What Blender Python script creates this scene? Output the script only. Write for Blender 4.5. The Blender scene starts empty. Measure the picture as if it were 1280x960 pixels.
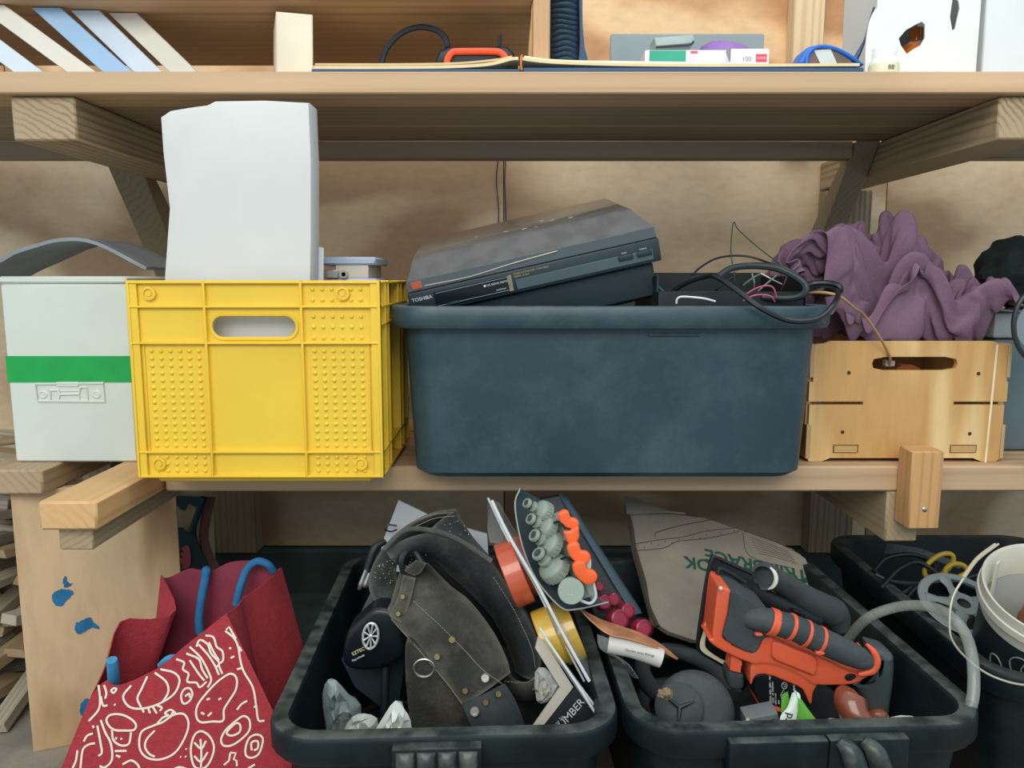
import bpy, bmesh, math, random
from mathutils import Vector, Matrix, noise
random.seed(7)
C = bpy.context.scene.collection
V = Vector
# ------------------------------------------------------------------ camera
F = 961.0
PITCH = math.radians(7.7)
CP, SP = math.cos(PITCH), math.sin(PITCH)
EYE = V((0, 0, 0.80))
cam = bpy.data.objects.new('camera', bpy.data.cameras.new('camera'))
C.objects.link(cam)
cam.location = EYE
cam.rotation_euler = (math.radians(90) - PITCH, 0, 0)
cam.data.sensor_width = 36
cam.data.lens = F / 1280 * 36
cam.data.clip_start = 0.02
bpy.context.scene.camera = cam
# ------------------------------------------------------------------ world and lights
world = bpy.data.worlds.new('daylight')
bpy.context.scene.world = world
world.use_nodes = True
bg = world.node_tree.nodes['Background']
bg.inputs['Color'].default_value = (0.64, 0.84, 1.0, 1)
bg.inputs['Strength'].default_value = 0.88

def lamp(name, kind, loc, aim, energy, col, **kw):
    d = bpy.data.lights.new(name, kind)
    d.energy = energy
    d.color = col
    for k, v in kw.items():
        setattr(d, k, v)
    o = bpy.data.objects.new(name, d)
    C.objects.link(o)
    o.location = loc
    o.rotation_euler = (V(aim) - V(loc)).to_track_quat('-Z', 'Y').to_euler()
    return o
lamp('open_doorway_daylight', 'AREA', (-0.5, -1.7, 2.5), (0.1, 1.3, 0.7), 78, (1.0, 0.93, 0.82), shape='RECTANGLE', size=3.2, size_y=1.6)
lamp('sunbeam_on_carton', 'SPOT', (0.1, -1.2, 3.2), (0.70, 1.30, 1.17), 120, (1.0, 0.97, 0.9), spot_size=math.radians(6.5), spot_blend=0.5, shadow_soft_size=0.03)
lamp('fill_above_top_shelf', 'AREA', (0.45, 0.8, 2.3), (0.45, 1.75, 1.2), 9, (1.0, 0.93, 0.84), shape='RECTANGLE', size=1.4, size_y=0.5)  # added fill that brightens the upper level; no skylight overhead
vs = bpy.context.scene.view_settings
vs.view_transform = 'Standard'
vs.look = 'None'
vs.gamma = 1
vs.exposure = 0.0
vs.use_curve_mapping = False

# ------------------------------------------------------------------ placing
def P(px, py, Y):
    """world point on the sight line of a picture position, at depth Y"""
    u, v = (px - 640) / F, (480 - py) / F
    d = V((u, CP + v * SP, -SP + v * CP))
    return EYE + d * (Y / d.y)
def PZ(px, py, z):
    u, v = (px - 640) / F, (480 - py) / F
    d = V((u, CP + v * SP, -SP + v * CP))
    return EYE + d * ((z - EYE.z) / d.z)
def PN(px, py, o, n):
    u, v = (px - 640) / F, (480 - py) / F
    d = V((u, CP + v * SP, -SP + v * CP))
    return EYE + d * ((o - EYE).dot(n) / d.dot(n))
def crop(x0, y0, s):
    return lambda x, y, Y: P(x0 + x / s, y0 + y / s, Y)

# ------------------------------------------------------------------ geometry
def catmull(pts, k=6, closed=False):
    pts = [V(p) for p in pts]
    n = len(pts)
    if n < 3 and not closed:
        return [pts[0].lerp(pts[-1], i / k) for i in range(k + 1)]
    out = []
    for i in range(n if closed else n - 1):
        if closed:
            a, b, c, d = pts[i - 1], pts[i], pts[(i + 1) % n], pts[(i + 2) % n]
        else:
            a = pts[i - 1] if i else pts[0] * 2 - pts[1]
            b, c = pts[i], pts[i + 1]
            d = pts[i + 2] if i + 2 < n else pts[-1] * 2 - pts[-2]
        for j in range(k):
            t = j / k
            out.append(0.5 * ((2 * b) + (c - a) * t + (2 * a - 5 * b + 4 * c - d) * t * t + (3 * b - a - 3 * c + d) * t ** 3))
    if not closed:
        out.append(pts[-1])
    return out

class G:
    def __init__(s):
        s.v, s.f = [], []
    def add(s, v, f):
        o = len(s.v)
        s.v += [V(p) for p in v]
        s.f += [[i + o for i in q] for q in f]
        return s
    def bm(s, b):
        b.verts.index_update()
        s.add([v.co.copy() for v in b.verts], [[v.index for v in f.verts] for f in b.faces])
        b.free()
        return s
    def box(s, x0, x1, y0, y1, z0, z1, bev=0.0, m=None, seg=1):
        b = bmesh.new()
        bmesh.ops.create_cube(b, size=1)
        for v in b.verts:
            v.co = V(((v.co.x + .5) * (x1 - x0) + x0, (v.co.y + .5) * (y1 - y0) + y0, (v.co.z + .5) * (z1 - z0) + z0))
        if bev > 0:
            bmesh.ops.bevel(b, geom=b.edges[:], offset=bev, segments=seg, profile=.5, affect='EDGES', clamp_overlap=True)
        if m is not None:
            bmesh.ops.transform(b, matrix=m, verts=b.verts[:])
        return s.bm(b)
    def prism(s, pts, vec, bev=0.0, seg=2):
        """outline pushed along vec, its two rims rounded off"""
        vec = V(vec)
        pts = [V(p) for p in pts]
        n = len(pts)
        nrm = V((0, 0, 0))
        for i in range(n):
            nrm += (pts[i] - pts[0]).cross(pts[(i + 1) % n] - pts[0])
        nrm.normalize()
        if nrm.dot(vec) > 0:
            pts.reverse()
            nrm = -nrm
        inn = []
        for i in range(n):
            a = (pts[i] - pts[i - 1]); b = (pts[(i + 1) % n] - pts[i])
            na = nrm.cross(a).normalized(); nb = nrm.cross(b).normalized()
            q = na + nb
            q = q.normalized() if q.length > 1e-6 else na
            inn.append(q / max(.5, q.dot(na)))
        L, hat = vec.length, vec.normalized()
        bev = min(bev, L * .49)
        if bev > 0:
            k_ = [1.0] * n
            for _ in range(14):
                bad = False
                for i in range(n):
                    j = (i + 1) % n
                    e = pts[j] - pts[i]
                    if (e + (inn[j] * k_[j] - inn[i] * k_[i]) * bev).dot(e) < .15 * e.dot(e):
                        k_[i] *= .7; k_[j] *= .7; bad = True
                if not bad:
                    break
            inn = [d * q for d, q in zip(inn, k_)]
        R = []
        if bev > 0:
            for k in range(seg + 1):
                a = math.pi / 2 * k / seg
                R.append([p + d * (bev * (1 - math.sin(a))) + hat * (bev * (1 - math.cos(a))) for p, d in zip(pts, inn)])
            R += [[p + d * (bev * (1 - math.sin(math.pi / 2 * k / seg))) + hat * (L - bev * (1 - math.cos(math.pi / 2 * k / seg))) for p, d in zip(pts, inn)] for k in range(seg, -1, -1)]
        else:
            R = [pts, [p + vec for p in pts]]
        s.rows(R, True)
        for r in (R[0], R[-1]):
            b = bmesh.new()
            f = b.faces.new([b.verts.new(p) for p in r])
            f.normal_update()
            if n > 4:
                bmesh.ops.triangulate(b, faces=[f])
            s.bm(b)
        return s
    def tube(s, pts, r, n=8, k=6, smooth=True, closed=False, flat=None):
        P0 = catmull(pts, k, closed) if smooth else [V(p) for p in pts]
        m = len(P0)
        rs = r if isinstance(r, (list, tuple)) else [r]
        ref = None
        rows = []
        for i, p in enumerate(P0):
            if closed:
                t = (P0[(i + 1) % m] - P0[i - 1])
            else:
                t = P0[min(i + 1, m - 1)] - P0[max(i - 1, 0)]
            t = t.normalized() if t.length > 1e-9 else V((0, 0, 1))
            if ref is None:
                ref = t.orthogonal().normalized() if flat is None else (V(flat) - t * V(flat).dot(t)).normalized()
            ref = (ref - t * ref.dot(t))
            ref = ref.normalized() if ref.length > 1e-6 else t.orthogonal().normalized()
            if flat is not None:
                q = V(flat) - t * V(flat).dot(t)
                if q.length > 1e-3:
                    ref = q.normalized()
            w = t.cross(ref)
            f = i / max(m - 1, 1) * (len(rs) - 1)
            a = int(f)
            rr = rs[a] + (rs[min(a + 1, len(rs) - 1)] - rs[a]) * (f - a)
            fl = 1.0 if flat is None else 0.35
            rows.append([p + ref * (math.cos(j * 2 * math.pi / n) * rr * fl) + w * (math.sin(j * 2 * math.pi / n) * rr) for j in range(n)])
        vs_ = [q for row in rows for q in row]
        fs = []
        for i in range(m if closed else m - 1):
            i2 = (i + 1) % m
            for j in range(n):
                fs.append([i * n + j, i * n + (j + 1) % n, i2 * n + (j + 1) % n, i2 * n + j])
        if not closed:
            fs.append(list(range(n))[::-1])
            fs.append([(m - 1) * n + j for j in range(n)])
        return s.add(vs_, fs)
    def lathe(s, prof, o, ax, n=24, cap=True, a0=0.0):
        o, ax = V(o), V(ax).normalized()
        x = ax.orthogonal().normalized()
        y = ax.cross(x)
        vs_ = []
        for r, h in prof:
            for j in range(n):
                a = a0 + j * 2 * math.pi / n
                vs_.append(o + ax * h + x * (math.cos(a) * r) + y * (math.sin(a) * r))
        fs = []
        for i in range(len(prof) - 1):
            for j in range(n):
                fs.append([i * n + j, i * n + (j + 1) % n, (i + 1) * n + (j + 1) % n, (i + 1) * n + j])
        if cap:
            fs.append(list(range(n))[::-1])
            fs.append([(len(prof) - 1) * n + j for j in range(n)])
        return s.add(vs_, fs)
    def rows(s, R, closed=False):
        n = len(R[0])
        fs = []
        for i in range(len(R) - 1):
            for j in range(n if closed else n - 1):
                fs.append([i * n + j, i * n + (j + 1) % n, (i + 1) * n + (j + 1) % n, (i + 1) * n + j])
        return s.add([q for r in R for q in r], fs)
    def slab(s, R, th):
        """grid of points R thickened away from its normals"""
        m, n = len(R), len(R[0])
        N = []
        for i in range(m):
            row = []
            for j in range(n):
                a = R[min(i + 1, m - 1)][j] - R[max(i - 1, 0)][j]
                b = R[i][min(j + 1, n - 1)] - R[i][max(j - 1, 0)]
                q = a.cross(b)
                row.append(q.normalized() if q.length > 1e-12 else V((0, -1, 0)))
            N.append(row)
        top = [[R[i][j] + N[i][j] * (th / 2) for j in range(n)] for i in range(m)]
        bot = [[R[i][j] - N[i][j] * (th / 2) for j in range(n)] for i in range(m)]
        vs_ = [q for r in top for q in r] + [q for r in bot for q in r]
        k = m * n
        fs = []
        for i in range(m - 1):
            for j in range(n - 1):
                a = [i * n + j, i * n + j + 1, (i + 1) * n + j + 1, (i + 1) * n + j]
                fs.append(a[::-1])
                fs.append([q + k for q in a])
        edge = [j for j in range(n)] + [i * n + n - 1 for i in range(1, m)] + [(m - 1) * n + j for j in range(n - 2, -1, -1)] + [i * n for i in range(m - 2, 0, -1)]
        for a, b in zip(edge, edge[1:] + edge[:1]):
            fs.append([a, b, b + k, a + k])
        return s.add(vs_, fs)
    def sheet(s, A, B, th, k=6, nv=6, bulge=0.0, wob=0.0, wf=20.0, bdir=None):
        A, B = catmull(A, k), catmull(B, k)
        if len(A) != len(B):
            m = max(len(A), len(B))
            def rs(Q):
                out = []
                for i in range(m):
                    f = i / (m - 1) * (len(Q) - 1)
                    a = int(f)
                    out.append(Q[a].lerp(Q[min(a + 1, len(Q) - 1)], f - a))
                return out
            A, B = rs(A), rs(B)
        bd = V(bdir) if bdir is not None else V((0, -1, 0.3)).normalized()
        R = []
        for a, b in zip(A, B):
            row = []
            for j in range(nv + 1):
                t = j / nv
                q = a.lerp(b, t) + bd * (bulge * math.sin(math.pi * t))
                if wob:
                    q = q + bd * (wob * noise.noise(q * wf))
                row.append(q)
            R.append(row)
        return s.slab(R, th)
    def ball(s, c, r, sc=(1, 1, 1), nu=16, nv=10, wob=0.0, wf=10.0, m=None):
        R = []
        c = V(c)
        for i in range(nv + 1):
            a = math.pi * i / nv
            row = []
            for j in range(nu):
                b = 2 * math.pi * j / nu
                d = V((math.sin(a) * math.cos(b), math.sin(a) * math.sin(b), math.cos(a)))
                rr = r * (1 + (wob * noise.noise(d * wf + c * 7) if wob else 0))
                q = V((d.x * sc[0], d.y * sc[1], d.z * sc[2])) * rr
                if m is not None:
                    q = m @ q
                row.append(c + q)
            R.append(row)
        return s.rows(R[::-1], True)
    def puff(s, pts, Y, depth, bev=.004, k=4, smooth=True, cr=P, seg=3, dy=0.0):
        q = [cr(x, y, Y) for x, y in pts]
        if smooth:
            q = catmull(q, k, True)
        return s.prism(q, (0, depth, dy), bev, seg)

def rrect(w, d, r, n=6, cx=0, cy=0):
    out = []
    for sx, sy, a0 in ((1, 1, 0), (-1, 1, 90), (-1, -1, 180), (1, -1, 270)):
        for i in range(n + 1):
            a = math.radians(a0 + 90 * i / n)
            out.append((cx + sx * (w / 2 - r) + r * math.cos(a), cy + sy * (d / 2 - r) + r * math.sin(a)))
    return out

# ------------------------------------------------------------------ objects
WM = {}
def mesh(name, g, m):
    me = bpy.data.meshes.new(name)
    me.from_pydata([tuple(p) for p in g.v], [], g.f)
    b = bmesh.new()
    b.from_mesh(me)
    bmesh.ops.remove_doubles(b, verts=b.verts[:], dist=1e-6)
    bmesh.ops.recalc_face_normals(b, faces=b.faces[:])
    b.to_mesh(me)
    b.free()
    me.materials.append(m)
    me.polygons.foreach_set('use_smooth', [True] * len(me.polygons))
    me.set_sharp_from_angle(angle=math.radians(38))
    me.update()
    return me
def T(name, label, cat, loc=(0, 0, 0), rz=0.0, group=None, m=None):
    o = bpy.data.objects.new(name, None)
    o.empty_display_size = .05
    C.objects.link(o)
    mm = m if m is not None else Matrix.Translation(V(loc)) @ Matrix.Rotation(rz, 4, 'Z')
    o.matrix_world = mm
    WM[o.name] = mm
    o['label'], o['category'] = label, cat
    if group:
        o['group'] = group
    return o
def K(name, g, m, parent, label=None, local=False, stuff=False):
    if not local:
        inv = WM[parent.name].inverted()
        g.v = [inv @ p for p in g.v]
    o = bpy.data.objects.new(name, mesh(name, g, m))
    C.objects.link(o)
    o.parent = parent
    WM[o.name] = WM[parent.name]
    if label:
        o['label'] = label
    if stuff:
        o['kind'] = 'stuff'
    return o
def S(name, g, m, label=None, cat=None, group=None, kind=None):
    xs = [p.x for p in g.v]; ys = [p.y for p in g.v]; zs = [p.z for p in g.v]
    o0 = V(((min(xs) + max(xs)) / 2, (min(ys) + max(ys)) / 2, min(zs)))
    g.v = [p - o0 for p in g.v]
    o = bpy.data.objects.new(name, mesh(name, g, m))
    C.objects.link(o)
    o.location = o0
    WM[o.name] = Matrix.Translation(o0)
    if label:
        o['label'] = label
    if cat:
        o['category'] = cat
    if group:
        o['group'] = group
    if kind:
        o['kind'] = kind
    return o
def twin(src, label, loc=None, m=None):
    r = src.copy()
    C.objects.link(r)
    r['label'] = label
    mm = m if m is not None else Matrix.Translation(V(loc)) @ WM[src.name].to_3x3().to_4x4()
    r.matrix_world = mm
    WM[r.name] = mm
    for ch in list(src.children):
        c = ch.copy(); C.objects.link(c); c.parent = r; WM[c.name] = mm
        for gd in list(ch.children):
            d = gd.copy(); C.objects.link(d); d.parent = c; WM[d.name] = mm
    return r
def melt(o, voxel=.0015, turns=5):
    """fuse a moulded part into one rounded skin"""
    m = o.modifiers.new('fuse', 'REMESH'); m.mode = 'VOXEL'; m.voxel_size = voxel; m.use_smooth_shade = True
    m = o.modifiers.new('round', 'SMOOTH'); m.factor = .5; m.iterations = turns
    return o
def text(name, body, o, xd, yd, size, m, parent, align='LEFT', ext=.0002, label=None, bold=0.0):
    cu = bpy.data.curves.new('lettering', 'FONT')
    cu.body, cu.size, cu.align_x, cu.extrude = body, size, align, ext
    cu.resolution_u = 3
    cu.offset = bold
    t = bpy.data.objects.new('lettering', cu)
    C.objects.link(t)
    bpy.context.view_layer.update()
    me = bpy.data.meshes.new_from_object(t.evaluated_get(bpy.context.evaluated_depsgraph_get()))
    bpy.data.objects.remove(t)
    xd = V(xd).normalized(); yd = V(yd); yd = (yd - xd * yd.dot(xd)).normalized(); zd = xd.cross(yd)
    mm = Matrix((xd, yd, zd)).transposed().to_4x4()
    mm.translation = V(o)
    me.transform(WM[parent.name].inverted() @ mm)
    me.materials.clear()
    me.materials.append(m)
    ob = bpy.data.objects.new(name, me)
    C.objects.link(ob)
    ob.parent = parent
    WM[ob.name] = WM[parent.name]
    if label:
        ob['label'] = label
    return ob

# ------------------------------------------------------------------ materials
def lin(h):
    h = h.lstrip('#')
    c = [int(h[i:i + 2], 16) / 255 for i in (0, 2, 4)]
    return tuple(x / 12.92 if x <= .04045 else ((x + .055) / 1.055) ** 2.4 for x in c) + (1,)
def mul(c, k):
    return tuple(min(1, x * k) for x in c[:3]) + (1,)
def base(name):
    m = bpy.data.materials.new(name)
    m.use_nodes = True
    nt = m.node_tree
    return m, nt, nt.nodes['Principled BSDF']
def N(nt, t, **kw):
    n = nt.nodes.new(t)
    for k, v in kw.items():
        if hasattr(n, k):
            setattr(n, k, v)
        else:
            n.inputs[k].default_value = v
    return n
def ramp(nt, fac, stops):
    r = nt.nodes.new('ShaderNodeValToRGB')
    e = r.color_ramp.elements
    e[0].position, e[0].color = stops[0]
    e[1].position, e[1].color = stops[-1]
    for p, c in stops[1:-1]:
        q = e.new(p); q.color = c
    nt.links.new(fac, r.inputs[0])
    return r.outputs[0]
def coords(nt, scale=(1, 1, 1), rot=(0, 0, 0), spread=True):
    tc = N(nt, 'ShaderNodeTexCoord')
    mp = N(nt, 'ShaderNodeMapping')
    mp.inputs['Scale'].default_value = scale
    mp.inputs['Rotation'].default_value = rot
    out = tc.outputs['Object']
    if spread:
        oi = N(nt, 'ShaderNodeObjectInfo')
        ma = N(nt, 'ShaderNodeVectorMath', operation='SCALE')
        cb = N(nt, 'ShaderNodeCombineXYZ')
        for i in range(3):
            nt.links.new(oi.outputs['Random'], cb.inputs[i])
        nt.links.new(cb.outputs[0], ma.inputs[0])
        ma.inputs['Scale'].default_value = 3.7
        ad = N(nt, 'ShaderNodeVectorMath', operation='ADD')
        nt.links.new(out, ad.inputs[0]); nt.links.new(ma.outputs[0], ad.inputs[1])
        out = ad.outputs[0]
    nt.links.new(out, mp.inputs['Vector'])
    return mp.outputs[0]
def bump(nt, bs, h, strength, dist=.002):
    b = N(nt, 'ShaderNodeBump')
    b.inputs['Strength'].default_value = strength
    b.inputs['Distance'].default_value = dist
    nt.links.new(h, b.inputs['Height'])
    nt.links.new(b.outputs[0], bs.inputs['Normal'])
def mat(name, col, rough=.5, metal=0.0, var=.12, scale=14, bmp=0.0, bscale=120, dust=None, dustamt=.5, dscale=16, updust=0.0, upcol='#7d8078', upmin=.15, edge=None, edgeamt=.5, trans=0.0, alpha=1.0, coat=0.0, spec=.5, sss=0.0):
    m, nt, bs = base(name)
    c = lin(col) if isinstance(col, str) else col
    v = coords(nt)
    n = N(nt, 'ShaderNodeTexNoise')
    n.inputs['Scale'].default_value = scale
    n.inputs['Detail'].default_value = 5
    nt.links.new(v, n.inputs['Vector'])
    out = ramp(nt, n.outputs['Fac'], [(.3, mul(c, 1 - var)), (.7, mul(c, 1 + var))])
    if dust:
        n2 = N(nt, 'ShaderNodeTexNoise')
        n2.inputs['Scale'].default_value = dscale
        n2.inputs['Detail'].default_value = 8
        n2.inputs['Roughness'].default_value = .7
        nt.links.new(v, n2.inputs['Vector'])
        f = ramp(nt, n2.outputs['Fac'], [(.45, (0, 0, 0, 1)), (.75, (dustamt,) * 3 + (1,))])
        mx = N(nt, 'ShaderNodeMix', data_type='RGBA')
        nt.links.new(f, mx.inputs['Factor'])
        nt.links.new(out, mx.inputs['A'])
        mx.inputs['B'].default_value = lin(dust)
        out = mx.outputs['Result']
    if edge:
        ge = N(nt, 'ShaderNodeNewGeometry')
        f = ramp(nt, ge.outputs['Pointiness'], [(.515, (0, 0, 0, 1)), (.60, (edgeamt,) * 3 + (1,))])
        mx = N(nt, 'ShaderNodeMix', data_type='RGBA')
        nt.links.new(f, mx.inputs['Factor'])
        nt.links.new(out, mx.inputs['A'])
        mx.inputs['B'].default_value = lin(edge)
        out = mx.outputs['Result']
    if updust:
        ge = N(nt, 'ShaderNodeNewGeometry')
        sp = N(nt, 'ShaderNodeSeparateXYZ')
        nt.links.new(ge.outputs['Normal'], sp.inputs[0])
        n4 = N(nt, 'ShaderNodeTexNoise')
        n4.inputs['Scale'].default_value = 34
        n4.inputs['Detail'].default_value = 7
        nt.links.new(v, n4.inputs['Vector'])
        f1 = ramp(nt, sp.outputs['Z'], [(.25, (0, 0, 0, 1)), (.95, (updust,) * 3 + (1,))])
        f2 = ramp(nt, n4.outputs['Fac'], [(.36, (upmin,) * 3 + (1,)), (.62, (1, 1, 1, 1))])
        mm = N(nt, 'ShaderNodeMath', operation='MULTIPLY')
        nt.links.new(f1, mm.inputs[0]); nt.links.new(f2, mm.inputs[1])
        mx = N(nt, 'ShaderNodeMix', data_type='RGBA')
        nt.links.new(mm.outputs[0], mx.inputs['Factor'])
        nt.links.new(out, mx.inputs['A'])
        mx.inputs['B'].default_value = lin(upcol)
        out = mx.outputs['Result']
    nt.links.new(out, bs.inputs['Base Color'])
    bs.inputs['Roughness'].default_value = rough
    bs.inputs['Metallic'].default_value = metal
    bs.inputs['Specular IOR Level'].default_value = spec
    bs.inputs['Transmission Weight'].default_value = trans
    bs.inputs['Alpha'].default_value = alpha
    bs.inputs['Coat Weight'].default_value = coat
    if bmp:
        n3 = N(nt, 'ShaderNodeTexNoise')
        n3.inputs['Scale'].default_value = bscale
        n3.inputs['Detail'].default_value = 4
        nt.links.new(v, n3.inputs['Vector'])
        bump(nt, bs, n3.outputs['Fac'], bmp)
    return m
def wood(name, c1, c2, axis='X', rough=.65, rings=16, c3=None):
    """timber with growth rings running along one axis"""
    m, nt, bs = base(name)
    sc = {'X': (.06, 1, 1), 'Y': (1, .06, 1), 'Z': (1, 1, .06)}[axis]
    v = coords(nt, sc)
    nz = N(nt, 'ShaderNodeTexNoise')
    nz.inputs['Scale'].default_value = 5
    nz.inputs['Detail'].default_value = 3
    nt.links.new(v, nz.inputs['Vector'])
    w = N(nt, 'ShaderNodeTexWave', wave_type='RINGS', rings_direction=axis)
    w.inputs['Scale'].default_value = rings
    w.inputs['Distortion'].default_value = 5
    w.inputs['Detail'].default_value = 2
    w.inputs['Detail Scale'].default_value = 1.2
    nt.links.new(v, w.inputs['Vector'])
    mx = N(nt, 'ShaderNodeMath', operation='MULTIPLY_ADD')
    nt.links.new(w.outputs['Fac'], mx.inputs[0])
    mx.inputs[1].default_value = .45
    nt.links.new(nz.outputs['Fac'], mx.inputs[2])
    a, b = lin(c1), lin(c2)
    stops = [(.35, b), (.62, mul(a, .95)), (1.0, a)] if c3 is None else [(.3, lin(c3)), (.5, b), (1.0, a)]
    out = ramp(nt, mx.outputs[0], stops)
    nt.links.new(out, bs.inputs['Base Color'])
    bs.inputs['Roughness'].default_value = rough
    f = N(nt, 'ShaderNodeTexNoise')
    f.inputs['Scale'].default_value = 160
    nt.links.new(v, f.inputs['Vector'])
    bump(nt, bs, f.outputs['Fac'], .35, .001)
    return m
def ply(name, c1, c2, c3, stretch=(1, 1, .35), freq=16, scale=2.2, rough=.6):
    """rotary cut veneer with flowing cathedral figure and a few knots"""
    m, nt, bs = base(name)
    v = coords(nt, stretch)
    nz = N(nt, 'ShaderNodeTexNoise')
    nz.inputs['Scale'].default_value = scale
    nz.inputs['Detail'].default_value = 2.5
    nz.inputs['Distortion'].default_value = .4
    nt.links.new(v, nz.inputs['Vector'])
    k = N(nt, 'ShaderNodeMath', operation='MULTIPLY'); k.inputs[1].default_value = freq * 2
    nt.links.new(nz.outputs['Fac'], k.inputs[0])
    sn = N(nt, 'ShaderNodeMath', operation='SINE')
    nt.links.new(k.outputs[0], sn.inputs[0])
    ad = N(nt, 'ShaderNodeMath', operation='MULTIPLY_ADD')
    nt.links.new(sn.outputs[0], ad.inputs[0]); ad.inputs[1].default_value = .25
    n2 = N(nt, 'ShaderNodeTexNoise')
    n2.inputs['Scale'].default_value = 3
    nt.links.new(v, n2.inputs['Vector'])
    nt.links.new(n2.outputs['Fac'], ad.inputs[2])
    out = ramp(nt, ad.outputs[0], [(.28, lin(c3)), (.48, lin(c2)), (.68, lin(c1))])
    g = N(nt, 'ShaderNodeTexNoise')
    g.inputs['Scale'].default_value = 60
    g.inputs['Detail'].default_value = 5
    nt.links.new(v, g.inputs['Vector'])
    sp = ramp(nt, g.outputs['Fac'], [(.3, (.88, .88, .88, 1)), (.6, (1, 1, 1, 1))])
    mx = N(nt, 'ShaderNodeMix', data_type='RGBA', blend_type='MULTIPLY')
    mx.inputs['Factor'].default_value = 1
    nt.links.new(out, mx.inputs['A']); nt.links.new(sp, mx.inputs['B'])
    nt.links.new(mx.outputs['Result'], bs.inputs['Base Color'])
    bs.inputs['Roughness'].default_value = rough
    bump(nt, bs, g.outputs['Fac'], .15, .001)
    return m
def layered(name, c1, c2, axis=1, freq=250):
    """sawn edge of plywood: veneers in stripes"""
    m, nt, bs = base(name)
    v = coords(nt, spread=False)
    w = N(nt, 'ShaderNodeTexWave', wave_type='BANDS', bands_direction='XYZ'[axis])
    w.inputs['Scale'].default_value = freq / 6.28
    w.inputs['Distortion'].default_value = .6
    nt.links.new(v, w.inputs['Vector'])
    nt.links.new(ramp(nt, w.outputs['Fac'], [(.3, lin(c1)), (.6, lin(c2))]), bs.inputs['Base Color'])
    bs.inputs['Roughness'].default_value = .7
    return m
def clear(name, col=(1, 1, 1, 1), rough=.08, alpha=.22, spec=.6):
    m, nt, bs = base(name)
    bs.inputs['Base Color'].default_value = col
    bs.inputs['Roughness'].default_value = rough
    bs.inputs['Alpha'].default_value = alpha
    bs.inputs['Specular IOR Level'].default_value = spec
    return m
# ------------------------------------------------------------------ palette
W_SHELF = wood('shelf_timber', '#c9a884', '#a8855f', 'X', rings=14)
W_DARK = wood('weathered_shelf_timber', '#a08c74', '#7d6b57', 'X', rings=14)
W_JOIST = wood('joist_timber', '#b09a78', '#87745a', 'Y', rings=34)
W_BLOCK = wood('block_timber', '#d2a06a', '#b07c46', 'Z', rings=30)
W_FLAT = wood('fresh_pine', '#dcb07a', '#c2935d', 'Y', rings=26)
W_POST = wood('post_timber', '#9c876a', '#76644d', 'Z', rings=30)
W_BRACE = wood('brace_timber', '#93846a', '#7f705a', 'Z', rings=30)
PLY_WALL = ply('wall_plywood', '#e0c5a0', '#cfb08a', '#ad8a66', stretch=(.5, 1, 1), freq=13, scale=2.0)
PLY_BOARD = ply('board_plywood', '#d9ba92', '#c8a67c', '#9f7c57', stretch=(1, 1, .3), freq=12, scale=4)
PLY_CRATE = ply('crate_plywood', '#ecca92', '#e0b87a', '#cf9f60', stretch=(1.2, 1, .18), freq=10, scale=5, rough=.5)
PLY_SUN_WARM = ply('upper_plywood_sun_warm', '#e8c293', '#dcae7c', '#bd8a5c', stretch=(.5, 1, 1), freq=13, scale=2.4)  # same wall plywood, sun warmth put into the veneer colour
CONC = mat('dusty_concrete', '#8d8578', .95, var=.25, scale=9, bmp=.6, bscale=60, dust='#b5a88e', dustamt=.4)
FOOT_AND_SHADE = mat('footing_and_floor_shade', '#3d4a48', .95, var=.3, scale=12, bmp=.6, bscale=40)  # dark footing, also the shade strip on the floor
BLACK = mat('black_plastic', '#08171b', .48, spec=.28, var=.25, scale=10, dust='#4d5a58', dustamt=.16, dscale=9, updust=.55, upcol='#6a716b', bmp=.08, bscale=300)
TUB = mat('worn_black_plastic', '#274049', .42, var=.18, scale=6, dust='#6f8084', dustamt=.28, dscale=8, updust=.4, upcol='#879495', bmp=.08, bscale=200)
DARKP = mat('matte_black_plastic', '#171f22', .5, var=.15)
CABLE = mat('black_cable', '#14191b', .4, var=.1)
WHITE = mat('white_paper', '#e9eaea', .8, var=.03)
LETTER = mat('pale_lettering', '#d8dad6', .7, var=.02)
STEEL = mat('steel', '#b9b7ae', .35, metal=.9, var=.1, scale=60)
GREYP = mat('grey_plastic', '#7d8680', .5, var=.1)

# ------------------------------------------------------------------ the setting
S('floor', G().box(-3, 3, -2.2, 2.3, -.06, 0), CONC, kind='structure')
wall = T('wall_back', 'plywood lined back wall behind the shelves', 'wall', (0, 1.9, 0))
del wall['label'], wall['category']
wall['kind'] = 'structure'
K('wall_core', G().box(-2.6, 2.6, 1.918, 2.0, .12, 2.6), W_DARK, wall)
edges = [-2.6, -1.45, -.02, .905, 2.05, 2.6]
for a, b in zip(edges, edges[1:]):
    K('plywood_panel', G().box(a + .0012, b - .0012, 1.90, 1.918, .124, 1.10, .001), PLY_WALL, wall)
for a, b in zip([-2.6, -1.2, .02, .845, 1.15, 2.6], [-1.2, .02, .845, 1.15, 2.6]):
    K('plywood_panel', G().box(a + .0012, b - .0012, 1.90, 1.918, 1.103, 2.5, .001), PLY_SUN_WARM, wall)
S('baseboard_back', G().box(-2.6, 2.6, 1.87, 2.0, 0, .12, .004), FOOT_AND_SHADE, kind='structure')

S('floor_shade_strip_1', G().box(-.62, 1.6, 1.44, 1.868, .0003, .012, .003), FOOT_AND_SHADE, kind='structure')  # dark sheet painting the shade on the floor under the shelf

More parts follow.
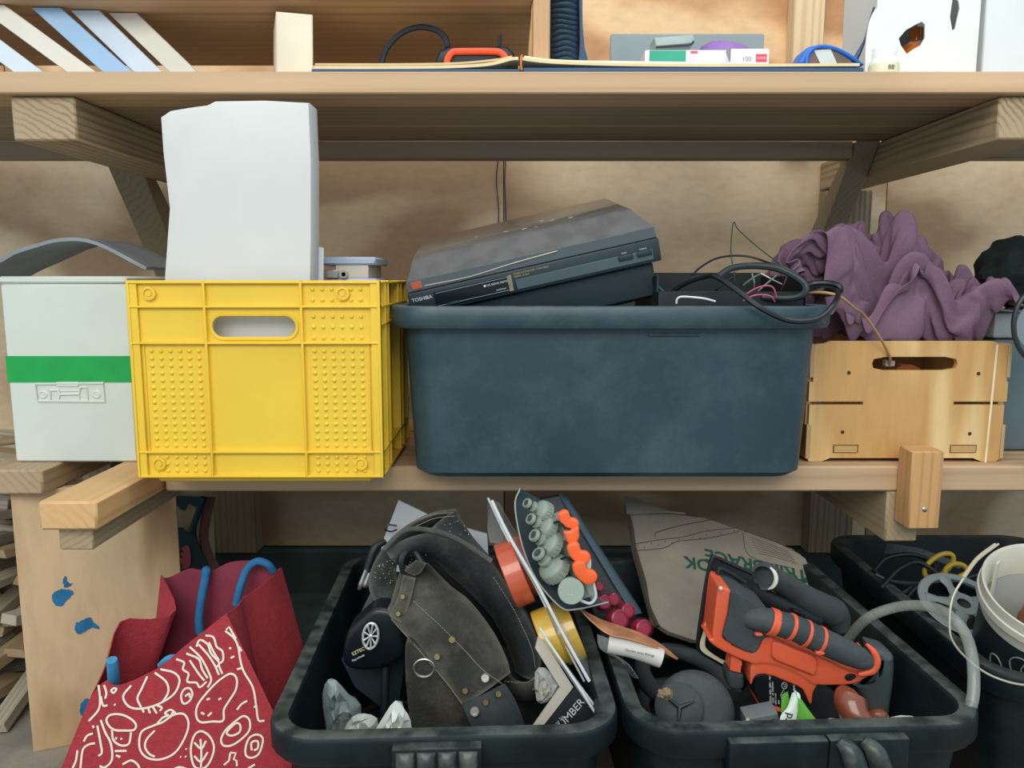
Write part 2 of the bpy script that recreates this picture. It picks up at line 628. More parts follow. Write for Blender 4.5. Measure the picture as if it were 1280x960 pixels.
# shelf frame: posts on the wall
for i, (a, b) in enumerate(((.7395, .85), (-.765, -.638))):
    S('shelf_post', G().box(a, b, 1.852, 1.899, .121, 1.0095, .003), W_POST, ['vertical timber post on the back wall at the right, behind the slanting brace', 'vertical timber post on the back wall at the left, behind the red bag'][i], 'post', 'wall posts of the shelving')

# upper shelf
UZ0, UZ1 = 1.077, 1.109
us = T('upper_shelf', 'long upper timber shelf of planks spanning the whole picture', 'shelf', (0, 1.2, UZ0))
K('plank', G().box(-1.45, 1.45, 1.200, 1.290, UZ0, UZ1, .0025), W_SHELF, us)
K('plank', G().box(-1.45, 1.45, 1.294, 1.445, UZ0 + .001, UZ1 - .002, .0025), W_DARK, us)
K('plank', G().box(-1.45, 1.45, 1.449, 1.600, UZ0, UZ1 - .001, .0025), W_DARK, us)
K('batten', G().box(-1.45, .688, 1.600, 1.642, 1.044, 1.0775, .002), W_DARK, us)
K('batten', G().box(.835, 1.45, 1.600, 1.642, 1.044, 1.0775, .002), W_DARK, us)
K('joist', G().box(.740, .832, 1.214, 1.898, 1.013, 1.0765, .003), W_JOIST, us)
K('joist', G().box(-.762, -.664, 1.214, 1.898, 1.011, 1.0765, .003), W_JOIST, us)
def brace(x0, x1):
    a, d = V((0, 1.59, 1.076)), V((0, .125, -.150)).normalized()
    n = V((0, d.z, -d.y)) * -1
    q = [a, a + d * .395, a + d * .395 + n * .085, a + n * .085 + d * -.04]
    q = [V((x0, max(p.y, 1.2), min(p.z, 1.076))) for p in q]
    q[2] = V((x0, 1.899, q[2].z)); q[1] = V((x0, min(q[1].y, 1.899), q[1].z))
    return G().prism(q, (x1 - x0, 0, 0), .002, 1)
K('brace', brace(.690, .738), W_BRACE, us)
K('brace', brace(-.832, -.764), W_BRACE, us)

# small top shelf at the left with its divider
tp = T('top_shelf', 'timber shelf board at the very top left resting on an upright divider', 'shelf', (-.7, 1.25, UZ1))
K('board', G().box(-1.45, .031, 1.235, 1.60, 1.222, 1.25, .002), W_SHELF, tp)
K('divider', G().box(.0315, .0585, 1.24, 1.275, UZ1, 1.36, .002), wood('divider_timber', '#c59b72', '#9c744e', 'Z', rings=40), tp)
S('wall_stud', G().box(.645, .715, 1.853, 1.899, 1.104, 1.9, .002), wood('stud_timber', '#e2c8a0', '#d0b083', 'Z', rings=20), 'pale vertical stud on the wall above the upper shelf', 'stud')

# lower shelf
LZ = .50
ls = T('lower_shelf', 'long lower timber shelf of planks carrying the crates and the black tub', 'shelf', (0, 1.22, LZ - .042))
K('plank', G().box(-.566, 1.45, 1.220, 1.362, LZ - .042, LZ, .003), W_SHELF, ls)
K('plank', G().box(-.566, 1.45, 1.366, 1.510, LZ - .042, LZ - .001, .003), W_SHELF, ls)
K('plank', G().box(-.566, 1.45, 1.514, 1.660, LZ - .042, LZ, .003), W_SHELF, ls)
K('joist', G().box(.614, .668, 1.222, 1.898, LZ - .128, LZ - .0425, .003), W_JOIST, ls)
K('joist', G().box(-.636, -.588, 1.040, 1.898, LZ - .076, LZ - .0425, .002), W_JOIST, ls)
S('timber_length', G().box(-.650, -.570, 1.021, 1.80, LZ - .0415, LZ - .0005, .0035), W_FLAT, 'smooth flat pine length jutting forward under the yellow crate and white box', 'timber')
S('timber_length', G().box(-.860, -.752, 1.199, 1.80, LZ - .042, LZ - .0005, .0035), wood('grey_pine', '#b59a7b', '#977c5f', 'Y', rings=26), 'rough flat timber jutting forward at the far left under the white box', 'timber')
S('timber_upright', G().box(-.86, -.80, 1.50, 1.56, 0, LZ - .043, .002), W_POST, 'upright timber behind the kindling at the far left', 'post')
blk = T('timber_block', 'short upright wooden block screwed to the front edge of the lower shelf', 'block', (.651, 1.197, .409))
K('block', G().box(.626, .676, 1.175, 1.2195, .409, .535, .0025), W_BLOCK, blk)
s0 = P(1156, 637, 1.1745)
K('screw', G().lathe([(.0001, -.0012), (.003, -.001), (.0042, 0), (.0044, .002)], s0, (0, 1, 0), 14).box(s0.x - .0022, s0.x + .0022, s0.y - .0016, s0.y - .0008, s0.z - .0005, s0.z + .0005), STEEL, blk, 'steel screw head')

# plywood offcut board standing under the shelf at the left
b0, b1 = V((-.818, 1.218, 0)), V((-.590, 1.311, 0))
bd = T('plywood_board', 'upright plywood offcut with blue paint smears standing left of the red bag', 'board', b0)
K('panel', G().prism([b0, b1, b1 + V((0, 0, .4235)), b0.lerp(b1, .79) + V((0, 0, .4235)), b0.lerp(b1, .72) + V((0, 0, .457)), b0 + V((0, 0, .457))], V((-.38, .92, 0)) * .016, .0008, 1), PLY_BOARD, bd)
PAINT = mat('blue_paint', '#1f6f9c', .6, var=.2, scale=60)
bn = V((b1 - b0).normalized()).cross(V((0, 0, 1)))
def splat(pts):
    q = [PN(x, y, b0, bn) for x, y in pts]
    return [p + V((random.uniform(-1, 1), 0, random.uniform(-1, 1))) * .0009 for p in catmull(q, 5, True)]
for pts in ([(66, 742), (72, 738), (80, 736), (90, 738), (92, 742), (86, 748), (78, 757), (70, 757), (66, 750)], [(79, 724), (83, 720), (85, 728), (91, 730), (84, 734), (80, 733)],
            [(94, 780), (104, 775), (112, 772), (118, 778), (124, 786), (114, 785), (106, 790), (96, 792)], [(101, 880), (108, 873), (114, 878), (112, 890), (104, 895), (100, 890)]):
    K('paint_smear', G().prism([p + bn * .0008 for p in splat(pts)], -bn * .0006), PAINT, bd, 'blue paint smear')

# kindling heap at the far left, stacked stick on stick
KIN = [wood('kindling_%s' % w, a, b, 'X', rings=40) for w, a, b in (('pale', '#b7aa92', '#8f8169'), ('grey', '#8d8678', '#6a6256'), ('brown', '#a28a68', '#7c6647'))]
KG = 'kindling in the heap behind the plywood board'
kl = '%s split kindling stick in the heap behind the board at the far left'
protos = []
for i in range(9):
    w, h, L = random.uniform(.022, .05), random.uniform(.014, .027), random.uniform(.14, .26)
    q = [V((-L / 2, 0, 0)), V((-L / 2, w, .002)), V((-L / 2, w * random.uniform(.7, 1), h)), V((-L / 2, w * random.uniform(0, .25), h * .9))]
    protos.append((mesh('kindling_stick', G().prism(q, (L, random.uniform(-.01, .01), 0), .001, 1), KIN[i % 3]), w, h))
def stick(x, y, z, rz):
    if 640 + F * (x - .10) / (y / .95) > 45:
        return
    me, w, h = random.choice(protos)
    o = bpy.data.objects.new('kindling_stick', me)
    C.objects.link(o)
    o.location = (x, y, z)
    o.rotation_euler = (random.uniform(-.12, .12), random.uniform(-.22, .22), rz)
    o['label'], o['category'], o['group'] = kl % {'kindling_pale': 'pale', 'kindling_grey': 'grey', 'kindling_brown': 'brown'}[me.materials[0].name], 'kindling', KG
z = .001
for lay in range(15):
    for k in range(11):
        if lay % 2:
            stick(-1.42 + .052 * k + random.uniform(-.01, .01), 1.36 + .018 * lay + random.uniform(-.05, .05), z, math.radians(90 + random.uniform(-10, 10)))
        else:
            stick(-1.14 + random.uniform(-.08, .10), 1.28 + .018 * lay + .05 * k, z, math.radians(random.uniform(-9, 9)))
    z += .029

# ------------------------------------------------------------------ white box with green tape
BX0, BX1, BY, BZ1 = -.826, -.622, 1.25, .806
BOXP = mat('white_box_plastic', '#d2d8cd', .38, var=.04, scale=5, dust='#f2f0e4', dustamt=.3, dscale=7)
wb = T('white_box', 'tall white plastic box with a green tape band at the left end of the shelf', 'box', ((BX0 + BX1) / 2, BY, LZ))
K('box_body', G().box(BX0, BX1, BY, BY + .30, LZ, BZ1 - .012, .003), BOXP, wb)
K('lid', G().box(BX0 - .001, BX1 + .001, BY - .001, BY + .301, BZ1 - .0115, BZ1, .003), BOXP, wb)
tz0, tz1 = P(80, 478, BY).z, P(80, 445, BY).z
g = G()
for (a, b, c, d) in ((BX0 - .0008, BX1 + .0008, BY - .0008, BY - .0001), (BX0 - .0008, BX0 - .0001, BY, BY + .3), (BX1 + .0001, BX1 + .0008, BY, BY + .3), (BX0, BX1, BY + .3001, BY + .3008)):
    g.box(a, b, c, d, tz0, tz1)
K('tape_band', g, mat('green_tape', '#17a046', .4, var=.08, scale=30, bmp=.2, bscale=40), wb, 'bright green tape band')
c4 = crop(0, 300, 2.8227)
def embossed(pts, r=.0016, closed=True):
    return G().tube([c4(x, y, BY - .0006) for x, y in pts], r, 6, smooth=False, closed=closed)
g = embossed([(128, 508), (366, 505), (372, 570), (135, 568)], .0022)
g.add(*(lambda q: (q.v, q.f))(embossed([(180, 568), (178, 530), (205, 530), (212, 545), (280, 543), (284, 520), (306, 520), (312, 568)], .002)))
g.add(*(lambda q: (q.v, q.f))(embossed([(210, 568), (212, 532), (280, 532), (282, 566)], .0014)))
for cx, cy in ((153, 545), (342, 545)):
    p = c4(cx, cy, BY)
    g.lathe([(.0068, 0), (.0068, -.001), (.005, -.002), (.0035, -.001), (.0001, -.0015)], p, (0, 1, 0), 16)
p = c4(240, 509, BY)
g.box(p.x - .018, p.x + .018, BY - .002, BY, p.z - .004, p.z + .004, .001)
K('moulded_latch', g, BOXP, wb)
g = G().sheet([V((-.95, 1.36, BZ1 + .002)), V((-.83, 1.36, .86)), V((-.74, 1.36, .868)), V((-.64, 1.36, .82))], [V((-.95, 1.52, BZ1 + .002)), V((-.83, 1.52, .86)), V((-.74, 1.52, .868)), V((-.64, 1.52, .82))], .006, wob=.006, wf=22)
S('grey_sack', g, mat('grey_cloth', '#8f969c', .9, var=.12), 'grey empty sack lying in a low hump on the white box', 'sack')

# ------------------------------------------------------------------ yellow stacking crate
YEL = mat('yellow_plastic', '#efc83c', .42, var=.05, scale=7, dust='#d9ad2c', dustamt=.3, dscale=5)
yc = T('yellow_crate', 'bright yellow studded plastic stacking crate with a handle slot', 'crate', (-.371, 1.107, .4995))
HW, DP, HT = .1815, .285, .300
def plate_hole(x0, x1, z0, z1, hx, hz, hw, hh, r, y0, y1):
    """upright plate with a rounded slot through it"""
    def inside(dx, dz):
        ax, az = max(abs(dx) - (hw - r), 0), max(abs(dz) - (hh - r), 0)
        return ax * ax + az * az < r * r
    ang = sorted([2 * math.pi * i / 56 for i in range(56)] + [math.atan2(z - hz, x - hx) % (2 * math.pi) for x in (x0, x1) for z in (z0, z1)])
    R = [[], [], [], []]
    for a in ang:
        cx, cz = math.cos(a), math.sin(a)
        lo, hi = 0, hw + hh
        for _ in range(30):
            md = (lo + hi) / 2
            if inside(cx * md, cz * md): lo = md
            else: hi = md
        t = min(((x1 if cx > 0 else x0) - hx) / cx if abs(cx) > 1e-9 else 9, ((z1 if cz > 0 else z0) - hz) / cz if abs(cz) > 1e-9 else 9)
        for k, (rr, y) in enumerate(((t, y0), (lo, y0), (lo, y1), (t, y1))):
            R[k].append(V((hx + cx * rr, y, hz + cz * rr)))
    g = G()
    g.rows(R + [R[0]], True)
    return g
RV = .007
g = plate_hole(-.070, .067, .207, .262, -.002, .2335, .0615, .0165, .0165, RV, RV + .004)
for (a, b, c, d) in ((-HW, -.070, .012, HT), (.067, HW, .012, HT), (-.070, .067, .012, .207), (-.070, .067, .262, HT)):
    g.box(a, b, RV, RV + .004, c, d)
K('front_panel', g, YEL, yc, local=True)
g = G()
for x in (-HW, HW - .004):
    g.box(x, x + .004, 0, RV + .003, .012, HT, .0008)
for x in (-HW + .018, HW - .018):
    g.box(x - .001, x + .001, .0045, RV + .002, .05, .208, .0006)
for x in (-.071, .068):
    g.box(x - .0018, x + .0018, 0, RV + .002, .012, HT, .0008)
for z in (.0125, .049, .210, .2625, HT - .003):
    g.box(-HW, HW, .0003, RV + .002, z - .0016, z + .0016, .0008)
K('ribs', g, YEL, yc, local=True)
loop = [V((-.002 + x, RV, .2335 + z)) for x, z in rrect(.125, .035, .0174)]
K('handle_rim', G().tube(loop, .0028, 6, smooth=False, closed=True), YEL, yc, local=True)
g = G()
def stud(x, z):
    g.lathe([(.0036, RV + .0005), (.0030, RV - .0014), (.0012, RV - .0026)], V((x, 0, z)), (0, 1, 0), 8)
for sx in (-1, 1):
    for i in range(6):
        x = sx * (.084 + i * .0138)
        for j in range(14):
            stud(x, .058 + j * .0108)
        if sx > 0:
            for j in range(3): stud(x, .2175 + j * .0155)
            for j in range(2): stud(x, .272 + j * .0155)
        for j in range(3):
            stud(x, .020 + j * .0105)
K('studs', g, YEL, yc, local=True, stuff=True)
for x, z in ((.128, .281), (-.150, .031), (.148, .031), (-.150, .281)):
    g = G().lathe([(.0095, RV + .001), (.0095, .002), (.0072, .0015), (.0068, .004), (.004, .004), (.0036, .002), (.0001, .002)], V((x, 0, z)), (0, 1, 0), 20)
    K('screw_boss', g, YEL, yc, local=True)
for sx in (-1, 1):
    g = G()
    o, i_ = sx * HW, sx * (HW - .014)
    lo, hi = min(o, i_), max(o, i_)
    g.box(min(i_, i_ - sx * .004), max(i_, i_ - sx * .004), RV + .0045, DP, .012, HT - .06)
    g.box(min(i_, i_ - sx * .004), max(i_, i_ - sx * .004), RV + .0045, DP, .25, HT - .0005)
    for y in (.004, .055, .085, .19, .225, DP - .004):
        g.box(lo, hi, y - .0018, y + .0018, .012, HT, .0006)
    for z in (.0125, .049, .236, .2625, HT - .003):
        g.box(lo, hi, .003, DP, z - .0016, z + .0016, .0006)
    for y, z in ((.03, .281), (.03, .031), (.25, .281), (.25, .031)):
        g.lathe([(.006, i_), (.006, i_ + sx * .008), (.0045, i_ + sx * .009)], V((0, y, z)), (1, 0, 0), 12)
    K('side_panel', g, YEL, yc, local=True)
K('back_panel', G().box(-HW, HW, DP - .005, DP, .012, HT, .001), YEL, yc, local=True)
K('base', G().box(-HW + .022, HW - .022, .018, DP - .01, 0.0005, .009, .002).box(-HW + .004, HW - .004, .005, DP - .005, .009, .0135, .001), YEL, yc, local=True)
# what stands in the crate
c1 = crop(0, 0, 3)
out = [(200, 146), (212, 138), (236, 134), (258, 131), (268, 126), (330, 125), (386, 128), (389, 200), (389, 300), (388, 352), (384, 590), (204, 590), (205, 345), (211, 260), (203, 190)]
q = catmull([P(x, y, 1.145) for x, y in out], 1, True)
g = G().prism(q, (0, .05, 0), .004, 2)
S('white_sheets', g, mat('white_card', '#d3d3d0', .75, var=.03), 'tall stack of blank white card standing up in the yellow crate', 'card')
g = G().sheet([P(389, 306, 1.20), P(392, 420, 1.20)], [P(404, 310, 1.215), P(403, 420, 1.215)], .003)
S('folded_paper', g, WHITE, 'narrow folded white paper beside the tall card in the yellow crate', 'paper')
fb = P(395, 321, 1.24); f2 = P(469, 321, 1.24)
t = T('ring_binder', 'pale blue grey ring binder lying in the yellow crate', 'binder', (fb.x, 1.24, fb.z - .10))
K('cover', G().box(fb.x, f2.x, 1.24, 1.37, fb.z - .013, fb.z, .003), mat('binder_blue', '#a9b6cc', .5), t)
K('cover', G().box(fb.x, f2.x, 1.24, 1.37, fb.z - .14, fb.z - .034, .003), mat('binder_lilac', '#b9b4d8', .5), t)
K('paper_block', G().box(fb.x + .03, f2.x - .012, 1.243, 1.365, fb.z - .034, fb.z - .013, .001), mat('paper_edges', '#c9c4b4', .8), t)
p = P(430, 343, 1.237)
K('clasp', G().lathe([(.006, -.003), (.006, .004), (.0035, .0045), (.0035, -.003)], p, (0, 1, 0), 14).box(p.x - .03, p.x - .009, 1.237, 1.245, p.z - .006, p.z + .007, .001), STEEL, t, 'metal clasp')

# ------------------------------------------------------------------ tubs
def tub_mesh(w, d, h, wb_, db, rim, lip, rc, z0=0.0, th=.004):
    """rounded open tub: centre x 0, depth from 0 to d, tapered, with a rolled rim"""
    def loop(ww, dd, r, z):
        return [V((x, y + d / 2, z)) for x, y in rrect(ww, dd, r, 7)]
    wt, dt = w - 2 * lip, d - 2 * lip
    f = (h - rim) / h
    R = [loop(wb_ * .96, db * .96, rc * .8, z0), loop(wb_, db, rc * .85, z0 + .008),
         loop(wt, dt, rc, h - rim - .004), loop(w - .006, d - .006, rc + lip, h - rim - .002), loop(w, d, rc + lip, h - rim + .004), loop(w, d, rc + lip, h - .006), loop(w - .005, d - .005, rc + lip - .002, h - .001),
         loop(w - .012, d - .012, rc + lip - .005, h), loop(wt - 2 * th + .006, dt - 2 * th + .006, rc - th + .003, h - .001), loop(wt - 2 * th, dt - 2 * th, rc - th, h - .007), loop(wb_ - 2 * th, db - 2 * th, rc * .8, z0 + .012)]
    g = G().rows(R, True)
    n = len(R[0])
    g.f.append(list(range(n))[::-1])
    g.f.append([(len(R) - 1) * n + i for i in range(n)])
    return g
tb = T('black_tub', 'large scuffed black storage tub with a rolled rim in the middle of the shelf', 'tub', (.1495, 1.118, LZ + .0005))
K('tub_body', tub_mesh(.672, .44, .262, .60, .385, .031, .022, .05), TUB, tb, local=True)
K('grip_recess', G().box(.052, .128, .0185, .0265, .217, .221, .001), TUB, tb, local=True)
# ------------------------------------------------------------------ turntable propped in the tub
DUST = mat('dusty_smoked_acrylic', '#45434a', .30, var=.12, scale=5, dust='#6f6c6c', dustamt=.3, dscale=4, coat=.3, updust=.75, upcol='#83827e', upmin=.6)
TTB = mat('turntable_black', '#25343a', .45, var=.08)
fl, fr = P(515, 384, 1.20), P(829, 332, 1.20)
r = (P(824, 297, 1.2) - P(513, 367, 1.2)).normalized()
tilt = math.radians(10)
bk = V((0, math.cos(tilt), math.sin(tilt)))
bk = (bk - r * bk.dot(r)).normalized()
up = r.cross(bk).normalized()
TM = Matrix((r, bk, up)).transposed().to_4x4()
TM.translation = P(516, 395.5, 1.20)
TW = (P(826, 297, 1.2) - P(513, 367, 1.2)).length
TH = .036
tt = T('record_player', 'black record player with a dusty smoked lid tilted in the black tub', 'record player', m=TM)
K('plinth', G().box(0, TW, 0, .33, 0, TH, .003, seg=2).box(.06, TW - .012, .012, .30, -.058, .001, .006), TTB, tt, local=True)
# lid: front band, sloping face, top
prof = [(.004, TH + .0005), (.004, TH + .017), (.010, TH + .020), (.040, TH + .044), (.046, TH + .046), (.300, TH + .046), (.318, TH + .041), (.326, TH + .0005)]
R = []
for x, ins in ((.004, 0), (.010, .008), (.016, .010)):
    pass
L = [V((.004, y, z)) for y, z in prof]
def lidrow(x, k):
    out = []
    for y, z in prof:
        h = max(0, (z - TH - .017) / .029)
        out.append(V((x + k * (.014 if k > 0 else .024) * h, y, z)))
    return out
g = G().rows([lidrow(.004, 1), lidrow(TW - .004, -1)])
n = len(prof)
g.f.append(list(range(n)))
g.f.append(list(range(n, 2 * n))[::-1])
K('lid', g, DUST, tt, local=True)
K('lid_band', G().box(.003, TW - .003, .0015, .0038, TH + .001, TH + .0175, .0008), clear('clear_acrylic_band', (.15, .19, .21, 1), .08, .55), tt, 'clear band along the lid front', local=True)
K('band_reflection', G().tube([(.03, .0012, TH + .006), (.10, .0012, TH + .0045), (.17, .0012, TH + .010), (.24, .0012, TH + .0135)], .0011, 6), mat('reflection_silver', '#c4b9a8', .35, metal=.6), tt, local=True)  # silver streak modelled as the reflection along the lid band
K('lid_label', G().box(.010, .026, .0005, .0014, TH + .004, TH + .0155, .0003), mat('orange_sticker', '#b5573f', .6), tt, 'small orange sticker', local=True)
PANEL = mat('turntable_panel', '#161f24', .22, var=.05)
K('left_panel', G().box(.040, .163, -.0012, .0005, .004, TH - .006, .0006), PANEL, tt, local=True)
g = G()
for z in (.0075, TH - .0085):
    g.box(.043, .160, -.0018, -.0011, z - .0003, z + .0003)
K('panel_lines', g, mat('pale_blue_line', '#8ea5aa', .5), tt, local=True, stuff=True)
K('right_panel', G().box(.168, TW - .012, -.0012, .0005, .005, .021, .0006), mat('turntable_grey', '#4d5d62', .4), tt, local=True)
K('panel_end', G().box(.156, .1628, -.0019, -.0011, .005, TH - .0065, .0003), mat('tarnished_silver', '#a6a184', .3, metal=.5, var=.3, scale=90), tt, local=True)
for x in (TW - .066, TW - .037):
    K('push_button', G().box(x, x + .023, -.0045, -.0005, .0135, .0215, .0012, seg=2), TTB, tt, local=True)
K('speed_button', G().box(.056, .076, -.0030, -.0008, .005, .009, .0006), TTB, tt, local=True)
wx = lambda a, b, c: TM @ V((a, b, c))
text('maker_lettering', 'TOSHIBA', wx(.005, -.0004, .0215), r, up, .0078, LETTER, tt)
GOLD = mat('gold_lettering', '#b5a76a', .6)
text('model_lettering', 'STEREO AUTOMATIC TURNTABLE', wx(.167, -.0004, .0285), r, up, .0036, GOLD, tt)
text('model_lettering', 'MODEL SR-B1F', wx(.167, -.0004, .0242), r, up, .0036, GOLD, tt)
text('motor_lettering', '\u25a0 DC SERVO MOTOR', wx(.118, -.0015, .0205), r, up, .0042, LETTER, tt)
text('motor_lettering', 'AUTO PLAY', wx(.136, -.0015, .0105), r, up, .0030, LETTER, tt)
text('button_lettering', 'START', wx(TW - .060, -.0004, .0232), r, up, .0030, LETTER, tt)
text('button_lettering', 'CUEING', wx(TW - .032, -.0004, .0232), r, up, .0030, LETTER, tt)
g = G()
for a, b, ang in ((.20, .10, .3), (.205, .102, 1.2), (.235, .16, .1), (.25, .13, .7), (.17, .12, .5), (.28, .11, .2), (.12, .14, .9), (.22, .09, 2.0)):
    d = V((math.cos(ang), math.sin(ang), 0)) * .004
    c = V((a, b, TH + .0466))
    g.tube([c - d, c + d], .0005, 5, smooth=False)
K('straw_bits', g, mat('straw', '#d7cfae', .8), tt, 'bits of straw on the lid', local=True, stuff=True)

# ------------------------------------------------------------------ tray and cables in the tub
ca = P(822, 342, 1.36); cb = P(1005, 342, 1.36)
t = T('black_tray', 'black plastic tray of leads standing in the right end of the tub', 'tray', (.36, 1.36, .62))
g = G()
tz = P(850, 341, 1.40).z
x0, x1, y0, y1 = .222, .452, 1.19, 1.40
g.box(x0, x1, y1 - .004, y1, .60, tz, .001).box(x0, x0 + .004, y0, y1, .60, tz - .006, .001).box(x1 - .004, x1, y0, y1, .60, tz - .006, .001).box(x0, x1, y0, y1, .596, .60).box(x0, x1, y0, y0 + .004, .60, tz - .03, .001)
K('tray_body', g, DARKP, t)
ck = crop(800, 270, 4.5714)
CG = 'leads tangled in the right end of the black tub'
def lead(name, pts, r_, m, label, cat='cable', grp=CG, n=8, k=8):
    return S(name, G().tube([ck(*p) for p in pts], r_, n, k), m, label, cat, grp)
lead('thick_cable', [(130, 500, 1.22), (230, 400, 1.20), (370, 345, 1.17), (440, 350, 1.15), (560, 430, 1.12), (680, 520, 1.10), (820, 588, 1.095), (940, 602, 1.09), (1040, 575, 1.095), (1110, 500, 1.11), (1130, 440, 1.16), (1080, 420, 1.24), (940, 440, 1.25)], .0042, CABLE, 'thick black cable looping down over the front rim of the tub')
lead('coiled_cable', [(440, 350, 1.16), (520, 300, 1.17), (640, 285, 1.18), (780, 300, 1.18), (890, 350, 1.17), (945, 400, 1.16), (930, 450, 1.16), (850, 470, 1.17), (700, 465, 1.19)], .0050, mat('grey_black_cable', '#2c3436', .4), 'coiled grey black cable arching across the top of the tangle of leads')
lead('coiled_cable', [(455, 335, 1.18), (540, 292, 1.20), (660, 278, 1.21), (800, 290, 1.21), (910, 350, 1.19), (952, 410, 1.18), (945, 470, 1.18)], .0035, CABLE, 'thinner black cable coiled just above the grey black one')
lead('thin_cable', [(300, 335, 1.24), (350, 290, 1.26), (430, 245, 1.28), (520, 228, 1.30), (620, 232, 1.30), (720, 262, 1.28), (810, 300, 1.24), (900, 345, 1.22)], .0017, mat('violet_black_cable', '#241f33', .5), 'thin violet black lead arching high above the tangle')
lead('green_wire', [(530, 285, 1.26), (520, 210, 1.28), (524, 110, 1.30), (536, 36, 1.31), (560, 75, 1.31), (640, 150, 1.29), (720, 215, 1.27), (800, 275, 1.24)], .0010, mat('green_wire', '#1f4b44', .5), 'thin dark green wire bent to a peak above the tub', 'wire')
PINKW = mat('pink_wire', '#c05a72', .5)
lead('pink_wire', [(610, 445, 1.17), (660, 415, 1.165), (720, 398, 1.16), (760, 410, 1.16), (780, 460, 1.165)], .0013, PINKW, 'upper pink wire in the tangle of leads', 'wire')
lead('pink_wire', [(590, 485, 1.165), (650, 455, 1.16), (710, 450, 1.16), (750, 462, 1.16), (770, 490, 1.165)], .0013, PINKW, 'lower pink wire in the tangle of leads', 'wire')
lead('white_wire', [(208, 500, 1.15), (212, 476, 1.148), (235, 462, 1.146), (300, 464, 1.146), (370, 472, 1.146), (430, 488, 1.148)], .0016, mat('white_wire', '#e2e4e2', .4), 'short white wire just above the tub rim', 'wire')
lead('silver_wire', [(690, 328, 1.16), (750, 360, 1.155), (810, 390, 1.16)], .0013, STEEL, 'straight silver wire end in the tangle of leads', 'wire')
for i, (a, b, m_) in enumerate((((590, 395), (690, 330), GREYP), ((470, 470), (600, 380), CABLE), ((520, 480), (540, 320), CABLE), ((620, 480), (780, 340), GREYP), ((840, 340), (790, 460), mat('brown_lead', '#4a342e', .5)), ((650, 450), (640, 330), GREYP), ((400, 450), (560, 330), CABLE))):
    lead('lead_end', [(a[0], a[1], 1.21 + .01 * i), ((a[0] + b[0]) / 2 + 8, (a[1] + b[1]) / 2 - 10, 1.20 + .01 * i), (b[0], b[1], 1.21 + .01 * i)], .0014, m_, ['grey lead end leaning left of the pink wires', 'black lead end left of the grey one in the tangle', 'steep black lead end in the middle of the tangle', 'long grey lead end behind the pink wires', 'brown lead end at the right of the tangle', 'upright grey lead end behind the pink wires', 'flat black lead end at the left of the tangle'][i], 'lead')
lead('black_cable_coil', [(950, 400, 1.22), (1000, 385, 1.22), (1080, 385, 1.21), (1135, 400, 1.20), (1140, 430, 1.20), (1060, 445, 1.22), (980, 430, 1.24), (960, 410, 1.25), (1020, 400, 1.26), (1110, 412, 1.25)], .0048, CABLE, 'small coil of black cable lying on the right end of the tub rim')
lead('teal_cord', [(95, 395, 1.30), (140, 440, 1.28), (190, 495, 1.27)], .0022, mat('teal_cord', '#1d7f86', .6), 'teal cord in the black tray', 'cord')
# brown lead with plug
t = T('brown_lead', 'tan two core lead running from the tub into the plywood crate handle slot', 'cable', ck(1000, 440, 1.2))
ce = crop(840, 240, 2.6659)
K('lead', G().tube([ck(930, 455, 1.20), ck(990, 438, 1.17), ck(1070, 440, 1.15), ck(1150, 465, 1.15), ck(1230, 530, 1.17), ce(640, 410, 1.20), ce(690, 480, 1.225), ce(724, 545, 1.247), ce(726, 575, 1.263)], .0022, 8, 8), mat('tan_lead', '#a8865c', .5), t)
p = ce(724, 573, 1.268)
K('plug', G().box(p.x - .008, p.x + .008, p.y - .004, p.y + .008, p.z - .004, p.z + .006, .0012), mat('grey_plug', '#a39c8c', .5), t, 'small grey plug')

# ------------------------------------------------------------------ plywood crate
ct = T('plywood_crate', 'slotted plywood crate with a handle slot at the right end of the shelf', 'crate', (.652, 1.25, LZ))
EDGE = layered('plywood_edge', '#e6c896', '#8a5f36', 0, 2600)
c0, cx1 = .488, .815
cy0, th = 1.25, .009
cz0 = LZ
def cz(py): return P(1130, py, cy0).z
def cxp(px, py): return P(px, py, cy0).x
ztop, zb = cz(426), LZ + .0008
# front panel outline with raised middle at top, feet at bottom; slot by ring
hz, hx = (cz(446) + cz(463)) / 2, (cxp(1090, 454) + cxp(1197, 454)) / 2
hw, hh = (cxp(1197, 454) - cxp(1090, 454)) / 2, (cz(446) - cz(463)) / 2
X0, X1 = c0 + .006, cx1 - .004
g = plate_hole(hx - .09, hx + .09, hz - .03, ztop - .0006, hx, hz, hw, hh, hh - .0003, cy0, cy0 + th)
def pl(pts):
    g.prism([V((x, cy0, z)) for x, z in pts], (0, th, 0))
zs1, zs2 = cz(502), cz(506)
xl, xr = cxp(1079, 504), cxp(1192, 504)
pl([(hx - .09, hz - .03), (hx - .09, ztop - .0006), (X0 + .026, ztop - .0006), (X0 + .018, ztop - .004), (X0, ztop - .006), (X0, hz - .03)])
pl([(hx + .09, hz - .03), (X1, hz - .03), (X1, ztop - .006), (X1 - .018, ztop - .004), (X1 - .026, ztop - .0006), (hx + .09, ztop - .0006)])
pl([(xl, zs2), (xl, hz - .03), (xr, hz - .03), (xr, zs2)])
pl([(X0 - .006, zs1), (xl, zs1), (xl, hz - .03), (X0 - .006, hz - .03)])
pl([(xr, zs1), (X1 + .003, zs1), (X1 + .003, hz - .03), (xr, hz - .03)])
zl = cz(566)
zl0, zl1 = cz(566.5), cz(556)
def tabx(a, b): return cxp(a, 560), cxp(b, 560)
(ta, tb_), (tc, td) = tabx(1041, 1073), tabx(1187, 1221)
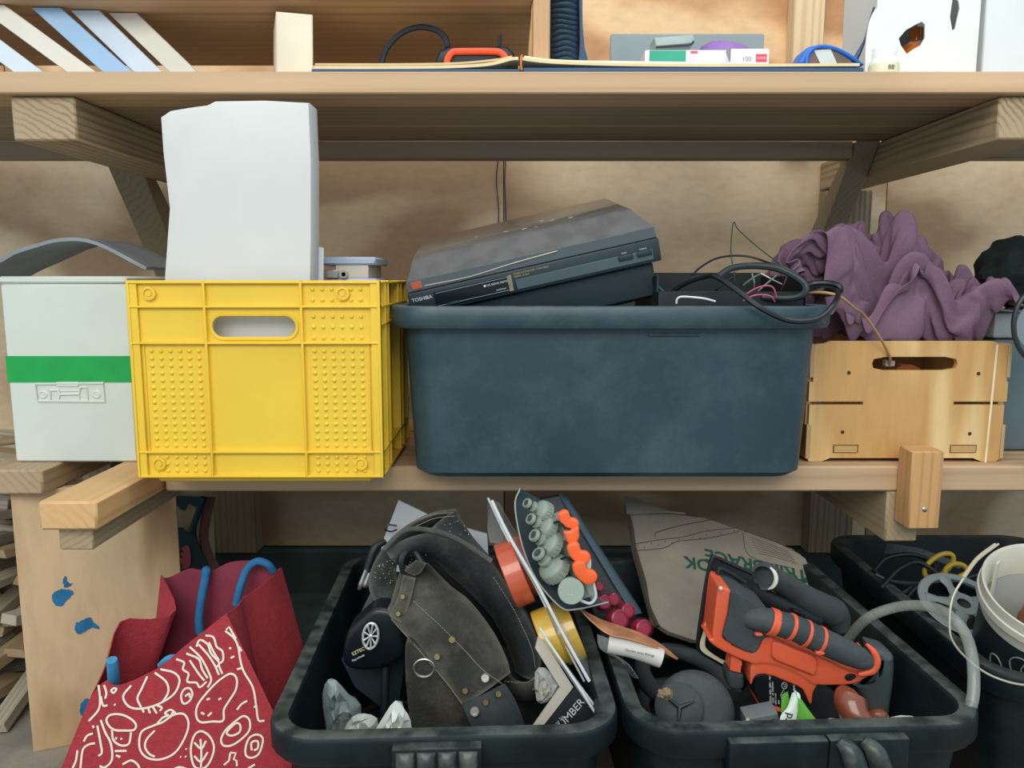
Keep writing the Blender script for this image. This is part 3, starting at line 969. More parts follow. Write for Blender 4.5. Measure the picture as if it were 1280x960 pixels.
for a, b in ((X0 - .004, ta), (tb_, tc), (td, X1)):
    pl([(a, zl0), (b, zl0), (b, zs2), (a, zs2)])
for a, b in ((ta, tb_), (tc, td)):
    pl([(a, zl1), (b, zl1), (b, zs2), (a, zs2)])
pl([(X0 - .004, zl0), (X0 - .003, zb + .006), (X0, zb), (X0 + .02, zb), (X0 + .035, zb + .006), (X1 - .045, zb + .006), (X1 - .03, zb), (X1 - .006, zb), (X1 - .001, zb + .006), (X1, zl0)])
K('front_panel', g, PLY_CRATE, ct)
for a, b in ((ta, tb_), (tc, td)):
    K('floor_tenon', G().box(a + .002, b - .002, cy0 - .001, cy0 + .03, zl0 + .0012, zl1 - .0012, .0005), layered('tenon_edge', '#d9b47a', '#a97d4c', 2, 1100), ct)
HOLE = mat('screw_hole', '#4a2f1c', .9)
for px, py in ((1061, 466), (1223, 467), (1053, 540), (1212, 542)):
    p = P(px, py, cy0)
    K('peg_hole', G().lathe([(.0031, -.0006), (.0025, -.0004), (.0022, .0004), (.0001, .0005)], p, (0, 1, 0), 14), HOLE, ct)
K('veneer_patch', G().prism([P(1245.5, 431, cy0 - .0002), P(1248, 431, cy0 - .0002), P(1233, 579, cy0 - .0002), P(1230.5, 579, cy0 - .0002)], (0, .0004, 0)), mat('pale_veneer', '#f2e0b5', .6), ct, 'pale veneer strip')
for sx, x in ((-1, c0), (1, cx1 - .009)):
    g = G().box(x, x + .009, cy0 + th + .0004, cy0 + .245, LZ + .02, ztop - .008, .0005)
    K('side_panel', g, PLY_CRATE, ct)
    for za, zb2 in ((cz(472), cz(430)), (cz(573), cz(531))):
        K('corner_finger', G().box(x - .001 if sx < 0 else x + .0035, x + .0065 if sx < 0 else x + .0095, cy0 - .0012, cy0 + .03, za, zb2, .0004), EDGE, ct)
K('back_panel', G().box(X0, X1, cy0 + .246, cy0 + .255, LZ, ztop, .0005), PLY_CRATE, ct)
K('floor_panel', G().box(X0, X1, cy0 + th, cy0 + .245, zl0 + .001, zl1 - .001), PLY_CRATE, ct)
p = P(1131, 462, 1.30)
t = T('tape_roll', 'brown packing tape roll seen through the handle slot of the plywood crate', 'tape', p)
K('roll', G().lathe([(.020, 0), (.031, 0), (.031, .022), (.020, .022), (.020, 0)], p - V((0, .011, .021)), (0, 1, 0), 32, cap=False), mat('brown_tape', '#a5562f', .35), t)
K('core', G().lathe([(.0195, .001), (.0195, .021), (.0001, .021)], p - V((0, .011, .021)), (0, 1, 0), 32), mat('tape_core', '#a39780', .8), t)

# ------------------------------------------------------------------ purple blanket heaped on the crate
PUR = mat('purple_cloth', '#785a6e', .85, var=.10, scale=9, bmp=.35, bscale=350, dust='#a98aa0', dustamt=.16, dscale=200)
FOLDS = (   # crumpled sheet in millimetres: x, y and z, each row as steps from point to point
   (
    (-142,6,-4,0,-13,-4,7,6,3,6,6,13,12,3,1,1,-1,-1,3,7,7,7,10,4,9,6,6,10,13,13,13,18,8,2,2,7,3,1,9,7,12,13,4,9,10,12,9,8,9,7,4,8,4,3,7,8,5,7,8,-2,6,-9,-6,-3,3,-3,-2,-2,11,7),
    (-151,9,8,-8,-11,-5,5,9,8,7,6,13,11,4,5,1,-2,-5,2,8,3,6,9,9,6,6,9,10,15,13,13,10,2,1,9,5,5,7,3,8,14,15,10,3,4,5,8,10,9,9,9,7,9,8,2,9,5,-1,5,7,6,1,-4,-5,6,-4,-5,-9,1,9),
    (-150,-1,8,1,-12,4,2,8,7,8,8,13,9,10,5,-1,-2,-2,-1,4,8,2,3,9,9,7,9,12,11,17,14,10,-6,4,5,10,6,5,5,5,16,17,8,5,11,-2,5,6,8,9,8,13,9,8,4,7,5,4,-3,5,3,9,2,-5,2,-8,6,-7,-9,-1),
    (-138,-5,-6,5,-3,2,3,5,8,8,9,11,11,8,8,4,-2,-1,-5,1,4,9,0,2,9,9,13,11,10,14,12,9,6,3,0,7,11,7,7,2,14,18,11,5,3,9,0,7,0,9,7,10,12,7,6,2,9,5,-1,0,6,-1,5,4,3,-2,-6,6,-7,-10),
    (-134,0,-7,-7,-2,3,11,-1,12,4,10,13,8,7,2,11,8,-1,-6,1,0,5,9,-4,5,11,11,15,11,9,8,5,10,9,3,6,6,11,11,4,0,16,15,9,6,6,2,6,5,-2,12,6,14,10,3,8,-2,5,-1,2,8,-5,6,1,8,5,-11,-2,10,-9),
    (-123,-5,-6,-2,-4,1,4,0,9,10,10,9,9,6,6,1,9,8,-2,-2,5,-2,10,1,-1,9,9,13,14,8,9,7,7,8,8,4,7,8,11,8,1,9,12,10,10,9,1,0,8,3,12,9,7,2,7,8,3,-5,-1,3,6,7,0,5,4,3,1,-11,7,6),
    (-127,-1,2,3,-2,-4,-2,4,8,10,12,2,6,11,9,0,2,11,-1,-3,10,-3,5,8,-1,4,11,6,10,9,11,11,9,8,10,5,2,7,9,10,7,6,11,12,3,5,9,3,5,8,7,16,-3,-4,8,7,10,1,-3,-7,5,7,5,0,7,4,5,-1,-8,10),
    (-139,-1,5,3,-3,13,4,-4,4,9,4,8,9,7,7,7,-1,9,10,-5,7,6,-2,8,7,0,3,10,7,8,10,11,11,12,7,-3,7,8,6,9,14,8,3,12,10,1,2,8,8,7,10,8,-7,1,9,7,2,7,-6,6,1,0,5,4,6,-2,4,11,-5,-6),
    (-134,5,-4,4,-1,5,11,4,3,5,7,-1,10,7,7,6,3,7,9,3,-3,5,8,0,5,9,7,0,5,10,11,11,10,11,11,0,0,7,4,9,11,16,1,7,10,9,3,3,7,7,6,3,-3,6,6,4,8,2,1,3,7,-3,-1,5,12,1,-8,6,11,-2),
    (-135,6,6,-5,8,-1,5,7,5,2,10,4,1,9,7,8,2,8,5,13,-2,-2,9,5,-1,7,12,3,-4,12,13,13,9,6,6,7,2,6,7,2,10,14,14,-3,5,7,6,7,5,8,5,1,3,5,6,4,-1,4,6,2,8,4,2,-3,7,7,-6,-5,9,9),
    (-125,-6,5,-3,11,8,1,1,8,6,-1,12,1,1,5,8,9,12,-2,17,6,-4,4,10,3,7,8,3,-9,14,19,6,7,8,4,1,9,6,6,5,2,12,9,10,3,9,2,3,8,7,10,3,2,3,2,6,5,-5,2,7,5,7,1,8,5,9,-6,-9,7,2),
    (-115,-8,0,-1,11,12,6,-2,-4,8,4,3,9,3,2,6,6,14,2,17,10,1,0,11,3,7,8,0,-12,17,16,5,3,9,4,7,2,8,6,3,9,5,8,5,8,10,3,6,8,-2,9,6,3,8,4,4,8,-1,1,-8,5,6,2,5,13,10,-2,-6,6,5),
    (-106,-7,-2,1,3,11,12,2,-5,-4,10,4,-2,8,4,10,9,10,6,19,8,3,2,1,6,8,8,-2,-10,16,7,12,3,9,1,8,8,2,9,6,1,6,10,8,3,7,3,10,6,0,4,4,11,8,7,-10,4,9,8,2,-10,2,8,-3,12,9,7,-3,-2,4),
    (-111,2,7,1,2,-2,9,9,2,-5,0,9,2,-2,8,10,13,16,9,15,12,-2,0,-4,3,10,8,-7,-1,13,3,12,6,6,9,-1,6,9,7,8,0,1,7,11,12,8,5,6,4,0,5,3,1,13,5,-15,0,3,13,14,3,1,-5,1,8,7,7,9,-3,0),
    (-97,-14,2,10,8,-2,-5,10,10,5,-4,2,9,0,4,4,8,25,17,3,6,8,0,-2,-6,8,5,7,1,8,2,5,14,4,9,4,-3,9,10,9,6,-2,-2,18,10,2,9,5,10,-6,6,8,1,9,-1,-17,-5,8,11,12,12,7,-9,-6,18,12,0,7,1,1),
    (-94,-8,-10,4,10,10,0,-2,12,7,10,-1,4,2,3,4,3,17,26,7,5,4,0,-1,-7,2,11,10,5,4,3,2,4,10,8,9,-2,6,9,9,8,-2,-1,11,15,5,0,10,4,3,-5,6,10,4,1,-10,-10,0,9,14,11,6,5,-3,12,7,8,2,-2,-4),
    (-101,5,-8,0,1,9,11,-3,12,11,9,5,-3,6,2,5,2,9,20,16,7,7,-2,0,-7,2,12,10,4,4,-1,7,1,7,6,7,4,6,4,3,10,2,4,3,12,10,2,7,-3,4,7,5,3,0,5,-8,0,-4,7,7,13,5,4,14,-3,11,-1,10,4,-4),
    (-109,10,7,-3,2,2,8,15,13,8,6,1,-1,2,6,1,4,6,14,16,9,10,0,-7,1,2,12,11,6,1,-1,3,7,2,4,6,7,7,7,-2,-1,9,9,2,3,5,5,8,2,2,3,4,6,2,5,-1,-2,2,7,6,0,15,-4,11,5,11,3,-4,6,6),
    (-107,1,10,8,9,0,12,17,11,5,7,-1,-1,2,-2,4,8,6,8,12,12,1,5,0,-4,7,12,10,8,3,2,-1,7,2,3,4,9,5,7,3,-8,-1,9,8,4,2,6,7,0,5,-3,6,7,5,-2,8,-2,2,3,5,9,1,5,3,8,9,0,4,7,9),
    (-93,-3,0,5,7,14,9,14,11,9,7,1,1,1,4,0,5,5,7,10,8,2,-7,3,9,4,13,9,10,8,3,-2,-2,8,-6,2,8,6,7,14,-4,-9,4,9,8,2,2,8,0,2,5,-3,9,6,-2,0,7,4,7,1,5,10,-5,7,8,5,1,6,5,9),
    (-91,7,2,0,4,10,9,19,13,2,5,5,4,0,1,6,6,1,4,7,8,8,3,-7,0,10,11,11,12,10,5,-1,-7,5,0,-8,7,8,12,7,0,-6,1,7,5,8,5,7,6,-2,-1,1,2,7,6,-6,6,7,2,7,5,3,5,8,5,3,9,0,5,-1),
    (-94,-3,10,11,8,5,10,19,15,6,0,6,7,-2,2,3,4,6,-4,9,1,6,7,5,-2,6,7,12,13,7,10,4,-4,-3,-3,-2,-1,12,11,6,-3,6,-6,1,7,4,6,5,7,4,-8,6,4,9,8,2,-5,5,7,5,6,7,5,6,4,1,6,2,1,-2),
    (-93,0,7,9,7,9,14,16,13,4,9,5,-4,8,5,1,5,1,-2,2,11,4,9,2,5,1,7,10,7,9,6,11,5,-8,-3,-6,-3,11,12,9,-11,7,2,-5,7,7,-6,8,6,9,-12,7,11,11,4,10,-2,0,7,8,-2,5,3,8,10,8,1,-2,-3,-4),
    (-96,8,6,8,8,10,14,16,7,8,11,6,-12,5,6,10,0,-1,6,3,8,9,6,-5,12,-2,6,7,2,12,8,6,6,-1,-2,-7,-4,13,9,12,-6,-9,5,3,-1,7,-4,2,11,9,-6,1,13,11,10,7,7,-5,7,4,9,-1,-1,9,4,8,1,-1,4,3),
    (-97,5,11,9,8,8,12,19,6,9,11,4,-6,-4,5,8,7,-3,9,11,10,6,-4,-7,10,1,10,6,4,11,2,7,4,-7,4,2,-3,10,10,9,-8,-11,2,1,5,4,7,2,3,5,5,2,7,11,12,9,10,-3,-3,12,8,4,-1,-5,8,3,10,0,-10,5),
    (-96,9,7,11,4,8,11,17,14,7,5,3,-2,3,6,-2,3,9,9,10,7,3,-2,-9,5,7,10,3,12,7,8,-4,8,-9,-1,6,9,3,10,8,-11,-16,1,5,6,2,4,2,4,2,8,6,14,11,8,10,4,2,-4,12,7,11,-11,-4,4,6,14,5,-10,-7),
    (-96,14,8,11,4,3,8,12,16,11,-1,1,-1,6,9,4,4,7,8,6,0,3,5,0,-5,8,7,2,13,8,5,3,2,-2,1,10,2,4,9,2,-4,-16,-9,4,9,2,5,4,3,3,3,8,13,16,12,0,5,3,9,-1,10,12,-7,-13,4,11,13,0,-1,-5),
    (-89,7,14,7,5,7,-1,12,11,8,5,4,1,-1,6,8,10,9,-1,7,1,-2,6,9,0,3,9,5,2,7,3,5,5,-5,1,9,3,7,5,4,-6,-7,-18,5,9,7,-3,6,12,9,-10,1,14,14,13,3,6,8,7,6,9,10,-8,-5,-4,9,14,-3,9,-9),
    (-83,9,8,11,4,7,2,4,9,5,5,5,8,3,1,8,6,6,7,2,4,-3,0,8,9,6,7,8,0,-1,3,0,6,7,-3,9,0,1,5,5,2,-13,-13,-3,8,9,9,5,10,8,-12,-3,19,13,8,9,8,3,9,7,8,11,-14,1,5,1,11,-4,14,0),
    (-74,6,4,11,11,1,7,-3,1,7,5,8,3,8,3,11,5,-3,5,3,0,5,6,2,5,11,11,8,0,5,-2,-4,4,2,2,7,0,-1,9,4,0,-9,-13,2,0,9,11,9,7,9,-1,-7,8,19,11,8,9,6,0,10,11,3,-6,-11,10,8,12,3,-5,9),
    (-70,2,9,7,6,3,4,5,-3,2,10,6,1,6,6,11,3,-2,1,4,6,0,5,8,7,7,6,7,4,1,6,2,-5,1,2,3,3,2,4,9,0,-7,-5,2,5,0,8,6,3,7,8,4,-3,16,13,9,7,7,6,3,12,-1,-1,-4,6,7,8,12,-11,-2),
    (-66,2,7,7,-1,6,-3,11,7,1,-3,11,-1,6,6,11,10,-6,-2,6,1,5,8,10,1,3,6,3,12,-3,6,3,-2,-1,6,-4,5,9,1,1,8,3,-6,-5,8,-3,6,9,5,2,7,8,1,11,14,10,4,1,11,8,7,1,-9,4,6,8,9,7,-1,-11),
    (-75,10,6,8,-5,4,3,7,4,12,-1,0,6,2,11,4,13,-9,-4,6,11,6,6,10,-3,-5,5,8,9,4,-2,2,3,1,-5,3,6,9,9,-7,6,8,0,-6,3,4,1,9,11,8,-5,4,13,8,9,6,8,5,4,6,7,2,-2,4,9,4,7,7,5,-12),
    (-68,-3,5,8,-2,0,9,6,7,7,9,-1,4,6,8,2,5,-6,-1,2,12,14,2,6,5,-7,-5,9,7,2,2,3,9,3,-2,-7,8,9,6,-7,6,9,10,2,-5,3,2,0,9,9,7,0,10,5,9,6,6,0,9,3,6,10,6,-4,9,5,7,3,5,2),
    (-72,-3,0,10,2,0,5,9,9,3,7,7,3,2,7,8,-1,-9,2,13,6,11,8,-6,3,2,-2,7,10,-1,-4,5,5,7,0,-1,1,6,8,5,-1,8,10,9,-12,5,6,1,7,2,10,6,5,10,1,8,3,2,6,7,6,4,7,5,8,-4,3,8,10,8),
    (-85,5,-5,7,15,7,0,4,3,6,5,2,3,7,11,4,-6,0,2,12,10,7,3,-6,-3,7,8,5,6,9,4,-7,3,8,6,-4,-2,2,8,10,9,3,8,6,-7,-5,11,6,5,6,2,7,6,9,0,8,9,2,1,9,4,4,7,-1,10,1,2,9,11,5),
    (-94,5,4,2,11,12,10,-1,-7,5,9,5,3,9,8,2,-9,3,5,10,10,1,0,6,4,2,5,2,5,8,8,4,-6,3,9,8,5,0,3,2,2,5,11,6,-1,-6,7,5,6,4,8,4,6,6,2,3,9,11,3,3,8,3,8,-3,-1,9,9,4,8,5),
    (-98,2,10,7,9,4,9,8,-5,-6,6,9,9,6,5,-4,-1,5,2,5,9,6,-3,5,5,6,10,9,-5,1,9,7,0,2,6,7,7,8,5,-1,-5,3,10,6,5,-1,3,7,-4,8,7,7,0,11,7,0,10,8,0,7,4,4,12,0,-8,3,7,10,15,0),
    (-101,2,8,6,9,11,3,6,6,-6,5,0,13,2,7,0,-4,7,5,8,-2,2,9,-1,7,8,7,4,9,-4,3,3,10,2,6,8,1,8,4,7,-3,3,7,-1,4,4,0,7,3,0,10,6,7,5,15,3,2,8,0,-2,9,3,9,5,0,3,6,4,4,11),
    (-106,8,7,8,3,11,7,-3,1,7,4,8,10,-4,2,7,2,5,6,6,0,-5,6,6,9,10,5,-3,10,9,-4,0,2,10,0,10,6,6,0,4,-1,6,12,-3,-2,6,5,7,6,-1,8,7,8,0,11,16,1,-1,8,-6,2,10,10,4,9,2,5,6,1,0),
    (-102,-1,11,12,4,4,2,0,-3,7,10,9,7,-1,-5,6,7,8,2,3,6,6,-2,4,8,10,10,-1,3,11,-2,1,1,1,10,3,9,9,8,-5,-1,7,9,-2,-5,6,5,6,9,6,2,10,10,4,4,6,4,5,2,6,-3,6,13,6,9,8,5,4,3,-6),
    (-93,-5,-6,13,10,3,1,-2,6,1,8,7,6,7,-5,3,8,7,12,5,7,2,3,5,8,-3,6,9,2,11,0,-8,5,5,7,7,2,7,3,2,8,1,0,6,-7,1,7,7,12,10,7,5,2,11,7,-8,0,5,9,10,5,8,4,12,1,8,9,8,3,2),
    (-103,-1,-1,7,10,2,4,1,-1,7,6,8,4,4,4,9,8,4,3,9,5,1,6,9,9,3,-1,5,9,-2,2,6,-5,4,7,7,6,1,4,4,5,0,-1,8,-7,3,8,10,6,7,4,10,6,4,10,5,-8,0,5,10,7,10,8,8,10,4,2,8,8,3),
    (-104,-6,-1,9,13,-3,6,1,3,7,8,0,8,8,7,4,8,8,0,6,5,-2,7,6,9,4,7,7,8,1,-8,11,1,-4,6,5,3,6,5,3,2,-1,1,7,-4,9,6,7,10,10,-2,1,13,5,2,9,-3,7,4,7,5,9,8,11,12,9,-2,-6,10,5),
    (-104,-10,0,3,14,3,0,2,2,8,9,5,10,8,6,3,5,8,10,4,5,-2,8,4,3,5,7,7,13,2,-9,3,10,-5,1,7,4,0,6,2,4,0,-4,4,6,5,11,9,5,10,4,-8,13,11,-4,7,3,1,14,8,6,5,9,9,5,5,5,5,7,5),
    (-114,-1,-2,7,7,4,1,0,7,8,7,6,9,12,10,2,-2,9,8,9,2,6,5,-1,5,7,4,6,8,10,-1,-10,6,6,3,-2,10,3,-4,-1,3,4,1,-2,8,3,11,10,8,5,-2,8,8,10,1,-1,11,4,1,10,8,4,10,10,4,8,10,9,4,-1),
    (-123,-1,11,7,-4,6,-2,2,7,8,9,9,9,9,11,8,3,3,5,9,7,7,0,1,7,10,3,1,4,6,9,-6,-4,1,5,5,-1,3,2,-4,1,3,5,1,4,9,9,6,5,6,5,5,8,9,9,-3,9,11,-1,6,5,7,7,6,12,9,3,7,5,-3),
    (-117,-12,9,10,1,3,3,-3,6,10,6,13,8,8,11,7,8,8,3,1,11,9,6,-4,7,6,5,-1,-3,9,7,6,-1,-2,-6,2,6,-8,2,5,-5,4,7,0,11,11,5,-1,10,8,9,9,2,3,8,9,2,9,5,-2,8,9,6,3,13,10,7,5,10,-1),
    (-125,4,-3,7,2,3,8,5,2,8,9,8,10,11,1,8,9,5,6,8,9,5,6,5,3,6,10,5,-2,-4,3,7,4,6,-9,-11,9,-6,-7,6,5,-5,6,11,9,5,4,8,5,5,8,9,10,2,8,2,8,6,4,3,6,5,10,9,2,7,6,13,9,8),
    (-133,10,6,-7,4,7,3,11,9,5,6,8,8,10,8,1,9,5,6,11,0,0,7,8,6,14,11,11,5,-2,1,4,4,-5,-3,-15,-4,5,-9,-2,10,2,-2,11,12,10,-3,5,11,8,1,5,12,5,5,6,8,2,5,7,2,6,12,10,7,0,7,10,6,10),
    (-137,8,8,-7,8,7,10,4,7,7,5,8,9,8,10,6,8,6,4,9,7,-4,1,2,11,14,17,12,10,2,-2,2,2,-4,-6,-15,-15,2,4,-3,12,5,-7,6,10,8,7,2,6,9,7,3,8,3,6,6,3,6,7,6,8,7,12,11,8,8,3,3,9,8),
    (-135,-2,7,6,0,11,7,8,6,10,8,-2,9,12,12,8,8,6,3,6,10,0,3,-3,-1,14,22,19,12,3,-6,-2,2,-10,-4,-14,-16,1,3,2,10,7,3,-5,12,3,8,10,0,5,8,7,3,9,-1,9,9,8,2,10,8,12,6,8,8,6,10,7,5,6),
    (-128,-9,1,11,6,3,5,9,8,9,9,-3,7,13,13,11,3,9,6,3,11,6,-1,7,-1,1,20,16,14,4,0,-7,-1,-7,-10,-15,-11,-2,7,1,7,7,10,2,7,9,0,5,9,0,2,8,6,7,7,4,9,8,10,6,11,9,10,4,10,2,4,11,9,5),
    (-139,9,-5,3,10,4,-1,11,13,3,7,8,3,13,12,10,12,6,8,0,10,6,-1,6,10,-2,17,9,9,4,-1,-2,-7,-5,-4,-15,-16,1,3,10,2,8,9,8,5,5,9,-3,5,12,6,4,-5,9,4,10,11,8,9,10,8,6,7,8,5,7,0,9,13,10),
    (-142,11,8,-4,1,11,0,6,10,7,3,7,9,11,15,7,6,9,11,7,0,14,10,-5,8,11,10,6,-3,-1,-1,-2,-3,-9,-2,-5,-14,1,-2,9,7,8,6,6,4,5,8,10,-3,6,8,8,2,3,9,1,10,5,11,11,11,7,6,4,0,6,11,9,11,13),
    (-141,7,12,7,-10,4,12,5,5,8,-1,5,6,16,17,11,-1,10,9,12,6,15,8,8,5,1,8,7,-3,-10,-6,-2,0,-7,-8,-2,2,-11,6,0,9,9,5,12,8,-3,5,5,11,0,4,6,7,0,11,8,4,8,6,9,8,4,4,1,10,10,9,8,12,11),
   ),
   (
    (-172,2,5,-4,-2,2,2,-4,0,5,-1,-2,-1,5,3,6,-2,-5,-5,0,0,-2,-1,1,-1,2,-1,1,-1,0,2,6,8,8,-1,3,11,-5,3,-5,-5,-7,19,11,0,0,-3,-6,-5,-4,-9,-1,3,-4,1,0,6,8,5,8,3,7,8,9,6,8,6,6,4,2),
    (-168,1,4,1,0,4,1,-4,-6,-2,6,5,0,-4,2,1,-2,3,2,-8,5,-1,-4,-1,2,-1,0,-1,1,4,0,8,5,5,5,1,2,-2,-7,2,-7,5,10,2,0,-4,2,-2,-6,1,0,-2,-1,-4,6,-3,2,8,7,8,5,7,9,8,0,9,7,7,8,3),
    (-161,0,3,2,2,-3,-5,8,-9,-1,1,14,0,-6,-6,-4,0,-1,12,3,-8,3,-1,-3,2,-1,3,-3,1,5,2,4,9,2,7,1,0,0,-8,-13,0,14,2,-5,4,-9,0,11,1,-9,4,2,-2,-2,3,2,-4,10,8,3,6,4,11,4,7,2,11,8,10,6),
    (-167,8,7,4,1,-5,-9,0,6,-1,-3,12,5,-5,-6,-9,-4,-1,9,8,0,-6,5,-1,0,2,-3,-1,6,4,3,3,1,4,8,3,0,-2,-7,-12,-10,11,8,-3,-3,0,-6,5,11,1,-8,3,3,5,-3,2,-2,7,8,6,7,-1,7,8,6,6,6,10,10,9),
    (-161,4,10,6,2,-4,-11,-1,0,7,-2,1,7,-4,-10,0,-6,-1,7,0,11,-3,-4,7,-2,0,2,-5,8,1,-3,6,3,2,9,1,7,-2,-9,-9,-13,2,1,3,-3,-1,10,-7,8,12,-2,-5,5,0,7,-9,6,7,5,8,7,2,5,5,7,5,4,11,9,12),
    (-156,7,7,4,7,-6,-12,4,-1,4,5,-4,-2,-1,-5,-4,2,-3,4,2,1,6,-6,4,5,-2,-4,0,-3,-3,-2,-1,5,3,9,11,5,1,0,-9,-12,-10,-5,5,3,0,10,7,-2,8,7,-3,1,-5,-2,6,2,8,3,9,8,7,2,0,7,8,6,10,10,11),
    (-147,3,5,5,6,4,-13,-11,2,8,1,6,-2,-4,-5,-2,2,-1,0,6,-7,9,-2,-7,9,3,-7,-11,-7,-4,-4,0,5,8,2,10,7,6,1,3,-10,-8,-10,-2,8,9,3,7,5,-6,15,2,-2,-10,2,5,3,6,6,5,9,10,6,-2,3,8,7,7,14,10),
    (-138,6,8,2,0,1,-6,2,-2,1,4,-2,-2,-6,-1,-3,4,-1,-6,10,-6,-2,4,-4,-1,6,-6,-7,-8,-5,2,-2,-1,4,7,8,6,-2,2,5,1,-6,-7,-4,2,10,10,1,5,1,10,6,-6,-6,-1,5,4,5,2,1,10,10,7,6,-2,8,8,7,9,11),
    (-126,-4,10,-1,9,2,-4,-4,8,-7,-4,5,-5,-4,-3,1,2,-2,-8,4,6,-2,-3,-4,4,2,-6,-5,-8,-3,-4,3,5,0,2,7,5,4,-7,-3,5,-4,1,-2,2,6,10,9,3,2,9,-3,0,-2,-3,6,4,2,4,2,0,10,11,9,-1,6,5,9,7,8),
    (-122,4,0,4,2,6,3,-4,-5,4,-3,-4,-1,-4,-2,2,3,-3,-6,-3,6,3,-5,-7,8,1,-5,-5,-6,-4,2,3,1,5,-2,2,4,7,-5,-4,-1,2,0,3,2,8,7,4,5,3,3,0,6,-1,-7,0,7,4,2,6,-3,4,6,12,1,1,10,10,9,10),
    (-121,9,6,1,0,-6,9,3,-4,-5,0,-3,2,-4,-1,2,3,-7,0,-4,1,5,-3,-7,8,-2,-12,-1,-4,-4,5,10,4,-1,-2,1,-3,4,4,-6,-1,-1,5,4,0,6,12,8,-1,4,1,-4,6,6,-5,-2,3,7,1,3,2,1,-3,7,6,3,11,10,9,13),
    (-116,4,9,3,-4,-3,1,7,2,-1,-4,-3,-1,2,-4,3,5,-7,-1,-3,-2,-1,6,-7,-1,0,-8,-6,-3,0,13,7,2,-1,-4,0,0,-3,6,-4,-7,5,4,7,8,8,8,3,-8,9,0,0,4,3,2,2,5,1,1,2,1,0,-2,-1,6,6,8,6,13,16),
    (-111,-6,7,11,4,-5,0,-2,6,4,-2,-4,-3,6,-4,-4,3,-4,3,-2,-1,-3,-1,-8,-7,7,-2,-8,-5,3,15,6,5,-3,-4,2,-5,1,-5,2,-4,1,2,7,14,9,-6,-2,0,10,5,5,5,5,5,2,9,5,-9,0,3,2,-2,-4,4,4,5,10,11,13),
    (-97,-7,-3,5,8,3,-2,-1,2,6,1,-5,-3,4,-3,-3,-3,-1,1,0,1,-4,-5,-8,-7,5,0,-8,-2,2,14,7,5,0,-6,3,-3,0,-3,-1,0,1,-3,8,4,2,6,0,-5,8,6,8,10,9,6,3,0,10,0,-2,0,-5,1,-4,0,8,6,1,13,13),
    (-94,0,-4,3,4,5,0,-1,5,1,7,-3,-5,-2,-2,-3,-2,-2,-7,6,-10,3,-9,1,-4,1,-4,1,-7,3,10,13,-1,7,-5,-4,4,-4,0,1,-7,1,-1,2,16,-11,-3,10,1,10,3,6,6,15,7,-5,4,7,4,7,2,-6,-4,-7,1,-2,10,3,12,12),
    (-91,0,4,0,1,3,2,4,1,8,-1,2,-2,-8,-4,-8,4,-2,-5,5,-13,-6,-4,5,1,-7,-5,0,3,-3,5,13,10,4,-5,-4,5,-3,-3,3,-3,-2,-1,3,11,-5,-5,5,6,8,6,4,3,7,17,-1,3,6,3,1,1,-8,2,-1,-9,0,6,10,4,9),
    (-85,0,3,1,4,1,6,4,6,5,6,-8,-8,-4,-11,-7,0,7,-4,-3,-5,-12,0,0,2,0,-9,-7,6,0,4,5,13,9,1,-6,8,-5,-5,-3,4,-2,3,2,1,5,2,5,2,5,5,4,6,2,7,6,8,6,3,-7,-4,2,1,-3,-9,1,9,10,1,8),
    (-84,4,-2,-1,8,8,1,1,8,10,-3,2,-6,-11,-11,-7,-6,6,9,-4,-9,-6,-7,2,-8,4,-1,-7,-4,4,6,5,6,12,0,0,5,1,-6,0,-3,1,3,2,1,4,4,3,7,4,4,6,6,1,5,5,5,6,5,-5,-10,10,-6,1,-4,2,8,1,8,6),
    (-73,-1,1,-8,2,11,-8,6,9,-1,2,10,5,-13,-12,-8,-6,-3,13,1,-8,-10,-1,-6,-3,-5,6,-3,-5,2,3,8,2,5,10,-4,6,5,-3,-2,2,-4,4,6,2,1,5,2,6,4,5,6,6,5,1,5,2,-1,4,-1,-5,8,-2,0,1,6,7,1,-1,0),
    (-73,2,1,3,-6,6,-3,9,-6,-1,-2,13,9,-2,-12,-8,-5,-5,0,9,-4,-9,-5,-5,-3,-5,2,4,-4,-2,4,9,7,-1,12,1,3,4,-1,-6,0,2,1,7,6,-1,-2,2,10,5,6,6,3,7,3,5,-3,3,3,-3,-2,6,0,-1,-5,2,12,7,1,2),
    (-62,-8,-3,9,1,-9,12,9,-7,-12,-7,8,14,-1,4,-7,-7,-5,-8,-1,2,-3,-6,-1,-7,0,-1,-2,4,-3,5,8,10,1,5,6,-4,7,4,-6,-2,4,-1,5,5,4,1,0,2,9,7,6,4,6,5,3,0,2,1,-4,-2,4,6,-8,6,-7,3,10,5,7),
    (-58,-2,1,-2,3,-8,3,13,-2,-11,-10,0,10,1,9,-2,-5,-7,-8,-1,-9,-6,3,4,-6,-4,4,-5,7,-2,4,7,9,2,6,6,-1,0,1,8,-6,0,4,-1,5,3,2,8,-1,4,5,11,6,3,5,6,4,-1,-4,-5,-7,-2,7,2,-2,9,2,-1,6,10),
    (-51,-1,-8,7,1,-4,-6,5,4,-7,-4,-4,7,5,3,2,-7,-4,-4,-11,-1,-5,-8,4,0,-1,-3,0,10,-1,5,6,5,6,1,8,1,1,0,1,3,-1,5,1,2,3,-3,9,5,4,-4,8,14,4,2,4,6,1,-4,-8,1,-1,-5,3,2,5,3,3,5,-1),
    (-50,2,-4,0,1,4,-3,-5,-8,-4,1,3,11,0,6,0,-8,-7,-2,-8,-1,-1,-7,0,2,-6,2,-2,3,7,3,7,5,2,8,4,1,-2,4,4,-2,-3,7,6,-4,6,-3,9,7,7,-5,5,9,12,2,2,-1,0,-3,3,-6,4,2,1,5,0,0,-4,5,0),
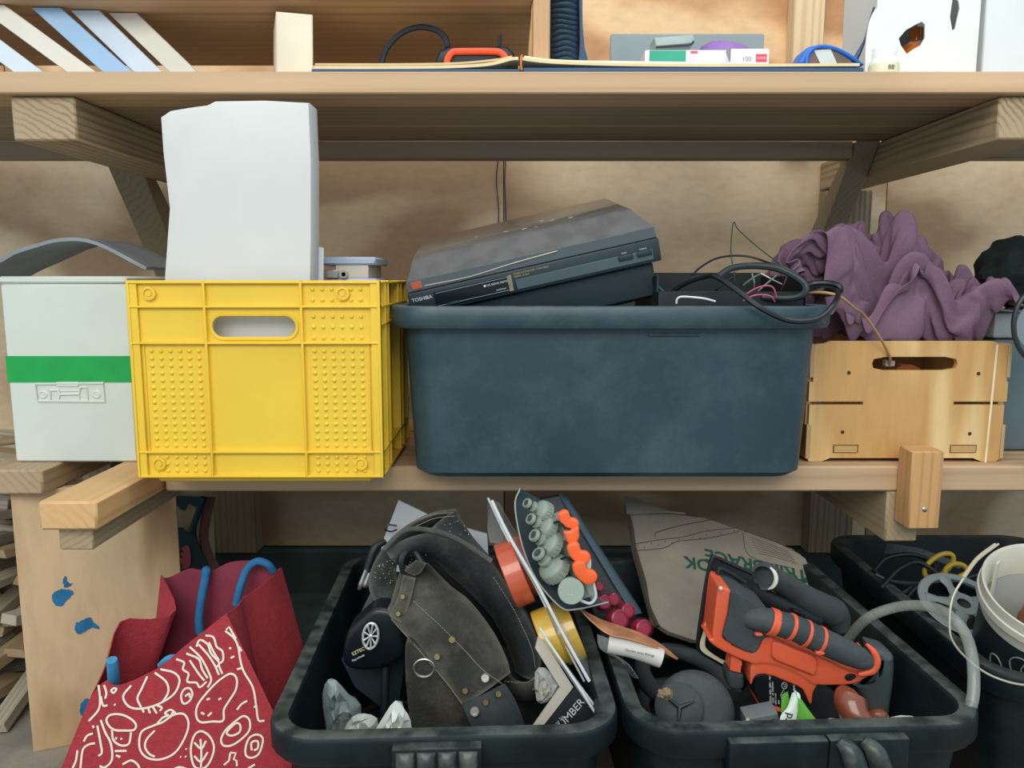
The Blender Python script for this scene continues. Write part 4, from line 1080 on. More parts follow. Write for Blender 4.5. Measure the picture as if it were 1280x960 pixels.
    (-45,3,-2,-3,-3,4,-1,-1,-14,-5,5,9,5,3,4,-5,-2,-9,-7,1,-7,1,-3,-5,3,-5,-2,8,3,6,1,6,-1,1,14,6,-1,0,3,6,-3,-2,0,6,1,3,-1,6,10,7,1,6,6,8,6,3,-3,-1,-2,1,-1,0,6,1,9,-1,-4,-6,-1,2),
    (-41,1,3,-4,2,-4,3,-3,-6,-5,0,9,1,6,1,-5,1,-5,-8,-4,-4,5,-9,-7,-4,-2,6,2,7,9,2,2,3,3,6,7,-2,2,5,6,-2,-2,-8,3,3,8,1,5,3,2,9,7,11,6,9,3,-7,5,-6,-1,5,-2,2,8,2,5,-2,-8,-5,-6),
    (-32,-2,2,-2,-5,4,-7,7,-2,-5,-4,3,4,6,2,-4,0,-1,-10,-7,-7,0,2,-10,-7,-3,13,0,7,3,10,3,-1,9,6,3,-3,4,3,6,1,-7,-11,6,0,8,6,5,1,4,4,12,9,5,0,9,-1,4,-6,-8,7,5,2,4,7,4,-1,-13,2,-7),
    (-32,9,-6,0,0,-3,1,-8,6,-4,4,-2,6,1,2,-2,1,-5,-12,-6,-7,-9,4,-1,-5,-8,8,6,10,3,1,6,9,5,5,4,-8,6,5,8,0,-4,-15,-5,5,10,9,7,4,2,0,9,11,10,1,-5,0,0,6,1,-7,4,8,7,11,1,-1,-14,0,-1),
    (-26,1,7,-7,4,-3,-2,-10,-1,7,-5,12,10,-1,0,-5,-6,-3,-8,-8,-7,-10,-7,5,-2,-7,-2,6,9,11,8,4,6,8,7,0,-2,-6,9,9,5,-6,-13,-7,6,6,4,7,2,3,4,7,2,12,13,2,-3,-5,5,0,-3,7,0,11,9,9,-6,-13,0,-4),
    (-19,1,-1,0,1,5,-8,-6,-6,7,2,5,8,8,-3,-4,-8,-9,-6,-10,-7,-5,-2,-8,-3,2,0,4,2,8,10,10,4,8,9,5,-6,-4,7,8,7,-5,-8,-7,4,4,2,4,4,4,3,4,5,5,5,9,7,-2,-4,0,0,8,2,9,9,8,-2,-17,1,1),
    (-6,-3,-1,-2,3,5,1,-8,-6,-4,2,11,4,6,4,-4,-15,-11,-12,-6,-3,-9,-7,6,-3,3,-1,-7,9,4,6,7,8,9,8,10,-6,-2,6,9,5,0,-3,-6,-7,7,6,1,3,2,4,1,9,7,-1,5,5,9,-2,-4,3,3,-2,12,2,7,6,-11,-3,2),
    (1,-6,0,4,0,8,0,-4,-9,-6,4,7,6,3,5,-2,-11,-18,-11,-8,-3,-6,-4,0,3,3,-3,-9,7,5,5,4,2,8,7,7,8,-1,6,7,8,3,-2,-4,-5,-1,5,3,4,2,-2,8,-1,14,4,4,-1,0,7,2,3,-4,-2,5,5,2,3,5,-5,7),
    (-3,4,3,0,3,-3,11,1,-12,-7,2,8,8,2,1,2,-7,-20,-20,-7,-2,2,-5,2,0,-5,-3,-4,5,7,4,4,6,6,4,6,5,8,5,6,9,5,1,-5,-3,-5,5,4,1,-1,4,6,-7,8,3,8,5,1,-5,9,6,-6,4,-4,3,8,1,7,0,7),
    (3,4,2,0,3,-3,6,7,-6,-9,1,5,8,6,1,-1,-5,-22,-21,-9,-2,5,-2,0,1,-6,-5,-5,4,10,8,1,5,9,4,4,5,4,5,11,11,1,2,-7,-2,-11,3,6,0,7,5,5,-8,7,5,-1,6,-2,4,8,3,-4,5,2,0,2,13,2,2,4),
    (3,6,8,2,-3,1,3,3,-1,-5,2,6,6,4,4,-5,-12,-25,-16,-6,0,4,1,-6,1,1,-5,-5,0,7,9,9,0,-1,9,9,6,5,7,5,11,6,-1,-6,-2,-10,0,4,2,6,6,6,-8,0,11,4,2,0,4,0,4,-5,9,5,6,-2,8,8,6,5),
    (-3,5,10,12,-4,6,0,-2,-6,7,1,5,2,3,9,-12,-15,-24,-16,0,3,2,6,-8,-6,-2,3,1,-2,3,7,9,7,-1,2,9,11,8,7,1,-1,11,7,-5,-12,-3,1,7,2,2,9,5,-6,-8,10,6,7,-4,9,2,-4,-3,8,8,3,7,5,5,6,9),
    (6,-8,6,16,3,7,4,-2,-6,2,8,6,1,0,0,-17,-16,-16,-10,2,6,-5,4,-2,-7,2,0,-6,3,5,2,7,5,7,1,1,4,7,5,9,8,7,7,0,-11,-4,-1,9,5,4,-2,6,3,-9,8,5,3,-4,4,9,3,-4,1,12,2,10,4,7,3,-1),
    (1,6,-4,15,15,-3,6,3,-6,5,1,6,8,-5,-15,-13,-16,-5,-7,0,-3,4,-5,-3,2,2,1,1,-2,5,2,-1,8,6,3,6,-1,0,6,12,11,12,-3,-2,-2,-3,-5,7,9,5,-3,-4,12,-2,1,9,3,-1,-5,0,6,6,-2,9,8,8,6,3,8,2),
    (-5,9,9,12,15,-2,0,7,-4,4,3,5,5,-13,-12,-14,-8,-2,-3,-3,-2,-4,1,-4,1,2,3,0,0,1,5,-3,5,7,-1,5,8,-5,8,7,10,11,3,-12,4,5,-5,1,10,8,-2,-10,8,8,-3,7,6,2,-4,-5,-1,7,8,1,10,4,5,8,7,9),
    (4,-5,11,14,14,1,8,-1,3,6,-1,3,0,-14,-12,-5,-7,3,3,-7,-9,0,-4,-5,2,-5,7,6,-1,-3,2,4,4,4,1,2,5,-2,9,9,9,8,2,-7,-3,10,2,-8,3,11,5,-7,1,11,0,7,3,5,-5,-2,-5,-2,9,9,0,5,-2,7,14,14),
    (-2,8,3,9,11,8,6,7,3,7,6,-6,-7,-9,-11,-5,4,6,0,-7,-7,-6,-6,-4,-2,-1,5,6,1,-3,1,3,5,5,1,2,2,0,6,9,10,7,7,-7,-7,3,4,4,-5,1,9,2,-1,3,6,4,8,3,-1,-1,-4,-2,5,10,0,2,-1,2,8,10),
    (-14,14,15,4,10,10,7,1,9,7,0,-9,-6,0,-7,-2,-1,3,5,4,-7,-14,-15,-5,0,4,5,3,3,-3,-2,6,3,4,4,0,4,4,4,10,6,-1,13,-1,-7,-5,-4,-2,-1,3,7,7,8,7,2,0,-1,6,6,6,-6,2,4,8,-2,1,3,0,6,4),
    (-24,14,17,16,10,9,10,3,-1,3,-4,3,-5,-1,2,-2,0,1,-5,1,-3,-10,-8,-7,1,1,5,4,5,-8,2,-2,9,3,-2,4,6,4,10,9,-2,-1,13,3,-7,-8,-1,1,0,4,2,5,9,0,9,1,-3,1,6,5,2,4,0,11,3,-4,-1,3,7,1),
    (-23,13,14,18,15,7,9,9,5,-1,-4,-7,4,-1,1,-6,6,1,-4,-7,-7,-8,-8,-7,5,7,-1,-2,3,0,6,-2,5,7,0,-3,7,-1,12,11,3,-7,7,11,-7,-1,-2,1,3,-2,1,1,14,0,1,8,-3,2,5,2,8,7,2,-2,11,5,-2,-1,-3,3),
    (-15,11,15,17,11,11,6,7,3,1,3,-7,0,3,1,-9,-2,7,-1,-8,-8,-9,-6,-2,-1,7,3,-5,-1,3,7,4,0,4,4,-2,8,-2,3,10,10,0,-4,10,0,-8,7,0,4,1,-1,-2,12,7,-5,5,2,-1,2,5,2,9,9,-1,13,-2,6,-1,-3,-4),
    (-12,18,15,12,13,-1,10,4,-2,2,5,7,2,1,-2,-5,-7,-4,4,-2,-11,-6,-3,-5,-7,7,9,1,-3,2,5,7,-2,7,4,0,2,7,-2,4,10,1,0,0,5,-4,3,6,0,2,-1,5,2,12,-3,-5,3,3,4,4,6,-2,5,12,13,-2,1,1,0,-2),
    (-5,14,16,12,13,4,2,5,1,3,6,5,-7,7,3,-4,-6,-9,-5,-1,-5,-4,-2,-3,-5,-2,5,7,2,0,7,3,4,3,3,5,2,6,2,-5,5,7,1,5,-3,5,-1,-1,8,0,0,4,4,0,7,0,2,0,4,1,4,7,2,11,9,1,3,2,-3,-1),
    (6,12,13,12,11,9,4,4,3,1,6,3,-5,-6,-1,3,0,-4,-7,-8,-7,-4,-1,3,-7,1,3,7,4,4,-1,5,2,2,3,8,7,-3,1,7,-9,2,5,13,0,0,4,-7,2,8,7,2,2,-2,7,3,-1,3,3,2,1,3,9,12,7,-1,0,6,-3,-6),
    (13,11,14,11,10,10,7,2,0,6,-1,-2,3,-5,-9,-3,1,0,2,-4,-4,-5,-4,-4,-4,6,-7,2,9,8,5,5,0,-1,5,4,10,-4,-3,5,3,-1,3,4,6,3,0,-1,2,0,5,9,6,0,-2,8,2,-3,9,0,1,4,9,-2,10,6,-5,2,2,-6),
    (17,14,12,8,12,6,12,3,-1,-8,8,-6,1,-1,0,-1,2,0,1,0,-6,-7,-7,-5,-1,5,-3,-2,2,10,8,-7,6,8,2,4,3,9,-4,1,7,-2,6,2,3,4,-2,1,5,-2,0,0,8,12,-5,2,7,-3,8,6,-3,4,3,-6,9,1,6,3,-11,-3),
    (26,10,18,5,3,7,3,1,3,2,-7,0,3,11,4,-3,1,0,-6,3,-5,-6,-5,-7,-6,-2,7,0,1,4,6,5,2,7,6,4,-6,8,4,4,0,1,7,6,-3,3,4,-3,-3,5,5,1,2,1,-1,5,8,7,4,6,-4,-5,-2,1,0,0,3,6,4,0),
    (34,8,17,10,2,-1,9,-5,-4,3,3,3,7,6,7,-7,-1,6,-7,-5,1,-13,-11,-1,0,-4,4,2,5,5,6,6,3,2,3,7,-4,4,6,8,-1,-2,7,9,-1,-5,3,5,-6,-4,8,9,0,1,-3,-2,7,5,9,4,5,-3,-10,-8,2,-3,-1,7,7,6),
    (43,7,12,12,4,0,4,2,-4,1,6,1,3,6,1,3,-4,1,-3,-11,0,-6,-11,-4,-2,5,1,3,5,7,7,0,4,5,-2,2,7,3,7,0,1,3,3,6,7,-1,-5,2,4,-6,2,4,-2,8,2,-1,3,3,0,2,3,10,-5,-6,-2,-9,-6,2,6,10),
    (48,11,14,6,4,2,6,2,-1,-5,7,5,-1,-6,12,4,0,-6,-6,-11,-3,-7,-2,-5,-2,8,-3,1,0,10,10,7,-6,3,10,3,4,4,1,9,-2,2,0,3,0,9,0,0,3,1,-1,4,-1,1,3,0,7,4,-1,-2,-4,-3,0,-7,2,8,-9,2,-4,8),
    (62,11,9,6,4,1,0,4,5,-3,-2,7,3,-6,0,5,-2,0,-11,-4,-12,8,-4,-5,0,-1,7,-3,0,1,8,10,5,-5,14,8,4,3,0,3,5,0,3,1,1,-1,5,3,4,-3,6,4,-1,0,2,-1,-1,10,0,-1,-3,-9,-1,0,-9,8,1,-5,4,1),
    (73,12,10,-2,6,2,-2,-8,13,4,-2,-7,8,0,3,2,-10,-11,3,-4,-6,2,8,-9,2,4,-2,-1,-6,3,0,8,11,3,1,14,9,3,2,4,2,2,1,4,-1,1,-3,7,4,-1,-7,7,9,0,0,-2,-6,2,0,5,-5,-11,0,12,-9,-5,12,-13,7,11),
   ),
   (
    (41,9,4,5,0,10,7,4,4,7,-2,-1,-8,-11,-4,-8,-7,-13,-5,-7,-2,8,-4,-11,0,10,-8,-9,9,12,12,7,9,4,-6,-2,7,7,-3,3,-7,-10,0,1,5,3,5,2,-4,-8,-9,-13,-14,-7,-2,11,9,4,1,-10,-9,-6,-2,-1,-1,6,-3,-3,2,-2),
    (38,4,7,7,1,7,13,7,-8,4,7,-8,1,4,-9,-8,-11,-11,-10,-1,-6,-5,1,1,-7,-3,7,-3,2,10,10,4,10,10,-3,-10,-1,5,2,-2,-8,-6,2,8,9,5,1,-2,-5,-6,-11,-16,-3,-3,-9,0,10,12,6,-3,-6,-7,-2,-2,-7,-5,4,2,-5,-2),
    (29,10,7,5,-1,10,16,7,3,-12,4,1,7,-1,-1,-10,-13,-12,-8,-8,2,-9,-9,1,6,-7,-2,9,12,3,-1,5,8,6,6,-2,-5,-6,-1,-4,-8,-4,5,10,6,2,5,-4,-1,-8,-7,-11,-12,7,-5,-6,2,8,10,1,7,2,-2,-5,-10,-8,-6,3,0,-10),
    (32,6,3,6,6,10,2,9,7,-3,-11,5,8,-1,-3,-3,-11,-13,-2,-9,-9,1,-8,-9,2,-1,-4,15,14,6,0,-2,2,4,3,6,2,-4,-7,-10,-6,-3,5,8,4,3,2,1,-6,4,-15,-14,1,-2,6,-8,2,-5,7,8,4,8,7,1,-9,-12,-8,-3,-5,-6),
    (33,6,-1,3,12,12,0,6,-1,9,-14,-1,4,3,-6,-1,-4,-12,0,-9,-8,-5,-2,-9,-8,2,6,11,6,4,2,-4,-1,4,4,7,2,5,-1,-15,-12,-5,11,1,5,2,1,-1,2,1,-9,-20,11,8,0,-2,-11,2,-8,7,5,9,8,5,1,-11,-9,-8,-4,-14),
    (31,7,4,2,4,10,3,11,-4,1,1,-6,-5,5,-2,-7,0,-4,-5,-9,-5,-8,1,-6,-11,0,11,2,4,3,-4,2,1,4,9,-2,3,6,0,-7,-12,-12,11,4,0,-1,-1,4,-2,2,-4,-17,16,15,4,-3,-10,-4,-10,-7,7,5,8,9,0,3,-10,-7,-8,-13),
    (22,7,4,7,9,4,1,2,-2,1,3,8,-8,3,5,-11,-8,5,-6,-9,-2,-7,-2,0,-9,-7,2,1,1,3,-1,0,3,5,12,2,4,-2,-1,-6,0,-15,0,3,2,3,-7,3,2,-6,0,-1,20,11,7,-8,-3,-8,-9,-8,0,0,7,13,-2,1,4,-12,-9,-8),
    (15,7,6,3,9,-2,7,13,3,-3,2,1,3,0,-2,-4,-8,-3,-1,-8,-2,-4,-7,-2,-2,-10,-4,-2,1,2,-1,0,1,6,9,4,6,1,-4,-3,3,-7,-7,1,-2,3,2,-3,-5,1,-4,14,17,13,7,-2,-9,-2,-12,-5,-1,0,3,7,6,-6,0,1,-12,-12),
    (14,4,2,8,6,8,-2,5,10,-5,1,10,-4,4,7,-6,-5,-4,1,-12,-9,-5,2,-4,-10,-2,-4,4,0,1,0,-3,-4,-1,6,7,7,4,-10,-2,2,-1,-11,2,-3,-1,6,5,-7,-3,6,11,17,11,2,8,-7,-9,-2,-9,5,-2,2,5,5,-3,-3,1,-13,-14),
    (11,3,6,4,6,6,8,-2,0,10,-5,8,12,-5,6,4,-8,-6,-8,-6,-7,-11,1,3,-10,-11,6,1,5,-6,1,1,4,-7,-2,0,9,6,-4,-10,-3,9,-1,-7,-3,-2,1,1,8,-5,3,13,13,9,-5,5,3,1,0,-9,5,-3,6,4,3,-2,0,-5,-14,-16),
    (8,0,8,8,5,3,5,10,-4,4,11,-3,8,10,-5,-6,7,-8,-14,-4,-7,-10,-3,3,-9,-12,3,10,10,-6,-12,13,5,-1,-7,-8,-2,9,4,-8,-3,-4,8,3,-1,2,-4,-5,-3,2,0,10,10,7,-2,-2,2,8,10,1,-3,4,7,4,1,-6,0,1,-18,-18),
    (12,-5,3,11,5,2,6,8,7,4,3,7,-2,7,9,-6,-8,-8,-15,-2,-3,-10,-8,1,-4,-6,-1,10,20,-9,-18,15,9,2,-10,-6,-10,-1,7,4,1,-8,1,0,5,6,2,-2,-4,-3,-1,4,6,4,-6,-2,-2,10,9,9,6,-3,10,10,2,-3,-5,-7,-14,-13),
    (9,4,5,2,12,2,-1,7,8,10,-1,3,9,3,7,0,-12,-12,-24,-3,-1,3,-11,7,-4,-6,-3,11,20,-9,-19,7,6,3,-9,-5,-4,-8,1,6,4,6,2,1,4,6,-3,1,0,-3,-4,-5,1,11,-6,-8,1,1,4,10,10,7,6,11,0,6,-2,-7,-17,-19),
    (5,3,8,6,9,8,4,-1,7,10,7,-4,4,10,1,-2,-10,-14,-24,-10,4,8,-2,3,2,-2,-1,6,16,-8,-16,-11,8,4,-1,-11,-5,2,-1,-4,8,8,6,6,2,9,-3,2,-4,-5,-2,-4,-6,5,2,-12,-9,7,-2,1,13,12,10,15,10,-2,1,-7,-11,-17),
    (9,2,8,4,5,9,9,1,1,11,6,5,-6,7,10,-11,-16,-7,-17,-17,1,3,5,12,5,4,2,1,10,-10,-8,-12,-9,5,6,-6,-13,-2,6,-1,-1,11,16,7,3,1,4,3,-5,-6,-4,0,-7,5,-4,-11,-14,-4,1,0,14,17,16,18,9,2,1,-4,-12,-14),
    (9,6,5,10,4,1,8,6,4,6,-4,8,10,-7,8,0,-18,-17,-5,-16,-9,1,8,13,12,13,6,-1,-3,-6,-8,-7,-12,-9,2,5,-12,-1,2,-4,5,11,18,11,-3,4,8,2,-8,-6,-8,-4,0,8,-9,-12,-9,-8,-1,4,11,19,21,21,8,2,2,-7,-12,-10),
    (6,7,7,10,8,3,4,9,-1,-3,6,-3,9,4,0,8,-12,-20,-11,-9,-16,3,8,13,14,18,10,-1,-6,-8,-9,-6,-7,-10,-5,-4,-6,-3,9,5,3,6,11,15,1,2,6,-4,-12,-5,2,-9,-1,11,-6,-12,-7,-7,-6,9,12,21,21,16,15,0,-9,-1,-12,-9),
    (11,2,7,6,7,5,5,-1,0,-1,7,9,8,-7,4,7,-3,-17,-13,-8,-13,-2,7,10,11,20,14,-3,-6,-9,-7,-8,-7,0,-7,-8,-2,-7,3,12,8,3,3,9,7,-6,1,6,-9,-9,-3,3,0,7,2,-10,-9,-9,-3,5,16,16,24,17,9,3,-11,-14,-4,0),
    (9,10,5,1,4,2,4,-1,-2,7,3,5,11,4,-11,6,6,-13,-7,-7,-11,-3,6,6,6,15,15,6,-7,-9,-11,-3,-6,-7,-5,4,-3,-8,-7,11,11,10,1,-1,6,-6,6,-3,-6,6,-11,-5,4,4,8,-2,-10,-5,-5,7,8,19,18,14,10,0,-13,-14,-6,0),
    (6,7,11,4,-5,1,6,-5,2,6,3,-1,9,14,4,-8,-1,3,-9,-3,-3,-5,4,2,2,7,8,12,0,-9,-9,-5,-3,-5,-5,-9,-2,3,-7,4,12,8,5,-3,-4,10,10,-2,-8,-7,-5,-11,-1,4,10,7,-2,-8,-6,7,8,9,17,8,0,-2,-8,-2,6,-3),
    (8,-1,7,6,2,-5,8,4,-7,1,0,8,5,8,9,0,-2,6,-1,-4,5,-2,-7,4,5,-7,0,12,8,-3,-7,-6,-3,-7,-11,-11,-10,2,6,-2,11,9,11,1,-1,3,8,6,-4,-11,-8,-11,-9,4,5,7,7,0,-12,4,6,10,8,2,-4,-4,0,3,10,8),
    (21,-7,-5,-2,8,-6,9,4,6,-3,-7,9,6,9,3,12,3,-3,8,-2,5,6,-1,-10,3,-3,-9,-1,10,11,-4,-7,-6,-9,-9,-13,-15,-5,4,8,14,5,9,8,-1,7,7,1,4,-12,-12,-9,-12,-9,5,7,5,12,-4,-11,-1,7,4,-2,-6,1,6,10,10,10),
    (15,-3,4,-4,-6,2,3,4,3,2,-1,3,10,4,8,10,3,9,7,4,3,9,-2,-11,-4,-8,-2,-5,7,4,5,-1,-9,-9,-14,-7,-13,-10,-4,8,14,9,7,10,-1,3,17,5,-7,-8,-18,-14,1,-12,-9,5,7,13,9,-2,-8,-8,-4,-6,-4,6,11,13,10,8),
    (22,-7,1,5,-7,-6,8,-4,0,2,1,6,6,10,8,9,13,13,5,6,3,-3,-4,-6,-9,-7,-6,-1,14,-1,-7,7,-2,-9,-13,-16,-11,-1,-7,0,20,7,6,4,10,-2,13,6,-5,-12,-17,-16,-7,1,-9,-5,7,11,9,9,-2,-9,-8,-5,-7,-2,13,13,14,12),
    (12,8,-5,4,5,-6,-7,1,-7,1,1,11,13,11,10,11,16,14,10,-1,1,-9,-10,-11,-8,-6,-8,9,17,-2,-9,-2,-2,-10,-10,-12,-16,5,1,-2,18,3,11,3,1,5,5,1,-1,-15,-11,-11,-9,-10,1,1,3,10,6,4,7,-7,-7,-10,0,-6,5,19,16,16),
    (6,6,10,-6,8,4,-11,-9,-3,4,5,4,15,6,12,16,17,14,7,3,-7,-11,-12,-13,-7,-4,-3,12,6,8,-6,-7,-10,-7,-11,-8,-9,-10,6,9,17,4,12,4,1,0,7,-6,-6,-17,-8,-10,2,-11,-2,0,7,8,10,1,1,-2,-10,-9,-8,6,-1,19,19,20),
    (12,-5,7,1,-2,13,3,-16,-5,2,5,12,13,6,7,13,13,14,3,-1,-3,-8,-14,-12,-10,-2,5,15,1,1,1,-8,-12,-7,-6,-7,-11,-10,0,14,19,13,11,6,4,-5,1,-6,-14,-11,-12,-5,-4,2,0,0,5,6,7,9,-2,-5,-12,-11,-10,-1,13,12,22,22),
    (21,-9,-4,11,-11,7,17,-4,-10,1,3,11,14,9,8,4,7,3,1,-1,-1,-5,-12,-11,-8,-4,4,15,9,0,-5,-6,-2,-12,-5,-5,-10,-6,3,-1,19,23,11,10,6,-6,-7,-9,-7,-7,-9,-11,-6,-5,3,8,5,8,6,5,3,-8,-12,-14,-11,-5,12,16,21,22),
    (29,-11,-8,7,-6,-2,14,13,-8,-2,9,7,7,8,9,2,-3,-3,0,-1,-2,-3,-8,-7,-8,-4,4,12,7,4,3,-5,-1,-4,-7,-5,-15,-13,8,3,12,20,16,14,7,-6,-1,-8,-5,-5,-8,-11,-9,-7,0,2,8,11,6,6,-1,-8,-11,-16,-10,-6,7,22,18,22),
    (19,8,-7,1,2,-10,2,16,13,-5,3,11,9,1,6,-1,-9,-8,-6,-2,-1,-1,-4,-7,-8,-4,3,11,12,1,1,3,-3,3,-1,-10,-10,-15,-4,7,11,17,18,12,10,5,-2,-7,-5,-2,-9,-12,-12,-2,0,2,1,10,13,6,1,-12,-16,-12,-9,-1,0,15,19,22),
    (17,0,8,3,4,-9,-10,12,15,10,4,-3,16,-5,2,3,-9,-12,-9,-9,-3,-2,-3,1,4,-2,-1,10,6,9,-9,-3,1,1,3,-5,-5,-12,-10,0,10,13,19,16,5,10,4,-8,-9,5,-5,-13,-17,-4,10,5,2,1,11,12,-2,-11,-14,-12,-9,0,5,6,17,20),
    (24,-1,-7,9,8,-3,-11,3,13,8,11,1,6,9,-8,1,-5,-12,-14,-6,-13,-2,1,0,4,9,6,2,-1,12,1,-9,-10,-5,1,5,-2,-4,-5,-9,3,11,12,14,11,12,6,5,-7,-9,-4,-2,-17,-2,-2,3,9,12,4,8,3,-14,-12,-10,-7,-3,7,8,13,17),
    (25,3,-11,3,10,6,-6,-5,11,2,9,7,12,10,-3,-9,-8,-10,-12,-12,-5,-9,0,2,10,5,9,8,-10,2,10,-6,-3,-4,-8,-7,2,0,0,-8,-1,2,11,9,16,16,11,3,-2,-7,-12,-6,-2,1,-1,-1,4,12,11,6,-3,-13,-13,-4,-3,-3,7,10,10,10),
    (16,9,-6,-4,13,10,3,-10,3,6,2,10,10,10,8,-12,-15,-6,-15,-16,-8,-2,7,5,4,7,8,9,-5,-10,1,8,2,0,-10,-9,-4,7,-3,-9,-4,4,3,7,16,9,13,5,-5,1,-4,-12,7,-3,-5,8,6,8,5,6,-5,-11,-7,-11,4,8,-1,6,8,10),
    (8,4,2,-4,9,15,7,-2,1,5,6,2,12,10,4,-13,-19,-3,-17,-9,-9,1,5,6,4,7,6,8,6,-6,-6,-4,6,5,-8,-6,-11,-1,4,-6,-1,1,3,7,13,10,2,9,2,-8,0,-4,7,0,-10,-2,10,12,4,-4,-5,-10,4,-8,-3,15,5,4,1,6),
    (8,5,-4,3,8,8,11,7,2,4,4,10,9,2,-7,-16,-10,-9,-15,-10,-2,6,5,4,6,8,5,6,8,1,-7,-2,-3,5,1,-7,-4,-6,-2,-4,-2,2,-3,10,13,12,-5,0,11,1,-10,-1,8,6,-9,-4,1,6,6,-2,-12,-10,5,3,-4,8,17,10,4,1),
    (8,5,6,0,6,8,6,9,6,9,0,6,12,-7,-17,-17,-8,-10,-8,-7,2,6,7,6,5,7,6,7,6,0,-1,1,-5,-3,4,-1,-7,-6,-5,1,-4,0,2,9,8,12,3,-5,0,6,-3,1,2,9,-11,-9,-1,-4,6,-1,-6,-10,0,6,8,6,11,10,10,9),
    (12,5,10,2,-4,16,2,5,10,6,9,4,5,-17,-16,-18,-10,-7,-6,6,3,1,6,7,8,7,2,1,8,6,-4,6,-1,-6,-1,-1,-1,2,-8,-5,-5,-2,3,13,4,9,10,-1,-8,0,2,7,-4,6,-4,-14,-3,-1,-10,-5,-2,-6,-2,10,10,11,10,9,5,11),
    (20,3,3,7,-1,7,11,-1,8,3,9,7,-3,-17,-18,-16,-11,2,-6,2,10,6,-2,8,6,7,1,3,-3,11,8,8,2,-7,-3,-2,-9,-1,-3,1,-7,3,2,11,5,5,11,-2,-1,-7,4,10,-3,-5,1,-14,-11,0,-10,-11,-4,-2,3,7,7,9,8,10,16,10),
    (25,7,2,4,2,-1,6,9,7,-4,6,1,-4,-14,-16,-14,-5,-4,6,1,3,7,3,5,0,2,9,8,-3,0,12,9,7,-1,-12,-1,-1,-2,-4,-5,-1,1,8,7,8,1,7,6,-7,0,4,9,-2,-9,-8,-3,-13,-9,-11,-10,-11,-5,9,11,4,8,8,10,12,14),
    (34,0,7,4,6,-2,-3,0,10,2,-1,-5,-6,-11,-11,-10,-6,7,6,4,-4,4,7,5,3,-4,1,8,1,0,10,10,4,6,-6,-12,6,4,-5,-3,-4,3,4,6,11,4,4,3,3,0,4,0,0,-9,-13,-9,-4,-8,-15,-12,-13,-7,5,10,6,7,9,9,12,12),
    (45,-1,-5,8,4,6,-5,-10,1,3,-2,1,-6,-12,-7,-7,8,8,-1,-5,-5,-2,0,9,6,5,7,-4,7,-2,11,6,7,-3,7,-7,-10,3,8,5,-5,6,-4,8,9,7,6,5,5,4,2,-4,-8,-9,-11,-9,-12,-10,-11,-10,-12,-7,10,5,10,6,-1,6,13,14),
    (40,10,3,-3,-3,3,5,-9,-9,-3,0,0,-3,-8,-10,-1,7,11,7,-3,-6,-1,-3,-2,4,4,6,7,2,2,8,3,6,3,-3,4,-5,-4,1,4,1,11,1,5,10,11,9,2,6,-1,-3,-6,-7,-15,-4,-9,-8,-13,-14,-13,-9,1,13,6,5,8,5,1,3,8),
    (22,16,16,6,-1,-14,2,3,-10,-6,-5,-5,4,-3,-7,4,-1,5,9,7,-8,4,-2,3,3,-5,-2,-2,7,10,8,-3,1,10,-4,-6,6,9,-2,-4,4,12,7,3,10,7,7,10,3,1,-13,-14,0,-14,-9,-4,-11,-4,-13,-12,-6,-2,14,15,5,-5,11,7,2,-8),
    (14,17,16,12,-1,-6,-8,-4,-5,-7,0,-9,-1,8,0,3,3,2,0,2,4,1,2,-8,3,0,2,-8,-1,10,7,2,-2,8,10,-4,-4,12,8,-2,-3,7,11,4,12,9,-1,5,8,-3,-12,-13,-7,-7,-11,0,-10,-10,-3,-7,-6,1,9,18,-2,-2,-5,2,8,9),
    (11,18,15,10,1,-10,-6,-5,-8,-4,-1,1,-2,0,5,8,8,1,2,0,2,-5,-5,-7,-6,2,7,7,-7,-1,7,5,7,0,10,10,-2,-3,12,6,-5,6,6,10,10,12,2,1,-6,-5,-9,-11,-12,-2,-8,-8,3,-11,-9,-3,-3,9,11,11,-7,7,1,-6,-10,6),
    (13,18,7,4,9,-4,-13,-10,-5,-3,-3,7,8,1,2,6,7,4,4,1,0,-8,-12,-9,-8,1,8,6,7,-6,0,6,8,9,6,4,2,3,2,8,6,4,5,4,10,9,-2,-5,2,-5,-11,-12,-10,-3,-1,-9,-3,4,-12,0,0,-3,14,15,-6,-9,8,4,-8,-7),
    (14,16,14,-6,1,6,-7,-11,-10,5,-5,4,11,5,0,10,6,0,4,7,0,-9,-12,-15,-7,-8,4,7,9,3,-8,7,9,9,5,5,3,9,4,4,6,8,8,0,-1,3,3,-8,-4,1,-2,-9,-13,-10,9,-5,-6,5,-9,-12,6,5,5,11,-2,-8,-5,12,-1,-4),
    (11,14,15,4,-7,0,1,-5,-2,-2,2,3,4,6,4,8,3,7,6,4,-5,-10,-13,-12,-12,-5,-3,4,4,0,7,9,8,2,5,2,10,5,8,6,5,9,10,4,-1,-8,-5,-3,1,-9,-2,-3,-5,-11,-5,7,-6,-6,3,-10,-1,11,2,3,-5,-5,-3,2,1,1),
    (20,0,13,14,1,-2,-2,1,2,-1,2,1,4,3,4,11,2,-8,8,4,-6,-12,-11,-12,-15,-3,-5,1,9,3,4,7,6,4,10,-3,10,11,5,9,3,8,9,5,1,-2,-14,-5,5,-4,-12,-10,0,-4,-8,-3,0,-8,6,-1,-7,8,0,1,-3,-9,-6,5,2,1),
    (18,8,3,18,11,1,-1,3,2,0,-4,0,9,1,-3,-3,7,0,-5,4,-1,-10,-13,-13,-10,-11,0,5,2,7,3,8,6,7,8,2,7,6,6,6,-1,9,10,9,-3,-3,-5,-9,-3,0,-1,-9,-11,-8,-7,-3,-2,-1,-2,2,0,2,1,2,0,-3,-10,-6,5,-3),
